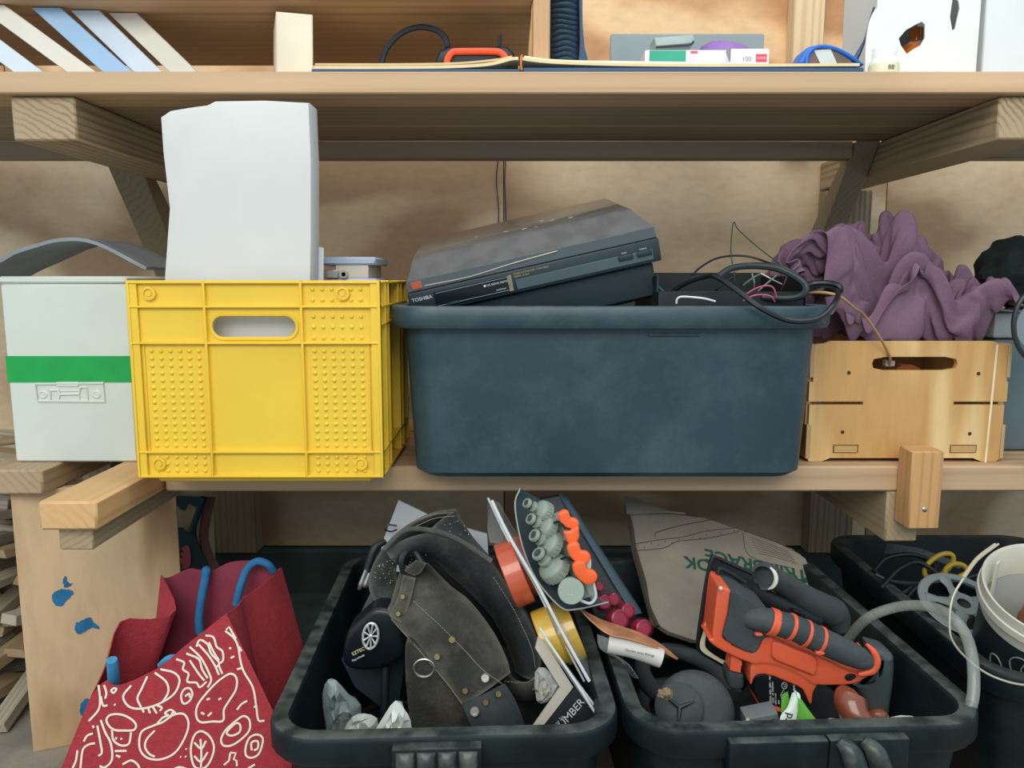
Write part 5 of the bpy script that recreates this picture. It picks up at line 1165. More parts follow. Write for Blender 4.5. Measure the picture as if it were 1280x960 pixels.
    (14,14,5,13,17,6,-3,6,5,0,-5,-8,6,-2,0,-2,-7,8,-6,-2,2,-4,-6,-14,-17,-13,-2,1,5,10,6,7,4,6,7,7,6,7,3,5,6,5,6,7,0,-9,-3,-2,-8,-6,1,-3,-10,-8,-12,-5,-1,-3,-3,3,9,6,-5,1,-1,-3,-4,-5,-2,-3),
    (11,12,16,7,9,13,6,1,7,-5,-2,-10,-2,0,-4,5,-7,0,0,-4,-2,-1,-3,-9,-15,-15,4,-2,2,4,7,6,7,5,6,4,9,11,0,10,11,-6,2,5,4,-3,-11,-6,-1,-7,-7,-4,-5,-5,-6,-9,-8,-6,1,10,6,5,0,-5,1,-5,-5,-3,-1,-1),
    (11,10,13,16,6,3,11,7,2,-9,4,-6,-12,-3,1,6,-4,-8,2,-5,-6,2,-6,-6,-9,-12,-3,12,2,2,0,4,6,8,7,8,4,11,8,-1,12,-4,-4,1,0,5,-3,-11,-8,1,0,-10,-9,1,-12,-6,2,-5,-5,0,9,8,2,-5,-6,-3,-6,3,-9,1),
    (20,4,12,10,9,0,5,9,7,-5,-8,1,-6,-11,-2,4,-1,-8,-1,-1,-11,0,-3,-9,0,2,-9,4,8,10,0,-5,6,5,7,12,5,8,10,6,0,7,-7,7,-9,-7,2,-1,-10,-3,-2,-4,-10,-7,-3,-13,-1,-2,-4,3,2,4,-1,-6,-1,-1,-5,4,-4,-2),
    (36,-2,5,4,5,8,3,3,3,5,-10,-5,-5,-7,-1,-1,0,-2,-7,-7,-12,-4,9,-6,-3,11,-1,-5,9,3,5,-1,-5,8,9,8,8,6,10,12,-1,0,7,-1,-5,-11,-8,8,-3,-12,-7,-4,-2,-10,-2,-6,-12,0,-6,-4,0,1,-1,0,-1,-1,3,0,1,-1),
   ),
)
def blanket():
    grid = []
    for rows_ in zip(*FOLDS):
        run, line = [0, 0, 0], []
        for step in zip(*rows_):
            run = [a + b for a, b in zip(run, step)]
            line.append(V(run) * .001)
        grid.append(line)
    return grid
bl_pts = blanket()
fl_ = [p for row in bl_pts for p in row]
xm_, xM_ = min(p.x for p in fl_), max(p.x for p in fl_)
ym_, yM_ = min(p.y for p in fl_), max(p.y for p in fl_)
NB = 40
tops = [max([p.z for p in fl_ if abs((p.x - xm_) / (xM_ - xm_) * NB - b) < 1.1] + [.045]) for b in range(NB + 1)]
outl = [(958, 330), (966, 316), (985, 296), (1030, 282), (1050, 270), (1085, 266), (1110, 260), (1142, 256), (1163, 266), (1169, 288), (1195, 304), (1240, 334), (1253, 356), (1266, 395), (1271, 418)]
olp = [P(x, y, 1.34) for x, y in outl]
def interp(x):
    for a, b in zip(olp, olp[1:]):
        if a.x <= x <= b.x:
            return a.z + (b.z - a.z) * (x - a.x) / (b.x - a.x)
    return olp[0].z if x < olp[0].x else olp[-1].z
g = G()
R = []
for row in bl_pts:
    rr = []
    for p in row:
        f = (p.x - xm_) / (xM_ - xm_)
        x = olp[0].x + f * (olp[-1].x - olp[0].x)
        fb = f * NB
        a = min(int(fb), NB - 1)
        tp_ = tops[a] + (tops[a + 1] - tops[a]) * (fb - a)
        t_ = max(0, min(1, (.515 - x) / .03))
        u_ = max(0, min(1, (x - .800) / .02))
        base_ = (ztop - .034) * (1 - t_) * (1 - u_) + .772 * t_ + .7485 * u_
        hz_ = max(0.0, (p.z - .0035) / tp_)
        z = base_ + (.55 * hz_ + .45 * min(1, hz_) ** .6) * max(.012, interp(x) - base_ + .008)
        y = 1.2645 + (p.y - ym_) / (yM_ - ym_) * .226 - .03 * max(0, z - ztop - .01) / .2
        rr.append(V((x, y, z)))
    R.append(rr)
g.rows(R)
bl = S('purple_blanket', g, PUR, 'crumpled dusty purple blanket heaped on top of the plywood crate', 'blanket')
for p_ in bl.data.polygons:
    p_.use_smooth = True
if 'sharp_edge' in bl.data.attributes:
    bl.data.attributes.remove(bl.data.attributes['sharp_edge'])
md = bl.modifiers.new('thickness', 'SOLIDIFY'); md.thickness = .0028; md.offset = 0
md = bl.modifiers.new('smooth', 'SUBSURF'); md.levels = 2; md.render_levels = 2

# ------------------------------------------------------------------ far right of the lower shelf
t = T('clear_tub', 'cloudy plastic tub half hidden behind the plywood crate at the right edge', 'tub', (.93, 1.36, LZ + .001))
CLOUD = mat('cloudy_plastic', '#9aa3a4', .35, var=.06)
K('tub_body', G().box(.835, 1.10, 1.33, 1.60, LZ + .001, .70, .008, seg=2), mat('cloudy_plastic_dark', '#5f7076', .35, var=.06), t)
K('lid', G().box(.828, 1.11, 1.322, 1.61, .7005, .745, .006, seg=2), CLOUD, t)
g = G().ball(V((.945, 1.45, .811)), .070, (1.05, 1, .95), 40, 26, .22, 2.6)
S('dark_woolly_bundle', g, mat('dark_wool', '#0f1d1c', .95, var=.4, scale=60, bmp=1, bscale=90), 'dark woolly bundle on the cloudy tub at the right edge', 'bundle')
g = G().tube([P(1292, 362, 1.20), P(1276, 375, 1.20), P(1269, 405, 1.20), P(1274, 438, 1.20), P(1290, 452, 1.20)], .0035, 10)
hr = T('wire_hoop', 'dark hoop with a grey mesh standing at the right edge of the shelf', 'hoop', (.83, 1.22, LZ))
K('hoop', G().tube([P(1300 + 33 * math.cos(a), 407 + 46 * math.sin(a), 1.205) for a in [i * math.pi / 12 for i in range(24)]], .004, 8, 3, closed=True), mat('hoop_black', '#1f2b2d', .4), hr)
K('mesh_disc', G().lathe([(.040, 0), (.040, .002)], P(1302, 407, 1.206), (0, 1, 0), 28), mat('hoop_grey', '#7c8788', .5), hr)
K('stem', G().tube([P(1300, 452, 1.205), V((.845, 1.205, LZ + .02)), V((.845, 1.225, LZ + .001))], .004, 8), mat('hoop_stem', '#1f2b2d', .4), hr)

# ------------------------------------------------------------------ black cords hanging on the wall
for i, (xa, lab) in enumerate(((622, 'left of two thin dark cords hanging down the back wall'), (631, 'right of two thin dark cords hanging down the back wall'))):
    g = G().tube([P(xa + 1.5, 190, 1.893), P(xa + (.0 if i else -1.5), 225, 1.893), P(xa + 1, 255, 1.893), P(xa + 1.5, 290, 1.893), P(xa + 2, 420, 1.893)], .0013, 6)
    S('hanging_cord', g, mat('dark_cord', '#2a2a3c', .7), lab, 'cord', 'cords on the back wall')

# ------------------------------------------------------------------ on the upper shelf
SZ = UZ1 + .0008
t = T('open_folder', 'open flat folder of cream papers lying along the front of the upper shelf', 'folder', (.05, 1.21, SZ))
BLUE = mat('folder_blue', '#33557a', .6, var=.08)
CREAM = mat('cream_paper', '#e6cfa2', .75, var=.06, scale=30)
xa, xb, xc = P(390, 90, 1.21).x, P(652, 90, 1.21).x, P(1078, 90, 1.21).x
K('cover', G().box(xa, xb - .002, 1.206, 1.42, SZ, SZ + .004, .001), BLUE, t)
K('cover', G().box(xb + .002, xc, 1.206, 1.42, SZ, SZ + .006, .001), BLUE, t)
def paper(pts, Y0, Y1, th_, m_, lab=None):
    A = [V((P(x, 90, Y0).x, Y0, SZ + z)) for x, z in pts]
    B = [V((a.x, Y1, a.z)) for a in A]
    K('paper_sheets', G().sheet(A, B, th_, 8, 3), m_, t, lab)
paper([(392, .0065), (480, .0065), (560, .0075), (610, .011), (638, .0185), (648, .0195)], 1.207, 1.41, .0045, CREAM)
paper([(394, .0115), (500, .0115), (570, .013), (620, .018), (640, .0225)], 1.209, 1.41, .003, mat('tan_paper', '#d9bd8c', .75))
paper([(650, .0195), (668, .0165), (700, .0135), (780, .0105), (900, .0095), (1074, .0105)], 1.207, 1.41, .0042, CREAM)
paper([(655, .0225), (690, .0175), (760, .0145), (850, .0125), (900, .0115)], 1.209, 1.41, .0028, mat('buff_paper', '#efe2c4', .75))
paper([(728, .0175), (800, .0165), (900, .0150), (945, .0140)], 1.215, 1.41, .0022, mat('lilac_paper', '#dcd2e8', .75), 'pale lilac sheet')
K('spine_bead', G().tube([V((xb, 1.203, SZ + .001)), V((xb - .001, 1.2035, SZ + .012)), V((xb, 1.206, SZ + .024))], .0016, 6), mat('orange_thread', '#cf7a3a', .7), t, 'orange spine thread')
PZ2 = SZ + .019
# black case with orange frame and cable handle
cd = crop(400, 0, 2.909)
t = T('tool_case', 'low black case with an orange outline on the upper shelf left of the divider', 'case', cd(570, 230, 1.26))
q = [(420, 232), (430, 185), (470, 168), (680, 166), (705, 195), (712, 232)]
zsh = SZ + .0252
def cq(pts, Y): return [V((cd(x, y, Y).x, Y, max(zsh, cd(x, y, Y).z))) for x, y in pts]
K('case_body', G().prism(cq([(420, 262), (420, 215), (432, 182), (470, 166), (680, 166), (705, 190), (715, 225), (715, 262)], 1.26), (0, .10, 0), .006, 3), mat('case_black', '#16202a', .5), t)
K('outline', G().tube(cq([(462, 250), (464, 215), (480, 192), (510, 187), (630, 187), (660, 194), (678, 215), (682, 250)], 1.257), .0052, 8), mat('orange_rubber', '#ff5a30', .5), t, 'orange outline')
K('handle', G().tube([cd(465, 172, 1.29), cd(450, 130, 1.29), cd(410, 105, 1.29), cd(350, 100, 1.29), cd(290, 125, 1.29), cd(240, 180, 1.29), V((cd(222, 240, 1.29).x, 1.29, zsh + .005))], .0048, 8), mat('handle_black', '#1c2733', .5), t)
K('latch', G().tube([cd(652, 170, 1.285), cd(654, 128, 1.285)], .003, 8), mat('latch_black', '#1c2733', .5), t)
# black pleated curtain-like bag beside the divider
pa, pb = cd(833, 0, 1.262), cd(975, 0, 1.262)
R = []
for i in range(190):
    z = SZ + .018 + i / 189 * .20
    row = []
    for j in range(13):
        s_ = j / 12
        w = 1 + (.10 * max(0, 1 - i / 28))
        x = pa.x + (cd(937, 0, 1.262).x - pa.x) * s_ * w
        ph = i * .80 + 3.2 * noise.noise(V((s_ * 2.2, i * .03, 0))) + s_ * 1.0
        row.append(V((x, 1.262 + .0022 * math.sin(ph) * (.35 + .65 * math.sin(math.pi * min(1, s_ * .9 + .05))) + .015 * (2 * s_ - 1) ** 2, z)))
    R.append(row)
t = T('pleated_bag', 'navy black pleated fabric bag standing right of the shelf divider', 'bag', (pa.x + .03, 1.27, SZ))
NAVY = mat('navy_fabric', '#1e3346', .7, var=.12, bmp=.2)
K('pleated_panel', G().slab(R, .003), NAVY, t)
q = [cd(936, 0, 1.27), cd(950, 0, 1.27), cd(955, 90, 1.27), cd(962, 170, 1.27), cd(976, 225, 1.27), cd(940, 230, 1.27), cd(945, 150, 1.27)]
q = [V((p.x, 1.268, p.z + (.09 if p.z > 1.21 else 0))) for p in q]
K('edge_band', G().prism(q, (0, .08, 0), .002, 2), mat('navy_band', '#35506a', .7), t)
K('back', G().box(pa.x + .002, pa.x + .036, 1.292, 1.35, SZ + .018, SZ + .218, .004), NAVY, t)
# grey sheet against the wall, boxes of gloves
ca_ = crop(640, 0, 3.5556)
t0, t1 = ca_(435, 160, 1.60), ca_(1112, 156, 1.60)
S('grey_sheet', G().box(t0.x, t1.x, 1.585, 1.597, SZ - .002, t0.z, .002), mat('grey_board', '#8b999c', .6, var=.05), 'flat grey sheet standing behind the glove boxes on the upper shelf', 'sheet')
def carton(name, x0, y0, x1, y1, Y, dep, m_, label, cat='box', zb=None, skew=0):
    a, b = ca_(x0, y0, Y), ca_(x1, y1, Y)
    z0 = zb if zb is not None else min(a.z, b.z)
    t = T(name, label, cat, ((a.x + b.x) / 2, Y, z0))
    K('carton', G().box(a.x, b.x, Y, Y + dep, z0, a.z, .0012), m_, t)
    return t, a, b, z0
WCARD = mat('white_carton', '#f0eeec', .7, var=.03)
t, a, b, z0 = carton('medicine_box', 592, 222, 968, 286, 1.40, .06, WCARD, 'white and green medicine box lying among the glove boxes', zb=PZ2)
gx = ca_(780, 0, 1.40).x; gw = ca_(616, 0, 1.40).x
K('green_panel', G().box(gw, gx, 1.3994, 1.3999, z0 + .0005, a.z - .001), mat('carton_green', '#2f9d7c', .6, var=.1), t, 'green printed end')
K('red_mark', G().box(ca_(800, 0, 1.4).x, ca_(832, 0, 1.4).x, 1.3994, 1.3999, a.z - .006, a.z - .0015), mat('carton_red', '#d8596a', .6), t, 'red printed mark')
text('box_lettering', 'Mineral', V((ca_(806, 0, 1.4).x, 1.3992, z0 + .0015)), (1, 0, 0), (0, 0, 1), .0125, mat('grey_print', '#5f6468', .7), t)
t, a, b, z0 = carton('glove_box', 975, 216, 1141, 298, 1.36, .11, WCARD, 'white glove box with a red size mark reading LARGE', zb=PZ2)
ra, rb = ca_(1084, 240, 1.36), ca_(1132, 276, 1.36)
K('size_mark', G().box(ra.x, rb.x, 1.3592, 1.3599, rb.z, ra.z, .0002), mat('size_red', '#e0485c', .6), t, 'red size mark')
text('size_lettering', 'LARGE', V(((ra.x + rb.x) / 2, 1.3588, (ra.z + rb.z) / 2 - .0018)), (1, 0, 0), (0, 0, 1), .0052, LETTER, t, 'CENTER')
text('count_lettering', '100', ca_(1022, 272, 1.3597), (1, 0, 0), (0, 0, 1), .0105, mat('print_grey', '#77787e', .7), t)
K('torn_flap', G().sheet([ca_(950, 232, 1.365), ca_(962, 212, 1.37), ca_(985, 220, 1.36)], [ca_(972, 284, 1.365), ca_(970, 262, 1.364), ca_(978, 240, 1.361)], .001), mat('torn_card', '#8d8a8c', .8), t)
S('purple_gloves', G().ball(ca_(935, 258, 1.50), .05, (1, .6, .55), 28, 14, .25, 3), mat('purple_nitrile', '#8f6bb0', .6, var=.15), 'bunch of purple gloves bulging behind the white boxes', 'gloves')
S('crumpled_glove', G().ball(V((ca_(566, 262, 1.42).x, 1.43, PZ2 + .014)), .0175, (1.1, .8, .95), 28, 16, .55, 4), mat('lilac_nitrile', '#a984b8', .6, var=.2), 'small crumpled lilac glove left of the medicine box', 'glove')
S('tissue_wad', G().ball(V((ca_(508, 272, 1.38).x, 1.37, PZ2 + .010)), .0125, (1.5, .8, .9), 28, 16, .6, 4), mat('pale_green_tissue', '#c3d8d3', .7, var=.08), 'pale green crumpled tissue at the left end of the small boxes', 'tissue')
g = G().prism([ca_(632, 168, 1.47), ca_(806, 152, 1.47), ca_(812, 196, 1.47), ca_(640, 212, 1.47)], (0, .05, 0), .001, 1)
t = T('clear_case', 'small clear plastic case resting on top of the medicine box', 'case', ca_(720, 215, 1.47))
K('case', G().prism([ca_(632, 168, 1.41), ca_(806, 152, 1.41), ca_(812, 190, 1.41), ca_(640, 207, 1.41)], (0, .045, 0), .001, 1), mat('greenish_clear', '#aebfb8', .15, alpha=.75), t)
K('dark_rim', G().tube([ca_(640, 210, 1.409), ca_(740, 204, 1.409), ca_(790, 200, 1.409), ca_(808, 184, 1.409)], .0018, 6), mat('rim_dark', '#2a3440', .5), t)
# blue strap coil
cb = crop(980, 0, 4.2667)
t = T('blue_tape_measure', 'round blue tape reel with a pale label lying at the folder end', 'reel', cb(200, 350, 1.30))
BLU = mat('reel_blue', '#2468c8', .4, var=.08)
bm_ = lambda pts, Y: [V((cb(x, y, Y).x, Y, max(PZ2 - .012, cb(x, y, Y).z))) for x, y in pts]
K('reel_body', G().prism(catmull(bm_([(92, 350), (95, 295), (130, 250), (195, 236), (270, 250), (350, 285), (410, 320), (420, 350), (300, 365)], 1.30), 4, True), (0, .045, 0), .006, 3), BLU, t)
K('reel_well', G().prism(catmull(bm_([(140, 345), (150, 290), (190, 262), (250, 262), (330, 305), (370, 345), (250, 352)], 1.2995), 4, True), (0, .003, 0), .0005, 1), mat('reel_dark', '#6c5a50', .5), t)
K('reel_rim', G().tube(bm_([(120, 350), (128, 290), (180, 250), (260, 255), (340, 292), (395, 330)], 1.298), .003, 8), BLU, t)
K('reel_label', G().prism(bm_([(160, 268), (250, 262), (285, 345), (200, 350)], 1.2985), (0, .001, 0)), mat('reel_label', '#c9cfd2', .6), t, 'pale label')
K('strap', G().tube([cb(380, 320, 1.31), cb(405, 270, 1.31), cb(430, 215, 1.315), cb(445, 160, 1.32), cb(460, 100, 1.33), cb(480, 40, 1.34)], [.0045, .0035, .002, .0015, .0015, .0015], 8), mat('strap_navy', '#1f3f66', .5), t)
# glass jar
jp = V((cb(548, 360, 1.235).x, 1.245, SZ))
t = T('glass_jar', 'small clear glass jar with an 88 label on the upper shelf', 'jar', jp)
GLASS = clear('jar_glass', (.93, .97, .96, 1), .05, .35)
K('jar_body', G().lathe([(.0001, .001), (.020, .001), (.022, .004), (.022, .022), (.020, .026), (.0175, .029), (.0175, .031), (.0188, .0325), (.0175, .034), (.0188, .0365), (.0175, .038), (.0185, .040), (.0185, .044), (.0165, .0445), (.0165, .03), (.0185, .026), (.0205, .022), (.0205, .004), (.0001, .003)], jp, (0, 0, 1), 36, cap=False), GLASS, t)
K('jar_label', G().lathe([(.0223, .005), (.0223, .019)], jp, (0, 0, 1), 40, cap=False), mat('jar_label', '#e6e0bd', .7, alpha=.8), t, 'cream label')
text('jar_lettering', '88', jp + V((.001, -.0226, .008)), (1, 0, 0), (0, 0, 1), .010, mat('jar_print', '#4c4a3a', .7), t, 'CENTER')
# white carton with torn openings
yB = 1.285
cB = mat('white_board', '#d4d8d4', .6, var=.03)
t = T('white_carton', 'big white carton with a torn hole and a slit standing right of the jar', 'carton', (cb(740, 360, yB).x, yB, SZ))
xl_, xr_ = cb(432, 0, yB).x, cb(1052, 0, yB).x
zt_ = 1.40
hc = cb(690, 195, yB)
def polyhole(x0, x1, z0, z1, pts, y0, y1):
    """upright card with an irregular tear"""
    cx = sum(p[0] for p in pts) / len(pts); cz__ = sum(p[1] for p in pts) / len(pts)
    n_ = len(pts)
    ang = [math.atan2(z - cz__, x - cx) for x, z in pts]
    allp = sorted([(a % (2 * math.pi), p) for a, p in zip(ang, pts)])
    def hole(a):
        d = V((math.cos(a), math.sin(a)))
        for i in range(n_):
            p, q = V(allp[i][1]) - V((cx, cz__)), V(allp[(i + 1) % n_][1]) - V((cx, cz__))
            e = q - p
            den = d.x * e.y - d.y * e.x
            if abs(den) < 1e-12: continue
            tt_ = (p.x * e.y - p.y * e.x) / den
            uu = (p.x * d.y - p.y * d.x) / den
            if tt_ > 0 and -1e-6 <= uu <= 1 + 1e-6: return tt_
        return .001
    A = sorted([a for a, _ in allp] + [2 * math.pi * i / 40 for i in range(40)] + [math.atan2(z - cz__, x - cx) % (2 * math.pi) for x in (x0, x1) for z in (z0, z1)])
    R = [[], [], [], []]
    for a in A:
        c_, s_ = math.cos(a), math.sin(a)
        lo = hole(a)
        tt_ = min(((x1 if c_ > 0 else x0) - cx) / c_ if abs(c_) > 1e-9 else 9, ((z1 if s_ > 0 else z0) - cz__) / s_ if abs(s_) > 1e-9 else 9)
        for k_, (rr, y) in enumerate(((tt_, y0), (lo, y0), (lo, y1), (tt_, y1))):
            R[k_].append(V((cx + c_ * rr, y, cz__ + s_ * rr)))
    return G().rows(R + [R[0]], True)
xm = cb(822, 0, yB).x
h1 = [(cb(x, y, yB).x, cb(x, y, yB).z) for x, y in ((612, 205), (650, 160), (700, 132), (735, 115), (752, 130), (752, 200), (730, 240), (690, 262), (655, 288), (622, 240))]
h2 = [(cb(x, y, yB).x, cb(x, y, yB).z) for x, y in ((905, -40), (932, 10), (937, 45), (912, 155), (897, 160), (885, 90), (895, 20))]
g = polyhole(xl_ + .075 - .055, xm, SZ, 1.30, h1, yB, yB + .003)
g2 = polyhole(xm, xr_, SZ, 1.30, h2, yB, yB + .003)
g.add(g2.v, g2.f)
# rounded left shoulder
sh = [cb(x, y, yB) for x, y in ((432, 372), (436, 260), (445, 170), (470, 80), (530, 0), (600, -60))]
xL = xl_ + .02
q = [V((min(p.x, xL), yB, p.z)) for p in catmull(sh, 5) if p.x <= xL]
q = [V((xL, yB, SZ))] + [V((q[0].x, yB, SZ))] + q[1:] + [V((xL, yB, q[-1].z))]
g.prism(q, (0, .003, 0))
zs_ = q[-1].z
g.box(xL, xr_, yB, yB + .003, 1.30, zt_)
K('front_face', g, cB, t)
K('side_face', G().box(xr_ - .003, xr_, yB + .0031, yB + .20, SZ, zt_).box(xL + .03, xL + .033, yB + .0031, yB + .20, SZ, zt_).box(xL + .033, xr_ - .003, yB + .197, yB + .20, SZ, zt_), cB, t)
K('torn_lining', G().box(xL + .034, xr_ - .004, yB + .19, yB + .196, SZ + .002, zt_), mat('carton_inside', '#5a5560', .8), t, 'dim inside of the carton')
bp = cb(705, 190, yB + .05)
t = T('amber_bottle', 'amber glass bottle showing through the torn hole of the white carton', 'bottle', (bp.x, bp.y, SZ + .001))
K('bottle', G().lathe([(.0001, 0), (.026, 0), (.028, .003), (.028, .060), (.022, .072), (.011, .080), (.011, .10), (.0001, .10)], V((bp.x, bp.y, SZ + .001)), (0, 0, 1), 28, cap=False), mat('amber_glass', '#c56a12', .12, var=.2, coat=.6), t)
K('bottle_label', G().lathe([(.0284, .018), (.0284, .042)], V((bp.x, bp.y, SZ + .001)), (0, 0, 1), 28, cap=False), mat('bottle_label', '#5d4538', .6), t)
a = cb(1072, 0, 1.30)
S('white_sheet', G().box(cb(1082, 0, 1.30).x, cb(1500, 0, 1.30).x, 1.30, 1.34, SZ, 1.40, .002), mat('greyish_board', '#cdd3d4', .6, var=.03), 'plain greyish white sheet standing at the right end of the upper shelf', 'sheet')
# left end of the upper shelf
t0, t1 = P(345, 16, 1.23), P(390, 80, 1.23)
g = G().prism([P(345, 14, 1.24), P(391, 18, 1.24), V((P(391, 80, 1.24).x, 1.24, SZ)), V((P(345, 80, 1.24).x, 1.24, SZ))], (-.035, .10, 0), .002, 1)
S('pine_offcut', g, mat('pale_pine', '#e9dcc4', .6, var=.06), 'pale pine offcut standing on end at the left of the upper shelf', 'offcut')
SHEET = [mat('blue_white_sheet', '#cfdbe8', .6, var=.05), mat('sky_blue_sheet', '#9dbfe0', .6, var=.06), mat('cream_sheet', '#ddd9cc', .7, var=.05)]
for i, (xa_, xb_, yt, m_, lab) in enumerate(((-70, 60, -60, 0, 'leftmost pale blue sheet slanting in the stack at the top left'), (0, 130, -50, 2, 'cream sheet second from the left in the slanting stack at the top left'), (70, 175, -55, 1, 'sky blue sheet in the middle of the slanting stack at the top left'),
                                          (120, 215, -35, 0, 'pale blue white sheet fourth in the slanting stack at the top left'), (170, 262, 12, 2, 'shorter cream sheet at the right of the slanting stack at the top left'))):
    Y = 1.24 + .012 * i
    a, b = P(xa_, yt, Y), P(xb_, 82, Y)
    a.z = min(a.z, 1.2205)
    d = (b - a).normalized()
    n_ = V((d.z, 0, -d.x))
    b.z = SZ + .001
    q = [a, b, b + V((-.045, 0, .0002)), a + V((-.045, 0, 0))]
    S('slanting_sheet', G().prism(q, (0, .0095, 0), .001, 1), SHEET[m_], lab, 'sheet', 'slanting sheets at the top left')
# ------------------------------------------------------------------ black bins on the floor
def bin_thing(label, fx, fy, yaw, w, d, h, name='black_bin'):
    t = T(name, label, 'bin', (fx, fy, .0008), yaw)
    K('bin_body', tub_mesh(w, d, h, w * .80, d * .84, .034, .020, .045), BLACK, t, local=True)
    return t
RIBM = mat('dusty_grip', '#2e3836', .35, var=.4, scale=60, dust='#7d7c6c', dustamt=.5, dscale=40)
def grip(t, x0, x1, n, h):
    """front grip block with scalloped finger ribs"""
    gb_ = K('grip_block', G().box(x0, x1, -.014, .014, h - .058, h - .006, .003, seg=2), BLACK, t, local=True)
    s = (x1 - x0 - .008) / n
    for i in range(n):
        cx_ = x0 + .004 + s * (i + .5)
        g = G()
        R = []
        for j in range(9):
            a = math.pi * j / 8
            dx, dy = math.cos(a) * s * .46, -math.sin(a) * s * .42
            R.append([V((cx_ + dx, -.0145 + dy * f, z)) for f, z in ((.25, h - .009), (.75, h - .013), (1, h - .022), (1, h - .056))] )
        g.rows(R)
        top = [r[0] for r in R]
        g.add(top, [list(range(len(top)))])
        K('grip_rib', g, RIBM, gb_, 'dusty grey finger rib', local=True)
BH = .285
YAW = math.radians(2.4)
B1 = bin_thing('left black bin on the floor holding the leather tool belt', -.078, .812, YAW, .420, .60, BH)
grip(B1, -.058, .044, 4, BH)
B2 = bin_thing('middle black bin on the floor holding the orange sander', .357, .828, YAW, .437, .565, BH)
K('grip_block', G().box(-.110, .006, -.012, .014, BH - .060, BH - .008, .003, seg=2), BLACK, B2, local=True)
gb_ = K('grip_block', G().box(.006, .10, -.013, .014, BH - .060, BH - .007, .003, seg=2), BLACK, B2, local=True)
for i, x in enumerate((.036, .064)):
    g = G().tube([(x - .020, -.012, BH - .008), (x - .008, -.020, BH - .020), (x + .004, -.021, BH - .055)], [.006, .0125, .0135], 12, 8)
    K('grip_rib', g, RIBM, gb_, 'dusty grey finger rib', local=True)
B3 = bin_thing('right black bin on the floor with the yellow scissors and white bucket', .842, .935, 0, .425, .58, BH)
B3b = None

# ------------------------------------------------------------------ leather tool belt
LEA = mat('dusty_leather', '#24282a', .85, var=.45, scale=16, bmp=.7, bscale=170, dust='#5e5c52', dustamt=.7, dscale=11, edge='#77746a', edgeamt=.4)
LEB = mat('worn_brown_suede', '#2f2e29', .9, var=.45, scale=13, bmp=.7, bscale=200, dust='#6b6658', dustamt=.75, dscale=10, edge='#7d7767', edgeamt=.4)
LEK = mat('smooth_black_leather', '#22292c', .5, var=.2, scale=20, dust='#5a6060', dustamt=.3)
c6 = crop(430, 620, 3)
tl = T('tool_belt', 'dusty dark leather tool belt looped over itself in the left black bin', 'tool belt', (-.06, 1.02, .05))
def sh(A, B, th_, k=7, nv=8, **kw):
    return G().sheet([c6(*p) for p in A], [c6(*p) for p in B], th_, k, nv, **kw)
# rear loop over the top
K('rear_strap', sh([(172, 452, 1.03), (108, 380, 1.04), (92, 315, 1.05), (118, 240, 1.07), (175, 165, 1.09), (250, 105, 1.10), (340, 65, 1.11), (420, 50, 1.12)],
                   [(250, 400, 1.04), (205, 345, 1.06), (190, 285, 1.08), (205, 235, 1.10), (245, 185, 1.12), (300, 145, 1.13), (360, 115, 1.14), (430, 96, 1.14)], .007, bulge=.006, wob=.004), LEA, tl)
K('right_strap', sh([(165, 215, 1.05), (230, 165, 1.05), (320, 138, 1.05), (420, 160, 1.04), (540, 225, 1.03), (640, 370, 1.02), (715, 500, 1.01), (742, 610, 1.0), (725, 690, .99)],
                    [(215, 262, 1.07), (260, 225, 1.08), (330, 225, 1.09), (400, 290, 1.09), (480, 360, 1.09), (560, 450, 1.08), (612, 545, 1.07), (640, 620, 1.06), (650, 660, 1.04)], .007, bulge=.016, wob=.007), LEA, tl)
K('inner_strap', sh([(205, 220, 1.08), (300, 180, 1.09), (400, 200, 1.10), (520, 300, 1.10), (620, 430, 1.09)],
                    [(230, 300, 1.11), (320, 300, 1.12), (420, 400, 1.12), (520, 480, 1.12), (610, 560, 1.11)], .006, bulge=.010, wob=.006), LEK, tl)
K('right_curl', sh([(600, 640, 1.035), (640, 690, 1.00), (690, 700, .985), (728, 680, .985)], [(560, 700, 1.05), (620, 745, 1.02), (690, 760, 1.0), (735, 735, 1.0)], .006, bulge=.006), LEA, tl)
K('top_layer', sh([(415, 48, 1.125), (440, 100, 1.12), (480, 160, 1.11), (545, 235, 1.08), (560, 265, 1.07)], [(330, 120, 1.10), (380, 150, 1.09), (430, 190, 1.08), (500, 240, 1.065), (530, 270, 1.06)], .006, bulge=.008, wob=.004), LEA, tl)
g = G().tube([c6(*p) for p in [(150, 200, 1.04), (230, 130, 1.05), (330, 130, 1.04), (430, 165, 1.025), (555, 245, 1.01)]], .0038, 8, 8)
K('piping', g, LEA, tl)
# pouch under the strap
melt(K('pouch', G().puff([(236, 540), (300, 590), (380, 680), (448, 785), (500, 900), (480, 930), (300, 925), (252, 880), (236, 760), (228, 640)], .965, .09, 0, cr=c6), LEB, tl), .002, 8)
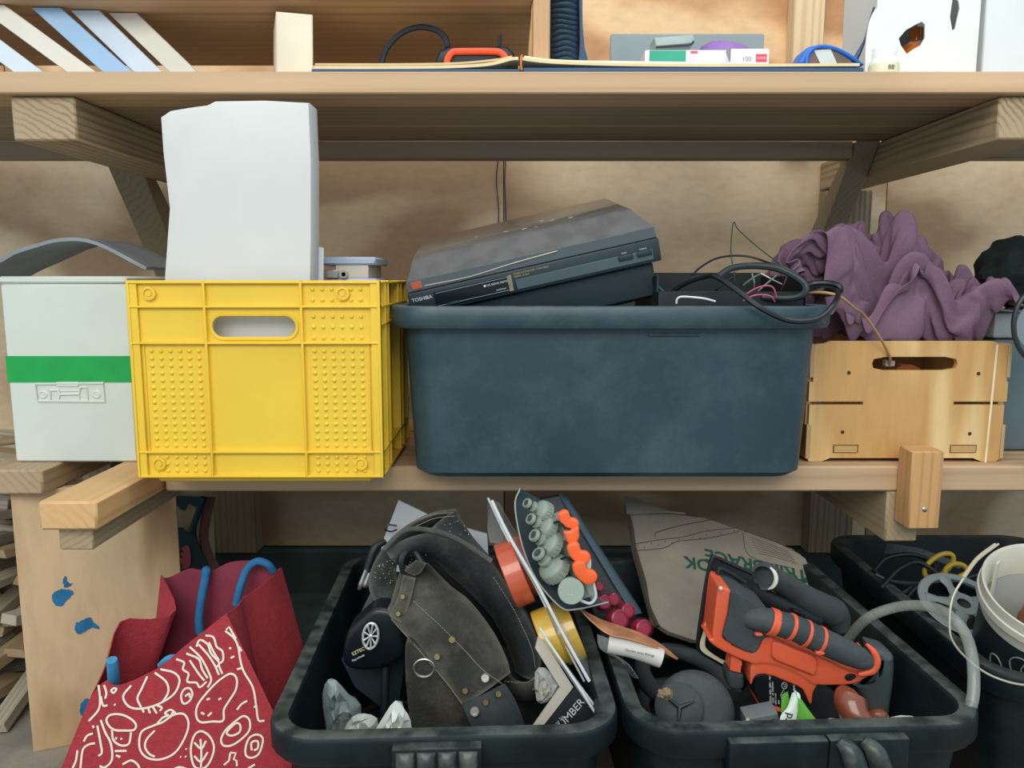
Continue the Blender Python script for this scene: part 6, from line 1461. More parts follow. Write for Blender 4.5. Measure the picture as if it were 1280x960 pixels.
# front strap
fs_ = K('front_strap', sh([(215, 285, 1.06), (180, 400, 1.02), (172, 452, .995), (285, 575, .975), (375, 680, .96), (445, 780, .950)],
                    [(310, 255, 1.08), (400, 345, 1.05), (470, 400, 1.03), (555, 510, 1.005), (605, 610, .985), (620, 665, .975)], .007, 8, 10, bulge=.012, wob=.003), LEB, tl)
be_ = K('belt_end', sh([(443, 776, .9465), (470, 840, .938), (505, 925, .93), (515, 980, .92)], [(598, 702, .963), (640, 770, .957), (680, 880, .948), (690, 960, .94)], .008, bulge=.006), LEK, tl)
K('cross_band', sh([(172, 452, .992), (205, 380, 1.01), (225, 300, 1.04)], [(218, 480, .988), (245, 400, 1.005), (268, 310, 1.035)], .006, bulge=.002), LEB, tl)
K('keeper_loop', G().tube([c6(*p) for p in [(222, 285, 1.045), (215, 240, 1.04), (235, 205, 1.05), (262, 205, 1.06), (300, 262, 1.055)]], .0046, 8, 8), LEK, tl)
K('keeper_tab', sh([(228, 278, 1.035), (240, 262, 1.035), (270, 248, 1.045)], [(262, 300, 1.035), (285, 285, 1.04), (310, 250, 1.045)], .006), LEB, tl)
STITCH = mat('pale_thread', '#8f8a74', .8)
def stitches(pts, n, lift, ln=.0016):
    Q = catmull([c6(*p) for p in pts], 30)
    g = G()
    for i in range(n):
        f = (i + .5) / n * (len(Q) - 2)
        a = int(f)
        p = Q[a].lerp(Q[a + 1], f - a) + V((0, -lift, lift * .3))
        d = (Q[a + 1] - Q[a]).normalized() * ln
        g.tube([p - d, p + d], .00042, 4, smooth=False)
    return g
g = stitches([(262, 390, 1.0), (360, 480, .985), (450, 570, .968), (520, 645, .958), (595, 700, .955)], 44, .008)
for pts, n in (([(180, 458, .99), (290, 582, .968), (380, 688, .953), (446, 775, .944)], 44), ([(560, 300, 1.01), (640, 430, 1.0), (700, 560, .985), (718, 640, .98)], 36), ([(600, 690, .98), (680, 694, .968), (722, 672, .968)], 14), ([(250, 100, 1.085), (330, 70, 1.09), (415, 62, 1.10)], 22), ([(262, 118, 1.085), (340, 84, 1.09), (418, 74, 1.10)], 22)):
    q = stitches(pts, n, .007)
    g.add(q.v, q.f)
K('stitching', g, STITCH, tl, 'pale stitching', stuff=True)
RIV = mat('nickel_rivet', '#d9d6ca', .3, metal=.7, var=.05)
BRS = mat('brass_rivet', '#8f8158', .4, metal=.7, var=.1)
for x, y, Y, r_, m_, lab in ((490, 808, .933, .0062, RIV, 'bright rivet'), (530, 681, .952, .0060, RIV, 'bright rivet'), (532, 772, .938, .0044, BRS, 'brass rivet'), (580, 740, .945, .0044, BRS, 'brass rivet'), (455, 729, .950, .0042, BRS, 'brass rivet'),
                             (406, 537, .972, .0050, BRS, 'brass rivet'), (350, 601, .962, .0046, BRS, 'brass rivet'), (222, 376, 1.0, .0036, BRS, 'brass rivet'), (205, 440, .984, .0036, BRS, 'brass rivet')):
    K('rivet', G().lathe([(r_, .004), (r_, 0), (r_ * .8, -.0016), (r_ * .45, -.0016), (r_ * .38, -.0006), (.0001, -.0006)], c6(x, y, Y) + V((0, -.0035, .001)), (.05, .95, -.3), 18), m_, be_ if Y < .947 else fs_, lab)
q = [c6(300 + 38 * math.cos(a), 645 + 33 * math.sin(a), .95) for a in [math.pi * 2 * i / 14 for i in range(14)]]
K('d_ring', G().tube(q, .0017, 8, 4, closed=True), STEEL, tl, 'steel ring')
g = G()
for i in range(150):
    a, b = random.random(), random.random()
    p = c6(100 + 60 * a + 330 * b * b, 340 - 250 * b + 60 * a, 1.058 + .03 * b) + V((0, -.012, .008))
    g.ball(p, random.uniform(.0004, .0010), nu=5, nv=3)
K('sawdust', g, mat('sawdust', '#b9b294', .9), tl, 'specks of sawdust', stuff=True)

# ------------------------------------------------------------------ other things in the left bin
c2 = crop(320, 600, 2.6667)
t = T('white_board', 'grey white card standing behind the tool belt in the left bin', 'card', P(545, 640, 1.24))
K('board', G().prism([c2(475, 68, 1.24), c2(625, 140, 1.24), c2(770, 180, 1.24), c2(780, 330, 1.21), c2(400, 300, 1.21), c2(428, 190, 1.225)], (0, .004, 0)), mat('grey_white_card', '#b5bcbf', .7, var=.03), t)
K('hang_hook', G().tube([c2(470, 165, 1.215), c2(450, 172, 1.21), c2(430, 164, 1.21), c2(440, 150, 1.212), c2(470, 152, 1.215)], .0014, 6), CABLE, t)
t = T('pliers', 'dark handled hand tool with a steel tip beside the tool belt', 'tool', P(452, 735, 1.10))
K('handle', G().tube([c2(432, 205, 1.10), c2(398, 225, 1.09), c2(380, 270, 1.085), c2(358, 340, 1.08), c2(345, 365, 1.08)], [.004, .006, .006, .005, .004], 10), DARKP, t)
K('steel_tip', G().tube([c2(368, 300, 1.075), c2(352, 345, 1.072), c2(346, 362, 1.072)], [.003, .0045, .003], 8).tube([c2(380, 310, 1.075), c2(368, 345, 1.072), c2(362, 356, 1.072)], [.003, .0045, .003], 8), STEEL, t, 'worn steel tips')
t = T('toy_wheel_pack', 'black blister pack with a silver spoked wheel in the left bin', 'pack', P(465, 800, 1.0))
K('pack_body', G().puff([(300, 520), (345, 470), (400, 430), (470, 450), (490, 520), (492, 590), (430, 625), (350, 640), (290, 612)], 1.0, .05, .008, cr=c2), mat('pack_black', '#10161b', .35, var=.1), t)
K('backing', G().prism([c2(285, 600, 1.05), c2(350, 440, 1.06), c2(420, 300, 1.10), c2(480, 430, 1.06), c2(495, 600, 1.05), c2(470, 800, 1.04), c2(330, 690, 1.04)], (0, .003, 0)), mat('pack_card', '#17232c', .5), t)
wc, wn = c2(382, 520, .994), V((-.12, 1, -.15)).normalized()
wx_ = V((.42, .1, .25)); 
def ell(r_, dy=0.0): return [wc + V((math.cos(a) * r_ * .56 + math.sin(a) * .10 * r_, dy, math.sin(a) * r_)) for a in [2 * math.pi * i / 20 for i in range(20)]]
SILV = mat('silver_paint', '#cfd0cc', .3, metal=.4, var=.05)
wr_ = K('wheel_rim', G().tube(ell(.0185), .0018, 8, 2, closed=True), SILV, t, 'silver wheel rim')
for i in range(9):
    a = 2 * math.pi * i / 9
    e = V((math.cos(a) * .0175 * .56 + math.sin(a) * .10 * .0175, -.001, math.sin(a) * .0175))
    K('spoke', G().tube([wc + e * .12, wc + e * .6, wc + e], [.0008, .0012, .0017], 6, smooth=False), SILV, wr_, 'silver spoke')
K('hub', G().ball(wc + V((0, -.001, 0)), .003, (1, .6, 1), 10, 6), SILV, wr_, 'silver hub')
sd = (c2(358, 556, .99) - c2(325, 574, .99))
text('pack_lettering', 'EZTEC', c2(323, 586, .991), V((1, -.05, .55)), (0, 0, 1), .0066, mat('cream_print', '#d6cf8e', .6), t)
text('pack_lettering', 'Play wheels', c2(322, 606, .991), V((1, -.05, .55)), (0, 0, 1), .0042, LETTER, t)
K('print_bar', G().prism([c2(322, 562, .9985), c2(357, 540, .9985), c2(357, 563, .9985), c2(322, 588, .9985)], (0, .001, 0)), mat('print_black', '#05070a', .5), t)
K('post', G().tube([c2(432, 620, 1.02), c2(430, 690, 1.015), c2(428, 790, 1.01)], .006, 10), DARKP, t)
BAG1 = mat('translucent_bag', '#7d8a87', .25, var=.15, alpha=.62, spec=.7)
BAG2 = mat('white_film', '#c3c6bd', .30, var=.08, spec=.7)
def film(pts, Y, th_, crump, cr=c2, seed=0):
    """crumpled film bag: a closed lens over a traced hem, broken into creased facets"""
    rnd = random.Random(seed)
    hem = catmull([cr(x, y, Y) for x, y in pts], 2, True)
    c = sum(hem, V((0, 0, 0))) / len(hem)
    n_ = len(hem)
    rings = {}
    for sgn in (-1, 1):
        for j in range(1, 6):
            f = j / 5
            row = []
            for p in hem:
                q = p.lerp(c, f * .97)
                e = math.sqrt(max(0, 1 - (1 - f) ** 2))
                jit = V((rnd.uniform(-1, 1), 0, rnd.uniform(-1, 1))) * (.0035 * crump * (1 - f * .7))
                row.append(q + jit + V((0, sgn * th_ * e * (1 + crump * rnd.uniform(-.75, .5)), 0)))
            rings[sgn, j] = row
    R = [rings[-1, j] for j in range(5, 0, -1)] + [hem] + [rings[1, j] for j in range(1, 6)]
    g = G()
    vs_ = [q for r in R for q in r]
    fs = []
    for a in range(len(R) - 1):
        for b in range(n_):
            b2 = (b + 1) % n_
            q = [a * n_ + b, a * n_ + b2, (a + 1) * n_ + b2, (a + 1) * n_ + b]
            fs += [[q[0], q[1], q[2]], [q[0], q[2], q[3]]] if (a + b) % 2 else [[q[0], q[1], q[3]], [q[1], q[2], q[3]]]
    fs += [list(range(n_))[::-1], [(len(R) - 1) * n_ + b for b in range(n_)]]
    return g.add(vs_, fs)
S('plastic_bag', film([(240, 665), (268, 668), (310, 715), (350, 750), (345, 830), (310, 890), (250, 890), (228, 800), (222, 710)], .91, .014, .9, seed=3), BAG1, 'clear grey plastic bag at the left end of the left bin', 'bag')
S('plastic_bag', film([(320, 790), (360, 778), (405, 795), (400, 850), (370, 895), (300, 895), (292, 840)], .875, .011, .9, seed=5), mat('pale_bag', '#b7bdb6', .3, var=.15, alpha=.7, spec=.7), 'small cloudy plastic bag in the middle of three in the left bin', 'bag')
S('plastic_bag', film([(465, 735), (495, 765), (515, 800), (518, 860), (490, 890), (400, 895), (365, 885), (390, 845), (430, 780)], .868, .013, .9, seed=8), BAG2, 'crumpled white plastic film standing at the front of the left bin', 'bag')
S('loose_cable_heap', G().tube([V((-.20 + .09 * math.cos(i * .8) + .006 * i * .3, 1.0 + .13 * math.sin(i * .8), .035 + .006 * i)) for i in range(22)], .006, 8, 5), CABLE, 'loop of black cable lying in the bottom of the left bin', 'cable')

# tape rolls in a clear blister
c7 = crop(600, 610, 3.992)
t = T('tape_roll_pack', 'clear blister pack of orange and yellow tape rolls right of the tool belt', 'pack', P(680, 760, 1.02))
CLR = clear('blister_film', (.82, .88, .9, 1), .10, .13)
CLE = clear('blister_edge', (.80, .82, .80, 1), .2, .75)
def roll(ctr, ax, r1, r0, wd, m_, lab):
    a = V(ax).normalized()
    return K('tape', G().lathe([(r0, -wd / 2), (r1 - .0012, -wd / 2), (r1, -wd / 2 + .0012), (r1, wd / 2 - .0012), (r1 - .0012, wd / 2), (r0, wd / 2), (r0, -wd / 2)], ctr, a, 44, cap=False), m_, t, lab)
ORT = mat('orange_tape', '#c8593a', .25, var=.06, coat=.5)
YET = mat('yellow_tape', '#c79f38', .28, var=.06, coat=.5)
AX = V((.92, .10, .36))
roll(c7(172, 425, 1.02), AX, .046, .030, .026, ORT, 'orange red tape roll')
roll(c7(250, 380, 1.06), AX, .044, .030, .022, mat('orange_tape_rear', '#b95a40', .3), 'second orange tape roll behind the clear card')
roll(c7(345, 745, .985), AX, .040, .026, .024, YET, 'yellow tape roll')
roll(c7(430, 715, 1.02), AX, .044, .028, .028, mat('yellow_tape_shiny', '#cfa93f', .2, coat=.6), 'second yellow tape roll')
K('blister_edge', G().tube([c7(58, 62, 1.00), c7(150, 250, .985), c7(290, 490, .965), c7(420, 740, .95), c7(545, 965, .935)], .0022, 8, 6), CLE, t)
K('blister_edge', G().tube([c7(40, 50, 1.04), c7(130, 240, 1.02), c7(270, 480, 1.0), c7(400, 740, .98), c7(520, 965, .965)], .0014, 8, 6), CLE, t)
K('clear_flap', G().prism([c7(38, 45, 1.045), c7(60, 62, 1.0), c7(230, 380, .975), c7(180, 300, 1.03), c7(48, 270, 1.05), c7(36, 200, 1.05)], (0, .0015, 0)), CLR, t)
K('clear_card', G().sheet([c7(58, 62, 1.0), c7(290, 490, .965), c7(545, 965, .935)], [c7(90, 70, 1.05), c7(330, 490, 1.04), c7(590, 930, 1.0)], .0012, 6, 4), CLR, t)
# house number pack
c3 = crop(560, 600, 2.6667)
t = T('number_pack', 'black and grey carded number pack leaning at the front of the left bin', 'pack', P(700, 880, .90))
o_, n_ = c3(400, 780, .905), V((.25, -1, .35)).normalized()
def pn(x, y, lift=0.0):
    return PN(560 + x / 2.6667, 600 + y / 2.6667, o_, n_) + n_ * lift
K('card', G().prism([pn(255, 900), pn(425, 690), pn(520, 800), pn(545, 860), pn(500, 910)], -n_ * .003), mat('number_black', '#15191b', .45), t)
K('grey_frame', G().prism([pn(300, 520, .002), pn(325, 545, .002), pn(416, 690, .002), pn(285, 858, .002), pn(255, 858, .002), pn(372, 690, .002), pn(290, 560, .002)], -n_ * .0035), mat('warm_grey_card', '#b3aa9b', .6, var=.05), t, 'warm grey border')
xd_ = pn(440, 755) - pn(360, 850)
text('number_lettering', 'NUMBER', pn(362, 852, .001), xd_, n_.cross(xd_), .0135, mat('grey_print2', '#b9bdbd', .6), t)
text('number_lettering', 'Used to be', pn(336, 848, .001), xd_, n_.cross(xd_), .0062, mat('grey_print3', '#9a9e9e', .6), t)
K('clear_edge', G().tube([pn(300, 490, .006), pn(400, 640, .006), pn(535, 815, .006)], .0016, 8), CLE, t)
K('clear_edge', G().tube([pn(315, 520, .012), pn(410, 660, .012), pn(500, 800, .012)], .0016, 8), CLE, t)
K('clear_cover', G().prism([pn(300, 490, .006), pn(535, 815, .006), pn(520, 835, .012), pn(440, 720, .012), pn(320, 545, .012)], n_ * .001), CLR, t)
t = T('screw_bag', 'small clear bag of brass screws behind the number pack', 'bag', P(685, 860, .95))
K('film', film([(290, 640), (320, 625), (355, 660), (370, 700), (330, 740), (295, 735)], .95, .012, .8, cr=c3, seed=2), clear('bag_film', (.85, .86, .82, 1), .2, .45), t)
for i in range(9):
    p = c3(300 + random.random() * 45, 660 + random.random() * 65, .95)
    d = V((random.uniform(-1, 1), random.uniform(-.4, .4), random.uniform(-1, 1))).normalized()
    K('screw', G().lathe([(.0030, 0), (.0012, .002), (.0012, .014), (.0001, .017)], p, d, 8), mat('brass_screw', '#b59b55', .3, metal=.8) if i == 0 else bpy.data.materials['brass_screw'], t)

# four way tap manifold on its card
t = T('tap_manifold', 'grey green four way hose tap with orange taps on a dark card', 'hose fitting', P(705, 690, 1.0))
GRN = mat('grey_green_plastic', '#8b9688', .45, var=.06, scale=20)
GR2 = mat('pale_green_plastic', '#9aa697', .5, var=.04)
ORP = mat('orange_plastic', '#ff6a35', .4, var=.04)
CARD = mat('dark_teal_card', '#2c3b3f', .6, var=.12)
K('backing_card', G().sheet([c7(200, 2, 1.03), c7(175, 90, 1.025), c7(212, 290, 1.01), c7(285, 460, .99), c7(400, 592, .975), c7(430, 606, .972)], [c7(300, 60, 1.06), c7(360, 110, 1.06), c7(440, 230, 1.05), c7(520, 400, 1.03), c7(600, 560, 1.0), c7(640, 575, .995)], .002, 6, 4), CARD, t)
K('card_lip', G().tube([c7(200, 2, 1.028), c7(175, 90, 1.023), c7(212, 290, 1.008), c7(285, 460, .988), c7(400, 592, .973), c7(480, 605, .975), c7(640, 570, .993)], .0011, 6, 8), mat('card_edge', '#aab0a8', .6), t, 'pale card edge')
K('trunk', G().tube([c7(365, 130, 1.02), c7(420, 250, 1.01), c7(480, 380, 1.0), c7(545, 540, .985)], [.010, .013, .014, .011], 14, 6).tube([c7(400, 150, 1.01), c7(470, 300, 1.0), c7(570, 555, .98)], .005, 8).tube([c7(395, 170, 1.0), c7(455, 310, .99), c7(545, 530, .975)], .002, 6), GRN, t)
for i, (tip, body) in enumerate((((228, 72), (330, 128)), ((246, 150), (345, 205)), ((264, 232), (365, 290)), ((285, 322), (385, 415)))):
    a, b = c7(tip[0], tip[1], .985 - .006 * i), c7(body[0], body[1], 1.0 - .006 * i)
    d = b - a
    L = d.length
    k_ = 1 + .13 * i
    g = G().lathe([(.0040 * k_, .001), (.0060 * k_, 0), (.0068 * k_, .0015), (.0068 * k_, .005), (.0052 * k_, .0055), (.0052 * k_, L * .32), (.0072 * k_, L * .34), (.0072 * k_, L * .40), (.0056 * k_, L * .42), (.0056 * k_, L * .55), (.010 * k_, L * .60), (.010 * k_, L)], a, d, 22)
    nz_ = K('nozzle', g, GRN, t)
    K('nozzle_bore', G().lathe([(.0040 * k_, -.0002), (.0030 * k_, .0008), (.0001, .0008)], a, d, 16, cap=False), mat('bore_dark', '#39423d', .6), nz_)
    K('o_ring', G().lathe([(.0070 * k_, .0054), (.0076 * k_, .0062), (.0070 * k_, .0072)], a, d, 20, cap=False), CABLE, nz_, 'dark o ring')
    g = G().lathe([(.0085 * k_, L * .58), (.0138 * k_, L * .66), (.0145 * k_, L * .70), (.0145 * k_, L * 1.02), (.012 * k_, L * 1.05)], a, d, 24)
    ax = d.normalized(); xx = ax.orthogonal().normalized(); yy = ax.cross(xx)
    for j in range(20):
        an = 2 * math.pi * j / 20
        e = xx * math.cos(an) + yy * math.sin(an)
        g.tube([a + ax * (L * .76) + e * (.0146 * k_), a + ax * (L * 1.02) + e * (.0146 * k_)], .0009, 5, smooth=False)
    K('ribbed_collar', g, GRN, nz_)
for i, (x, y) in enumerate(((441, 164), (458, 245), (492, 330), (522, 425))):
    s_ = 1.18 + .08 * i
    pts = [(-42, -25), (-20, -42), (2, -36), (10, -12), (32, -6), (46, 12), (38, 34), (10, 44), (-18, 26), (-36, 4)]
    if i == 1:
        pts = [(-32, -18), (-8, -22), (12, -36), (28, -36), (30, -18), (30, 4), (18, 26), (4, 42), (-16, 24)]
    q = catmull([c7(x + a * s_, y + b * s_, .972 - .006 * i) for a, b in pts], 4, True)
    th_ = K('tap_handle', G().prism(q, (0, .010, 0), .003, 3), ORP, t, 'orange tap handle')
    K('tap_stem', G().tube([c7(x - 10, y, .980 - .006 * i), c7(x - 45, y + 12, 1.0 - .006 * i)], .005, 10, smooth=False), GRN, th_)
K('end_cap', G().lathe([(.0166, .014), (.0172, .012), (.0172, .001), (.0164, 0), (.0001, 0)], c7(454, 515, .952), (.12, .95, -.22), 36), GR2, t, 'pale round end cap')
p_ = c7(460, 534, .9508)
K('cap_cross', G().tube([p_ + V((-.010, 0, .0)), p_ + V((.010, 0, .001))], .0003, 4, smooth=False).tube([p_ + V((0, 0, -.002)), p_ + V((.0005, 0, .012))], .0003, 4, smooth=False), mat('mould_line', '#c9d1c4', .5), t, stuff=True)
for pts in ([(360, 178, .985), (395, 170, .975), (430, 200, .972), (480, 205, .975)], [(405, 355, .972), (440, 345, .965), (480, 372, .965), (495, 385, .97)]):
    K('cable_tie', G().tube([c7(*p) for p in pts], .0018, 6), CABLE, t)
K('white_tab', G().puff([(535, 340), (552, 352), (556, 380), (552, 410), (536, 412), (528, 385)], .985, .006, .002, cr=c7), WHITE, t, 'white tab')
K('clear_case', G().tube([c7(565, 470, .965), c7(578, 540, .965), c7(550, 575, .965), c7(500, 560, .965)], .002, 8), CLE, t)

# long dark box behind the fittings
t = T('long_dark_box', 'long thin dark blue box leaning behind the tap fitting', 'box', P(770, 720, 1.12))
g = G().prism([c7(395, 40, 1.16), c7(440, 60, 1.16), c7(810, 630, 1.06), c7(760, 640, 1.06)], (0, .02, 0), .002, 1)
K('box_body', g, mat('box_navy', '#33454e', .5, var=.1), t)
K('dark_side', G().prism([c7(300, 60, 1.165), c7(396, 42, 1.165), c7(770, 640, 1.065), c7(600, 640, 1.065)], (0, .015, 0)), mat('box_dark', '#151f26', .6), t)

# red capped blister pack lying across the rims
t = T('red_cap_pack', 'clear blister of dark red caps on an orange printed card between the bins', 'pack', P(790, 790, 1.0))
OC = mat('orange_card', '#c98a62', .6, var=.35, scale=30)
o2 = c7(720, 720, 1.0)
card = [(500, 605, 1.02), (600, 655, 1.02), (700, 690, 1.015), (800, 725, 1.01), (900, 780, 1.0), (988, 852, .99)]
card2 = [(500, 606, 1.0), (560, 668, .985), (640, 728, .975), (740, 752, .97), (860, 790, .97), (985, 856, .985)]
K('printed_card', G().sheet([c7(*p) for p in card], [c7(*p) for p in card2], .0016, 6, 5), OC, t)
K('card_stripe', G().sheet([c7(x, y + 22, Y - .012) for x, y, Y in card[1:5]], [c7(x, y + 34, Y - .016) for x, y, Y in card[1:5]], .0006, 6, 2), mat('stripe_cream', '#e8c39e', .6), t, 'cream printed stripe')
K('card_stripe', G().sheet([c7(x, y + 42, Y - .019) for x, y, Y in card[1:4]], [c7(x, y + 50, Y - .021) for x, y, Y in card[1:4]], .0006, 6, 2), mat('stripe_brown', '#7c3f30', .6), t, 'brown printed stripe')
DOME = clear('dome_film', (.30, .10, .13, 1), .1, .10, .4)
REDC = mat('dark_red_cap', '#9a1234', .3, var=.08, coat=.2)
for x, y, Y, r_ in ((600, 492, 1.06, 26), (625, 570, 1.05, 40), (672, 556, 1.055, 34), (700, 655, 1.03, 52), (742, 612, 1.04, 40), (820, 700, 1.02, 46)):
    rr = r_ / 3.992 * 1.0 / F * 1.02
    c = c7(x, y, Y)
    ax = V((.25, -.85, .35))
    cp_ = K('cap', G().lathe([(rr * .8, .030), (rr, .016), (rr, .003), (rr * .93, .0008), (rr * .78, 0), (rr * .74, .0015), (.0001, .0015)], c, -ax, 26), REDC, t, 'dark red cap')
    K('blister_dome', G().lathe([(rr * 1.22, .024), (rr * 1.2, .004), (rr * 1.05, -.004), (rr * .5, -.008), (.0001, -.0085)], c, -ax, 22, cap=False), DOME, cp_, 'clear blister dome')
K('label_roll', G().tube([c7(640, 775, .985), c7(760, 800, .98), c7(905, 850, .975)], .0128, 16, 4), mat('label_paper', '#cfcac0', .6, var=.05), t, 'white paper label roll')
text('label_lettering', 'Garden snap fittings', c7(722, 812, .958), c7(830, 835, .958) - c7(722, 812, .958), (0, 0, 1), .0050, mat('label_print', '#4b4d50', .7), t)
K('clear_tail', G().sheet([c7(585, 730, .99), c7(600, 800, .985), c7(700, 860, .98), c7(760, 940, .98)], [c7(640, 750, .98), c7(660, 820, .975), c7(740, 880, .97), c7(790, 950, .97)], .0012, 6, 3), CLR, t)

# ------------------------------------------------------------------ things in the middle bin
cA = crop(780, 600, 2.6667)
t = T('cardboard_carton', 'flattened brown cardboard carton with upside down green lettering leaning in the middle bin', 'carton', P(900, 720, 1.25))
CBD = mat('dusty_cardboard', '#968d80', .9, var=.12, scale=6, bmp=.2, dust='#c9baa4', dustamt=.45, dscale=5)
eL = [(62, 72, 1.40), (10, 110, 1.385), (32, 230, 1.34), (62, 340, 1.29), (85, 440, 1.24), (110, 520, 1.19)]
o3, x3, y3 = cA(20, 130, 1.375), cA(600, 260, 1.36), cA(110, 520, 1.19)
n3 = (x3 - o3).cross(y3 - o3).normalized()
if n3.y > 0: n3 = -n3
def pc(x, y, lift=0.0): return PN(780 + x / 2.6667, 600 + y / 2.6667, o3, n3) + n3 * lift
q = [pc(*p) for p in ((6, 75), (60, 112), (160, 112), (270, 126), (400, 170), (500, 205), (560, 228), (606, 262), (640, 350), (690, 450), (700, 520), (480, 560), (230, 532), (150, 505), (95, 470), (62, 340), (32, 230))]
K('carton_face', G().prism(q, -n3 * .012, .001, 1), CBD, t)
K('top_flap', G().sheet([pc(0, 60, .004), pc(30, 68, .005), pc(100, 92, .006), pc(160, 112, .003)], [pc(6, 120, .006), pc(60, 122, .010), pc(140, 118, .010), pc(200, 118, .006)], .003, 6, 4), CBD, t)
K('torn_edge', G().tube([pc(*p, .002) for p in ((6, 90), (20, 150), (34, 230), (62, 340), (80, 420), (112, 490))], [.003, .005, .004, .006, .004, .004], 6), mat('torn_brown', '#4d453c', .9), t, 'dark torn edge')
GPR = mat('green_print', '#1f5a4c', .8, var=.1)
xd3 = pc(415, 285) - pc(640, 348)
yd3 = pc(400, 300) - pc(430, 210)
yd3 = pc(500, 330) - pc(505, 250)
text('carton_lettering', 'STRIP BRACE', pc(640, 312, .0012), pc(240, 225) - pc(640, 312), yd3, .036, GPR, t, bold=.0007)
text('carton_lettering', 'OK', pc(290, 270, .0012), pc(240, 262) - pc(290, 270), yd3, .034, GPR, t, bold=.0007)
text('carton_lettering', 'PA', pc(640, 335, .0012), pc(560, 318) - pc(640, 335), yd3, .034, GPR, t, bold=.0007)
INK = mat('grey_ink', '#5d5a55', .9)
g = G()
for pts in ([(30, 215), (120, 200), (200, 190), (280, 170), (380, 160)], [(35, 236), (130, 228), (180, 205), (280, 195), (385, 172)], [(105, 190), (110, 175), (200, 150), (300, 132)], [(395, 175), (420, 255), (560, 295)], [(400, 172), (500, 205), (590, 250)]):
    g.tube([pc(x, y, .0010) for x, y in pts], .0007, 4, 5)
for i in range(15):
    x = 45 + i * 23
    g.ball(pc(x, 224 - i * 3.6 + (4 if i % 2 else -4), .0008), .0011, nu=6, nv=4)
for i in range(7):
    g.tube([pc(415 + i * 5, 190 + i * 9, .001), pc(480 + i * 5, 212 + i * 8, .001), pc(548 + i * 5, 240 + i * 7, .001)], .0004, 4, 4)
K('printed_strap_drawing', g, INK, t, 'faint printed drawing of a perforated strap', stuff=True)

# sander
c8 = crop(860, 690, 4.1741)
t = T('orange_sander', 'orange and black electric sander lying on its side in the middle bin', 'sander', P(985, 800, .98))
OR = mat('sander_orange', '#e8603c', .42, var=.08, scale=12, dust='#b98a70', dustamt=.25)
RUB = mat('dusty_rubber', '#3b4143', .75, var=.2, scale=14, dust='#77796f', dustamt=.4, dscale=8)
K('base_plate', G().puff([(125, 28), (150, 26), (240, 70), (335, 112), (345, 180), (330, 330), (290, 480), (215, 606), (140, 566), (66, 520), (50, 470), (80, 250), (105, 100)], 1.02, .008, .002, cr=c8, k=3), mat('plate_black', '#161b1d', .45, dust='#6b6258', dustamt=.3), t)
K('plate_rim', G().tube([c8(*p) for p in ((335, 112, 1.016), (240, 70, 1.014), (150, 30, 1.010), (128, 34, 1.008), (105, 110, 1.006), (80, 260, 1.003), (52, 470, 1.0), (68, 518, 1.0), (140, 564, 1.0), (212, 604, 1.0))], .0028, 8, 6), mat('rim_black', '#11171a', .4), t)
K('sanding_sheet', G().sheet([c8(*p) for p in ((98, 280, .997), (84, 400, .995), (62, 480, .994), (76, 520, .994), (140, 560, .994), (214, 602, .994))], [c8(*p) for p in ((112, 290, .997), (100, 400, .995), (88, 470, .994), (98, 505, .994), (150, 545, .994), (216, 580, .994))], .0016, 6, 3), mat('cream_abrasive', '#d8cfae', .8), t, 'cream sanding sheet edge')
K('plate_bracket', G().tube([c8(*p) for p in ((300, 160, 1.01), (240, 120, 1.008), (175, 88, 1.005), (158, 100, 1.004), (150, 160, 1.003), (185, 175, 1.002))], .0030, 8, 6), DARKP, t)
melt(K('orange_shell', G().puff([(160, 188), (180, 184), (228, 206), (218, 260), (208, 330), (190, 400), (186, 452), (230, 480), (150, 470), (130, 440), (134, 380), (142, 300)], .955, .06, 0, cr=c8, k=3).puff([(106, 456), (150, 466), (240, 492), (335, 528), (372, 500), (395, 452), (440, 448), (560, 500), (740, 575), (830, 622), (900, 632), (970, 600), (992, 566), (985, 600), (950, 645), (862, 690), (760, 696), (668, 692), (600, 650), (520, 610), (420, 580), (340, 582), (270, 560), (150, 500)], .955, .06, 0, cr=c8, k=3).puff([(335, 585), (420, 580), (520, 605), (620, 650), (672, 695), (655, 730), (640, 800), (600, 720), (520, 680), (430, 645), (370, 640), (345, 660), (330, 700), (326, 680)], .957, .05, 0, cr=c8, k=3).puff([(455, 468), (560, 510), (668, 556), (665, 640), (640, 640), (540, 600), (450, 560), (440, 510)], .949, .02, 0, cr=c8, k=3).puff([(228, 540), (286, 572), (276, 634), (218, 622)], .962, .025, 0, cr=c8, smooth=False), OR, t))
melt(K('grey_nose', G().puff([(232, 208), (300, 232), (380, 290), (440, 330), (450, 420), (392, 455), (360, 520), (330, 526), (260, 500), (188, 448), (192, 400), (210, 330), (220, 262)], .950, .07, 0, cr=c8, k=3), RUB, t))
melt(K('motor_housing', G().puff([(345, 660), (372, 640), (430, 645), (520, 680), (600, 720), (640, 780), (600, 830), (480, 820), (385, 800), (352, 740)], .963, .07, 0, cr=c8, k=3), mat('label_black', '#15191d', .4, var=.1), t), .0015, 3)
K('orange_ring', G().puff([(382, 802), (420, 806), (484, 820), (490, 842), (420, 838), (384, 828)], .958, .05, .004, cr=c8, k=3), OR, t)
K('trigger_knob', G().puff([(215, 625), (280, 636), (296, 660), (288, 720), (230, 724), (208, 680)], .965, .03, .006, cr=c8, k=3), RUB, t)
hp = [(285, 345, .968), (340, 345, .955), (430, 362, .945), (560, 400, .942), (700, 465, .943), (820, 520, .945), (900, 555, .948), (955, 580, .952)]
K('handle_grip', G().tube([c8(*p) for p in hp], [.0125, .0150, .0160, .0165, .0170, .0165, .0145, .009], 20, 8), RUB, t)
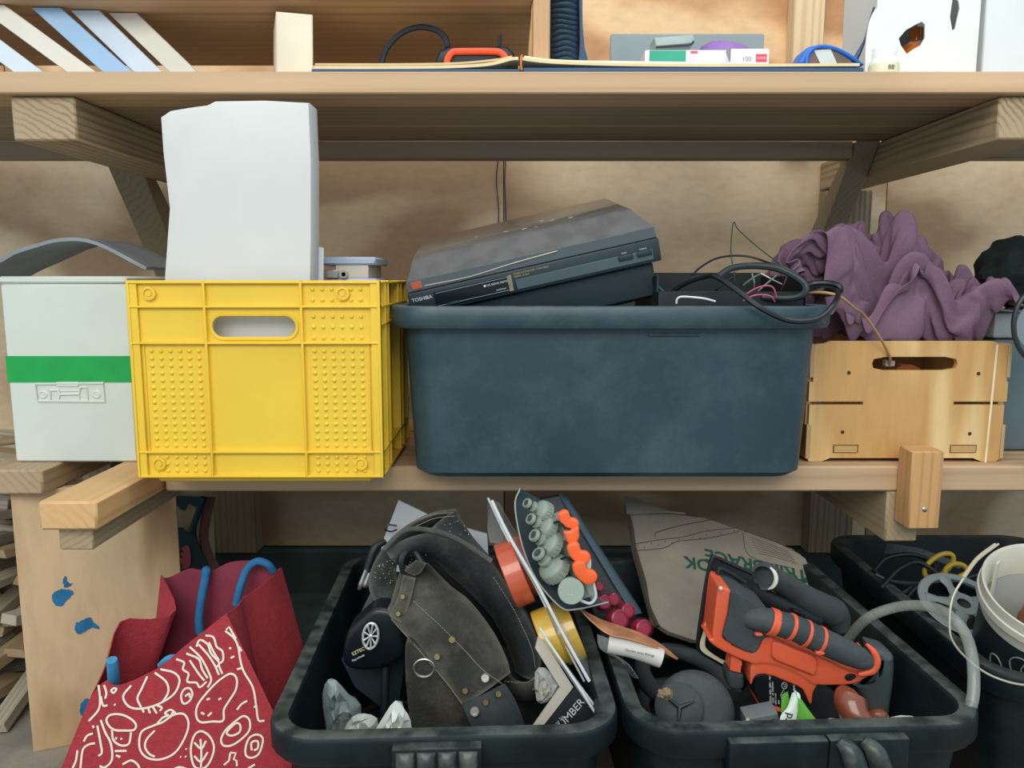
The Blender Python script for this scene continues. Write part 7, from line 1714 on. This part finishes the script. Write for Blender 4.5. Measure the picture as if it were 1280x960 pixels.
for x, y, Y in ((440, 366, .945), (532, 391, .9425), (610, 424, .9425), (685, 458, .943)):
    c = c8(x, y, Y)
    a = V((.90, 0, -.33))
    w_ = .0055 if x < 500 else .0026
    K('grip_band', G().lathe([(.0165, -w_), (.0180, -w_ * .7), (.0180, w_ * .7), (.0165, w_)], c, a, 28, cap=False), OR, t, 'orange grip band')
K('tail_curve', G().tube([c8(*p) for p in ((930, 480, .948), (968, 520, .945), (985, 570, .944), (960, 618, .945), (890, 640, .947))], [.002, .0042, .0055, .0055, .003], 10, 8), OR, t)
for x, y, rx, ry in ((372, 433, 20, 8), (692, 530, 24, 10)):
    K('oval_mark', G().puff([(x + rx * math.cos(a), y + ry * math.sin(a)) for a in [i * math.pi / 4 for i in range(8)]], .9265 if x > 500 else .938, .006, .001, cr=c8, k=3), OR, t, 'orange oval')
K('tail_hole', G().puff([(820, 650), (840, 638), (870, 640), (878, 655), (850, 672), (826, 670)], .9535, .004, .0005, cr=c8, k=3), CABLE, t)
K('seam_screw', G().ball(c8(170, 190, .953), .0030, nu=10, nv=6), mat('worn_cream', '#d9c8a8', .7), t)
LW = mat('label_white', '#cfd2d0', .6)
yd_ = c8(440, 660, .96) - c8(444, 780, .96)
for i, s_ in enumerate(('SERIAL 4820 - 230V ~ 50Hz', '150W   n0 12000/min', 'orbit 2 mm')):
    text('rating_lettering', s_, c8(436 + i * 13, 786 + i * 5, .9622), yd_, (-1, 0, 0), .0035, LW, t)
text('rating_lettering', 'WEAR MASK  READ MANUAL', c8(560, 800, .9622), yd_, (-1, 0, 0), .0034, LW, t)
q = [c8(503 + 14 * math.cos(a), 697 + 17 * math.sin(a), .9622) for a in [i * math.pi / 8 for i in range(16)]]
g = G().tube(q, .0004, 5, 1, smooth=False, closed=True).tube([c8(497, 690, .9622), c8(508, 690, .9622), c8(505, 706, .9622), c8(498, 702, .9622)], .0004, 5, smooth=False)
g.tube([c8(487, 765, .9622), c8(484, 745, .9622), c8(500, 718, .9622), c8(503, 742, .9622), c8(488, 765, .9622)], .0004, 5, smooth=False).tube([c8(486, 745, .9622), c8(503, 742, .9622)], .0004, 5, smooth=False).tube([c8(474, 775, .9622), c8(474, 792, .9622)], .0009, 5, smooth=False)
K('safety_symbols', g, LW, t, 'white safety symbols', stuff=True)

# dust nozzle behind the sander
t = T('dust_nozzle', 'black bent dust extraction nozzle lying behind the sander', 'nozzle', P(995, 750, 1.08))
K('elbow', G().tube([c8(*p) for p in ((395, 130, 1.04), (470, 150, 1.06), (560, 210, 1.08), (660, 270, 1.09), (760, 320, 1.10), (800, 400, 1.10))], [.017, .0165, .018, .021, .022, .014], 20, 8), RUB, t)
a_ = (c8(470, 150, 1.06) - c8(395, 130, 1.04)).normalized()
m_ = c8(397, 128, 1.036)
K('mouth', G().lathe([(.0185, .012), (.0192, 0), (.0185, -.0035), (.0150, -.0035), (.0142, .018), (.0001, .020)], m_, V((.55, .80, -.12)), 32, cap=False), RUB, t)
mv = V((.55, .80, -.12)).normalized(); mx_ = V((0, 0, 1)); mx_ = (mx_ - mv * mx_.dot(mv)).normalized(); my_ = mv.cross(mx_)
K('worn_lip', G().tube([m_ - mv * .004 + (mx_ * math.cos(a) + my_ * math.sin(a)) * .0176 for a in [math.radians(d_) for d_ in (28, 55, 80, 105, 130, 152)]], [.0012, .0026, .0030, .0030, .0024, .0010], 6, 6), mat('worn_white', '#e6e2d4', .7), t, 'worn white lip')
K('arm', G().tube([c8(*p) for p in ((215, 195, 1.02), (290, 180, 1.03), (400, 240, 1.05), (560, 320, 1.07), (680, 360, 1.08))], [.008, .011, .014, .014, .010], 12, 6), DARKP, t)
K('clip', G().prism([c8(548, 300, 1.045), c8(612, 322, 1.045), c8(612, 340, 1.045), c8(552, 316, 1.045)], (0, .01, 0), .001, 1), CABLE, t)
# black motor end / vacuum head
t = T('dark_tool', 'rounded dark grey tool end standing behind the wooden knob', 'tool', P(1100, 850, 1.0))
K('handle', G().puff([(985, 525), (1040, 525), (1080, 545), (1090, 590), (1085, 700), (1070, 800), (1050, 900), (960, 900), (930, 800), (880, 720), (860, 690), (930, 660), (985, 600)], 1.0, .05, .012, cr=c8, k=3), mat('dark_grey_plastic', '#4a5557', .5, var=.08, dust='#6f7673', dustamt=.3), t)
# brown turned knob
t = T('wooden_knob', 'brown varnished wooden plane knob at the front of the middle bin', 'knob', P(1080, 885, .90))
K('knob', G().tube([c8(*p) for p in ((862, 738, .925), (845, 760, .922), (852, 800, .915), (880, 860, .905), (930, 905, .90), (1010, 910, .90), (1050, 905, .90))], [.012, .0195, .0200, .0175, .0165, .0120, .009], 22, 9), mat('varnished_brown', '#8b4a30', .3, var=.25, scale=12, coat=.5), t)
K('knob_foot', G().ball(c8(995, 850, .915), .010, (1.2, 1, .7), 18, 10), bpy.data.materials['varnished_brown'], t)
# white rag
g = G().sheet([c8(700, 890, .93), c8(760, 870, .93), c8(860, 880, .94), c8(1060, 866, .93), c8(1120, 858, .93), c8(1200, 875, .93), c8(1290, 922, .92)], [c8(690, 990, .90), c8(760, 990, .89), c8(860, 990, .89), c8(1060, 990, .88), c8(1120, 985, .88), c8(1200, 985, .88), c8(1300, 985, .88)], .003, 6, 10, bulge=.012, wob=.012, wf=45)
S('white_rag', g, mat('white_cloth', '#d5d1c6', .9, var=.05, bmp=.3, bscale=300), 'white rag bundled at the front of the middle bin', 'rag')
# grey connector
t = T('grey_connector', 'small grey plastic connector block in front of the sander', 'connector', P(945, 900, .89))
K('block', G().prism([c8(305, 875, .893), c8(470, 842, .893), c8(488, 925, .893), c8(315, 960, .893)], (0, .03, 0), .002, 2), mat('connector_grey', '#6b7376', .5, var=.08), t)
K('socket', G().prism([c8(428, 878, .8925), c8(452, 873, .8925), c8(456, 900, .8925), c8(432, 905, .8925)], (0, .002, 0)), mat('socket_dark', '#22303c', .6), t)
K('red_lead', G().tube([c8(315, 940, .89), c8(270, 945, .888), c8(235, 965, .886), c8(200, 1010, .90)], .0022, 8), mat('red_lead', '#b8504a', .5), t, 'dull red lead')
K('grey_lead', G().tube([c8(300, 885, .90), c8(255, 920, .895), c8(230, 960, .89), c8(215, 1010, .90)], .0018, 8), GREYP, t)
K('cream_pin', G().ball(c8(312, 878, .889), .003, nu=8, nv=6), mat('cream_pin', '#b5a68a', .7), t)
# green and white wrapper
t = T('seed_packet', 'green and white torn packet sticking up in front of the sander', 'packet', P(1000, 890, .885))
K('green_side', G().sheet([c8(560, 722, .885), c8(590, 770, .882), c8(640, 840, .878), c8(735, 960, .87)], [c8(548, 735, .884), c8(560, 800, .880), c8(565, 880, .876), c8(560, 975, .87)], .0012, 6, 4, bulge=.004), mat('packet_green', '#5fa53a', .4, var=.15), t)
K('white_side', G().sheet([c8(556, 722, .8835), c8(585, 752, .881), c8(570, 830, .877), c8(545, 975, .868)], [c8(545, 735, .8835), c8(520, 810, .880), c8(480, 870, .876), c8(500, 975, .868)], .0012, 6, 4, bulge=.003), mat('packet_white', '#d9e3d6', .4, var=.05), t)
K('green_back', G().sheet([c8(492, 745, .893), c8(486, 800, .89), c8(490, 880, .885)], [c8(520, 728, .893), c8(530, 790, .89), c8(515, 860, .885)], .0012, 6, 3), bpy.data.materials['packet_green'], t)
text('packet_lettering', 'hard', c8(512, 950, .8705), c8(540, 870, .8705) - c8(512, 950, .8705), (-1, 0, .2), .0150, mat('packet_print', '#16181a', .6), t)
# disc with a cross knob
t = T('round_cap', 'black domed round cap with a cross shaped knob in the middle bin', 'cap', P(868, 880, .93))
dc, dn = cA(235, 765, .93), V((-.22, -.80, .55)).normalized()
K('dome', G().lathe([(.049, .040), (.051, .020), (.049, .006), (.040, -.003), (.030, -.005), (.0001, -.005)], dc, -dn, 48), RUB, t)
K('inner_disc', G().lathe([(.031, .004), (.031, -.001), (.029, -.0025), (.0001, -.0025)], dc + dn * .0055 + V((-.020, 0, .002)), -dn, 40), mat('cap_black', '#262f31', .6, dust='#5b625f', dustamt=.3), t)
kc = dc + dn * .0105 + V((-.019, 0, .002))
kx = V((1, 0, 0)); kx = (kx - dn * kx.dot(dn)).normalized(); ky = dn.cross(kx)
for a in (20, 140, 260):
    d_ = kx * math.cos(math.radians(a)) + ky * math.sin(math.radians(a))
    K('cross_fin', G().tube([kc, kc + d_ * .011, kc + d_ * .021], [.003, .0022, .0006], 6, smooth=False), DARKP, t)
K('dust_clump', G().ball(cA(138, 712, .905), .0075, (1.2, .8, .9), 16, 10, .7, 4), mat('tan_fluff', '#8f7a5c', .95, var=.2), t, 'tan clump of fluff')
S('black_hose_heap', G().tube([V((.27 + .07 * math.cos(i * .7), 1.10 + .11 * math.sin(i * .7), .05 + .0068 * i)) for i in range(26)], .013, 10, 5), RUB, 'coil of dark hose under the things in the middle bin', 'hose')
S('dark_tool_bag', G().ball(V((.40, 1.02, .125)), .11, (1.1, 1.0, .85), 30, 20, .25, 3), mat('dark_bag', '#1a2123', .8, var=.2), 'dark cloth bag under the sander in the middle bin', 'bag')
S('dark_tool_roll', G().ball(V((-.045, 1.10, .14)), .10, (1.1, 1.2, 1.1), 30, 20, .22, 3), mat('dark_roll', '#161c1e', .8, var=.2), 'dark cloth roll under the tool belt in the left bin', 'bag')
# clear hose arc
cw = crop(760, 640, 2.56)
g = G().tube([cw(*p) for p in ((740, 470, 1.10), (770, 405, 1.09), (830, 340, 1.06), (920, 305, 1.04), (1010, 300, 1.01), (1085, 325, .975), (1140, 385, .945), (1166, 470, .91), (1170, 570, .888), (1158, 635, .878), (1148, 668, .874))], .0072, 14, 10)
S('clear_hose', g, mat('cloudy_hose', '#a9aea3', .15, var=.06, alpha=.42, spec=.8), 'clear plastic hose arching over the right end of the middle bin', 'hose')

# ------------------------------------------------------------------ things in the right bin
c5 = crop(1000, 560, 2.4)
t = T('yellow_scissors', 'yellow handled scissors lying in the right bin', 'scissors', P(1180, 705, 1.30))
YS = mat('scissor_yellow', '#b79b2a', .45, var=.08)
def oval(cx, cy, rx, ry, rot, Y):
    return [c5(cx + math.cos(a) * rx * math.cos(rot) - math.sin(a) * ry * math.sin(rot), cy + math.cos(a) * rx * math.sin(rot) + math.sin(a) * ry * math.cos(rot), Y) for a in [i * math.pi / 7 for i in range(14)]]
K('finger_loop', G().tube(oval(417, 352, 50, 26, -.62, 1.30), .0042, 8, 3, closed=True), YS, t)
K('finger_loop', G().tube([c5(*p) for p in ((432, 378, 1.29), (440, 360, 1.29), (462, 347, 1.29), (490, 352, 1.29), (500, 372, 1.29), (470, 390, 1.29))], .0042, 8, 6), YS, t)
K('blade', G().prism([c5(380, 390, 1.30), c5(395, 382, 1.30), c5(330, 430, 1.26), c5(300, 440, 1.26)], (0, .003, .001)), STEEL, t)
t = T('punched_strip', 'blue grey punched metal strip lying in the right bin', 'strip', P(1135, 690, 1.34))
K('strip', G().prism([c5(262, 285, 1.36), c5(360, 300, 1.37), c5(492, 350, 1.38), c5(480, 362, 1.36), c5(380, 330, 1.33), c5(255, 315, 1.33)], (0, .003, -.001)), mat('blue_steel', '#5c7382', .4, metal=.5, var=.1), t)
for x, y in ((285, 295), (300, 312), (325, 302), (345, 318), (370, 312)):
    K('punched_hole', G().lathe([(.0022, -.0006), (.0018, .0004), (.0001, .0004)], c5(x, y, 1.333), (0, .9, -.4), 10), CABLE, t)
t = T('cable_spool', 'grey plastic spool with cut out windows in the right bin', 'spool', P(1200, 760, 1.12))
sc_, sn = c5(490, 470, 1.14), V((.05, -.42, .90)).normalized()
sx_ = V((1, 0, 0)); sx_ = (sx_ - sn * sx_.dot(sn)).normalized(); sy_ = sn.cross(sx_)
SPO = mat('spool_grey', '#79827f', .5, var=.1)
K('flange', G().lathe([(.052, -.002), (.064, -.002), (.066, 0), (.064, .002), (.052, .002), (.052, -.002)], sc_, sn, 44, cap=False), SPO, t)
K('hub', G().lathe([(.010, -.03), (.022, -.03), (.022, .003), (.010, .003)], sc_, sn, 28, cap=False), SPO, t)
for a in (20, 95, 165, 240, 310):
    d_ = sx_ * math.cos(math.radians(a)) + sy_ * math.sin(math.radians(a))
    K('web', G().tube([sc_ + d_ * .019, sc_ + d_ * .037, sc_ + d_ * .056], [.010, .0065, .011], 8, flat=sn), SPO, t)
K('wire_winding', G().lathe([(.05, -.004), (.05, -.03), (.02, -.03)], sc_, sn, 32, cap=False), CABLE, t)
for i, pts in enumerate(([(220, 370, 1.30), (260, 330, 1.32), (340, 320, 1.33), (400, 350, 1.32), (380, 400, 1.29), (280, 400, 1.28), (225, 380, 1.29)], [(240, 420, 1.24), (300, 360, 1.28), (360, 345, 1.30), (430, 400, 1.27), (380, 440, 1.24)], [(300, 470, 1.20), (360, 410, 1.25), (460, 400, 1.26), (530, 380, 1.28)])):
    S('black_lead', G().tube([c5(*p) for p in pts], .0042, 8, 7), CABLE, ['black lead coiled beside the yellow scissors', 'black lead curving below the yellow scissors', 'black lead running under the grey spool'][i], 'cable', 'leads in the right bin')
S('dark_cable_heap', G().ball(V((.84, 1.23, .13)), .13, (1.25, 1.45, .78), 36, 20, .3, 4), mat('dark_heap', '#12191b', .7, var=.3), 'dark bundle filling the bottom of the right bin', 'bundle')
# bucket
t = T('white_bucket', 'white plastic bucket with wire handle and dark lower half in the right bin', 'bucket', P(1290, 800, 1.0))
bo, bx = P(1324, 738, .985), V((-.10, -.40, .90)).normalized()
WB = mat('bucket_white', '#d8d3c2', .45, var=.05, dust='#b8ac8e', dustamt=.3)
K('bucket_wall', G().lathe([(.0805, -.052), (.0855, -.004), (.089, 0), (.0905, -.001), (.0905, -.030), (.0875, -.032), (.0845, -.034), (.083, -.052), (.0805, -.052)], bo, bx, 56, cap=False), WB, t)
K('dark_lower_wall', G().lathe([(.0828, -.0525), (.076, -.175), (.0001, -.175)], bo, bx, 56, cap=False), mat('bucket_dark', '#1d2a2b', .4, var=.15), t, 'dark printed lower half')
K('inner_lining', G().lathe([(.0802, -.052), (.074, -.170), (.0001, -.171)], bo, bx, 48, cap=False), mat('bucket_inside', '#bdbdb8', .5, var=.05), t)
sx_ = V((1, 0, 0)); sx_ = (sx_ - bx * sx_.dot(bx)).normalized(); sy_ = bx.cross(sx_)
K('rim_bead', G().lathe([(.0895, -.030), (.0925, -.028), (.0925, -.018), (.0895, -.016)], bo, bx, 56, cap=False), WB, t)
K('wire_handle', G().tube([P(*p) for p in ((1248, 680, 1.03), (1222, 700, 1.0), (1203, 725, .975), (1190, 750, .96), (1187, 785, .95), (1193, 805, .945), (1212, 826, .94), (1240, 845, .935), (1280, 856, .93), (1320, 850, .935))], .0014, 8, 8), mat('pale_wire', '#c9c2ac', .4, metal=.3), t, 'pale wire handle')
K('handle_grip', G().tube([P(*p) for p in ((1244, 681, 1.028), (1222, 698, 1.002), (1204, 722, .977))], .0026, 8, 8), mat('grip_cream', '#bfae93', .6), t)
def on_bucket(px, py):
    a = P(px, py, .80); d = P(px, py, 1.2) - a
    for k in range(900):
        p = a + d * (k / 900)
        h = (p - bo).dot(bx)
        r_ = (p - bo - bx * h).length
        if -.175 < h < -.052 and r_ < .0828 + (h + .052) * .055 + .0012:
            return p
    return P(px, py, .98)
for ring in (((1239, 817), (1247, 822), (1253, 838), (1251, 850), (1243, 843), (1238, 828)), ((1262, 826), (1272, 822), (1282, 828), (1276, 838), (1284, 848), (1268, 846))):
    K('printed_logo', G().tube([on_bucket(*q_) for q_ in ring], .0009, 6, 5, closed=True), mat('logo_grey', '#8b938e', .6), t, 'grey printed outline')
S('brown_ball', G().ball(bo - bx * .075 + V((.012, .012, 0)), .036, nu=28, nv=18, wob=.12, wf=3), mat('brown_leather', '#8a5a3a', .6, var=.2), 'brown ball lying inside the white bucket', 'ball')
K('bucket_strip', G().prism([bo - bx * .006 + sx_ * -.050 + sy_ * .060, bo - bx * .006 + sx_ * -.043 + sy_ * .066, bo - bx * .10 + sx_ * -.041 + sy_ * .058, bo - bx * .10 + sx_ * -.048 + sy_ * .053], (.002, -.001, 0)), WB, t)

# ------------------------------------------------------------------ red jute bag
RED = mat('red_jute', '#a8323a', .9, var=.12, scale=120, bmp=.8, bscale=500)
RDI = mat('red_lining', '#8d3446', .75, var=.1, scale=40)
STR = mat('blue_strap', '#2b6f9e', .85, var=.12, scale=60, bmp=.3, bscale=400)
cg = crop(80, 690, 3.5556)
po, pn_ = V((-.45, .985, .30)), V((.10, -1, .22)).normalized()
def pf(x, y, lift=0.0):
    return PN(80 + x / 3.5556, 690 + y / 3.5556, po, pn_) + pn_ * lift
t = T('red_bag', 'red jute shopping bag printed with white vegetables and blue handles left of the bins', 'bag', (-.46, 1.05, 0))
topc = [(122, 640), (160, 592), (190, 572), (215, 590), (260, 588), (340, 555), (440, 500), (540, 415), (630, 345), (722, 272)]
A = [pf(x, y) for x, y in topc]
q = catmull(A, 5)
R = []
bl_, br_ = V((-.655, .935, .0015)), pf(898, 640) + (pf(898, 640) - pf(722, 272)) * ((pf(898, 640).z - .0015) / (pf(722, 272).z - pf(898, 640).z))
for i, a in enumerate(q):
    f = i / (len(q) - 1)
    b = bl_.lerp(br_, f)
    b.y = (po + pn_ * 0).y - (pn_.x * (b.x - po.x) + pn_.z * (b.z - po.z)) / pn_.y
    R.append([a.lerp(b, j / 18) for j in range(19)])
R = [[V((min(p.x, -.300), p.y, p.z)) for p in row] for row in R]   # squeezed flat against the bin
fb_l, fb_r = R[0][-1], R[-1][-1]
K('front_panel', G().slab(R, .0016), RED, t)
ftr = R[-1][0]; ftl = R[0][0]
def gy(x, y, Y): return cg(x, y, Y)
bt = [gy(430, 115, 1.17), gy(470, 112, 1.18), gy(550, 75, 1.19), gy(600, 78, 1.195), gy(660, 82, 1.195), (gy(740, 45, 1.20)), gy(850, 40, 1.20), gy(930, 75, 1.20), gy(965, 70, 1.19)]
bq = catmull(bt, 4)
R2 = []
for i, a in enumerate(bq):
    f = i / (len(bq) - 1)
    b = V((-.60, 1.19, .0015)).lerp(V((-.315, 1.19, .0015)), f)
    R2.append([a.lerp(b, j / 12) for j in range(13)])
K('back_panel', G().slab(R2, .0016), RDI, t)
# right gusset with a centre fold
m0 = gy(795, 205, 1.09); m1 = V((-.318, 1.07, .0015))
R3 = []
for j in range(15):
    f = j / 14
    a, b, c = ftr.lerp(fb_r, f), m0.lerp(m1, f) + V((-.012 * math.sin(math.pi * f), 0, 0)), bt[-1].lerp(V((-.312, 1.19, .0015)), f) + V((.012 * math.sin(math.pi * f), -.015 * math.sin(math.pi * f), 0))
    R3.append([a.lerp(b, .0), a.lerp(b, .25) + V((.004, 0, 0)), a.lerp(b, .5) + V((.005, 0, 0)), a.lerp(b, .75) + V((.002, 0, 0)), b, b.lerp(c, .25) + V((.003, 0, 0)), b.lerp(c, .5) + V((.005, 0, 0)), b.lerp(c, .75) + V((.003, 0, 0)), c])
K('right_gusset', G().slab(R3, .0016), RED, t)
# left gusset folded inwards
l0 = gy(185, 505, 1.02); l1 = gy(250, 310, 1.08); l2 = gy(390, 298, 1.11); l3 = gy(497, 255, 1.13); l4 = gy(440, 112, 1.165)
bb = [fb_l, fb_l.lerp(V((-.60, 1.19, .0015)), .3), fb_l.lerp(V((-.60, 1.19, .0015)), .5), fb_l.lerp(V((-.60, 1.19, .0015)), .7), V((-.60, 1.19, .0015))]
R4 = []
Lq = catmull([ftl, l0, l1, l2, l3, l4, bt[0]], 3)
Bq = []
for i in range(len(Lq)):
    f = i / (len(Lq) - 1) * 4
    a = min(int(f), 3)
    Bq.append(bb[a].lerp(bb[a + 1], f - a))
for a, b in zip(Lq, Bq):
    R4.append([a.lerp(b, j / 10) for j in range(11)])
K('left_gusset', G().slab(R4, .0016), RED, t)
K('bag_base', G().prism([fb_l, fb_r, V((-.313, 1.19, .0015)), V((-.60, 1.19, .0015))], (0, 0, .002)), RED, t)
K('rear_handle', G().tube([gy(*p) for p in ((605, 360, 1.165), (600, 300, 1.165), (612, 200, 1.17), (628, 120, 1.178), (632, 80, 1.182), (620, 140, 1.215))], .0068, 10, 8), STR, t, 'blue rope handle')
K('rear_handle', G().tube([gy(*p) for p in ((765, 235, 1.165), (785, 150, 1.17), (815, 75, 1.18), (860, 42, 1.182), (905, 55, 1.185), (930, 85, 1.192))], .0064, 10, 8), STR, t, 'blue rope handle')
K('front_handle', G().tube([gy(*p) for p in ((212, 480, .985), (218, 520, .99), (222, 590, 1.0), (225, 650, 1.01))], [.0072, .0080, .0080, .007], 10, 6), mat('pale_blue_strap', '#3f8db8', .85, var=.12, scale=60), t, 'pale blue handle end')
K('front_handle', G().tube([gy(*p) for p in ((430, 505, 1.005), (460, 478, 1.00), (490, 472, 1.0), (520, 500, 1.01))], .005, 10, 6), bpy.data.materials['pale_blue_strap'], t, 'pale blue handle end')
PRT = mat('cream_print_bag', '#e9dfcd', .85, var=.04)
def stroke(name, lines, r_=.0015):
    g = G()
    for pts in lines:
        cl = pts[0] == 'c'
        p = pts[1:] if cl else pts
        if pts[0] == 's':
            g.tube([pf(x, y, .0012) for x, y in pts[1:]], r_, 6, smooth=False, flat=pn_)
        else:
            g.tube([pf(x, y, .0012) for x, y in p], r_, 6, 6, closed=cl, flat=pn_)
    K(name, g, PRT, t, stuff=True)
stroke('printed_onion', [[(300, 592), (265, 640), (290, 685), (345, 695), (420, 675), (490, 630), (515, 570), (490, 535), (430, 520)], [(372, 552), (345, 610), (328, 650), (345, 690)], [(405, 535), (455, 575), (465, 620), (440, 665)], [(350, 695), (356, 712)], [(375, 690), (384, 715)], [(395, 685), (414, 716)], [(415, 680), (436, 690), (428, 705)]])
stroke('printed_tomato', ['c (x)'.split() and ['c', (345, 800), (400, 770), (440, 755), (490, 722), (535, 720), (555, 760), (540, 820), (495, 890), (430, 920), (370, 912), (338, 870)], [(405, 792), (370, 830), (362, 865), (380, 895), (405, 908)], [(415, 762), (440, 735), (465, 725), (450, 715), (475, 700), (498, 715)], [(470, 735), (490, 705)]])
stroke('printed_radish', [['c', (640, 620), (690, 570), (740, 540), (768, 560), (765, 610), (735, 660), (712, 700), (708, 748), (660, 752), (610, 755), (590, 730), (595, 680)], [(635, 655), (650, 650)], [(688, 655), (700, 648)], [(610, 712), (625, 720)], [(640, 728), (658, 712)]])
stroke('printed_leaves', [[(640, 600), (655, 570), (645, 535), (610, 470), (560, 420)], [(690, 545), (670, 500), (640, 455), (600, 410)], [(500, 475), (535, 490), (530, 520), (555, 540), (550, 575), (590, 580), (605, 600), (635, 575)], [(545, 450), (600, 475), (615, 520), (640, 560)], [(590, 420), (605, 390), (640, 410), (655, 450), (690, 490), (680, 510)], [(630, 370), (665, 378), (680, 420), (705, 440), (708, 480), (690, 500), (705, 540)], [(560, 480), (600, 540), (625, 570)], [(645, 400), (670, 450), (690, 480)]])
stroke('printed_mushroom', [['c', (190, 745), (210, 722), (260, 722), (305, 745), (322, 770), (310, 790), (265, 792), (230, 790), (205, 775)], [(215, 790), (222, 835), (255, 858), (290, 850), (300, 800)], [(255, 825), (258, 832)], [(235, 822), (232, 832)]])
stroke('printed_pea', [['c', (522, 640), (535, 610), (560, 605), (572, 630), (558, 662), (532, 672)], [(540, 640), (558, 628), (560, 645)]])
stroke('printed_leaf', [['c', (565, 880), (580, 815), (612, 795), (650, 820), (668, 870), (650, 930), (620, 960), (580, 950)], [(608, 830), (612, 890), (610, 955)], [(580, 845), (612, 872), (632, 838)], [(580, 905), (610, 930), (640, 888)]])
stroke('printed_avocado', [['c', (700, 830), (720, 790), (770, 745), (800, 728), (825, 745), (825, 790), (790, 830), (745, 858), (710, 858)], ['c', (725, 800), (765, 760), (785, 770), (780, 800), (745, 815)]])
stroke('printed_spiral', [['c', (808, 870), (825, 825), (860, 810), (885, 830), (870, 890), (840, 912), (812, 905)], [(835, 880), (835, 845), (862, 840), (862, 870), (845, 880)]])
stroke('printed_corn', [['s', (722, 345), (735, 332), (748, 355), (765, 385)], [(718, 350), (755, 380), (775, 420), (785, 480), (800, 530), (840, 600), (855, 680), (865, 745), (892, 748)], [(780, 420), (790, 440)], [(735, 425), (745, 428)], [(742, 470), (758, 462)], [(770, 520), (790, 515)], [(770, 700), (790, 675), (815, 660)], [(845, 685), (858, 690)]])
stroke('printed_carrot', [[(155, 590), (162, 650), (155, 700), (112, 750)], [(180, 590), (190, 625), (185, 650)], [(165, 640), (175, 680), (195, 680)], [(165, 745), (185, 800), (210, 850), (215, 920), (185, 955), (160, 950)], [(150, 770), (165, 850), (170, 890), (155, 905)], [(75, 960), (85, 880), (110, 855), (140, 848)], [(90, 840), (105, 815), (130, 805)], [(128, 770), (135, 780)], [(40, 960), (55, 925), (62, 880)], [(210, 615), (222, 605), (235, 608), (222, 625), (210, 615)], [(225, 675), (230, 680)]])
stroke('printed_marks', [['s', (228, 883), (280, 882)], ['s', (233, 902), (252, 910)], [(262, 942), (300, 925), (330, 945), (345, 985)], [(475, 975), (510, 955), (550, 965), (580, 985)], ['s', (740, 890), (765, 892), (755, 920), (768, 925), (770, 950)], ['s', (740, 892), (735, 925), (712, 945)], [(518, 908), (522, 910)], [(540, 905), (544, 910)], [(543, 872), (546, 876)], [(820, 960), (850, 942)]])

# ------------------------------------------------------------------ flowered bag behind the board
t = T('flowered_bag', 'cream bag patterned with dark flowers hanging behind the plywood board', 'bag', (-.665, 1.56, .05))
cf = crop(150, 600, 6)
CRM = mat('cream_fabric', '#b3a582', .85, var=.08, bmp=.2)
FLD = mat('flower_dark', '#16323a', .85, var=.1)
R = []
for i in range(15):
    z = .02 + i * .030
    R.append([V((-.78 + .155 * s_ , 1.56 - .035 * math.sin(math.pi * s_) + .006 * math.sin(s_ * 16 + i * .25), z)) for s_ in [k / 20 for k in range(21)]])
K('bag_front', G().slab(R, .003), CRM, t)
def fl(pts, m_, lab=None, Y=1.519):
    K('flower', G().prism(catmull([cf(x, y, Y) for x, y in pts], 4, True), (0, .0012, 0)), m_, t, lab)
fl([(310, 130), (620, 130), (600, 190), (560, 200), (520, 180), (490, 225), (455, 222), (430, 190), (390, 228), (335, 230), (315, 190)], FLD, 'dark petals')
fl([(420, 370), (460, 358), (505, 390), (560, 420), (600, 520), (640, 660), (330, 730), (330, 520), (395, 498), (365, 460), (412, 425)], FLD, 'dark petals', 1.518)
fl([(500, 490), (525, 520), (530, 620), (510, 660), (455, 665), (470, 640), (438, 600), (470, 580), (452, 550), (480, 540), (460, 515)], mat('flower_red', '#9c4650', .85), 'dull red petals', 1.516)
K('dark_seam', G().tube([cf(630, 130, 1.53), cf(585, 250, 1.528), (cf(545, 400, 1.526)), cf(600, 560, 1.526), cf(660, 690, 1.526)], .007, 8), FLD, t)
K('brown_strap', G().sheet([cf(640, 130, 1.54), cf(600, 380, 1.535), cf(620, 560, 1.53), cf(680, 700, 1.53)], [cf(715, 130, 1.55), cf(660, 400, 1.545), cf(690, 540, 1.54), cf(770, 680, 1.54)], .006, 6, 4), mat('brown_strap', '#6d5148', .8), t)
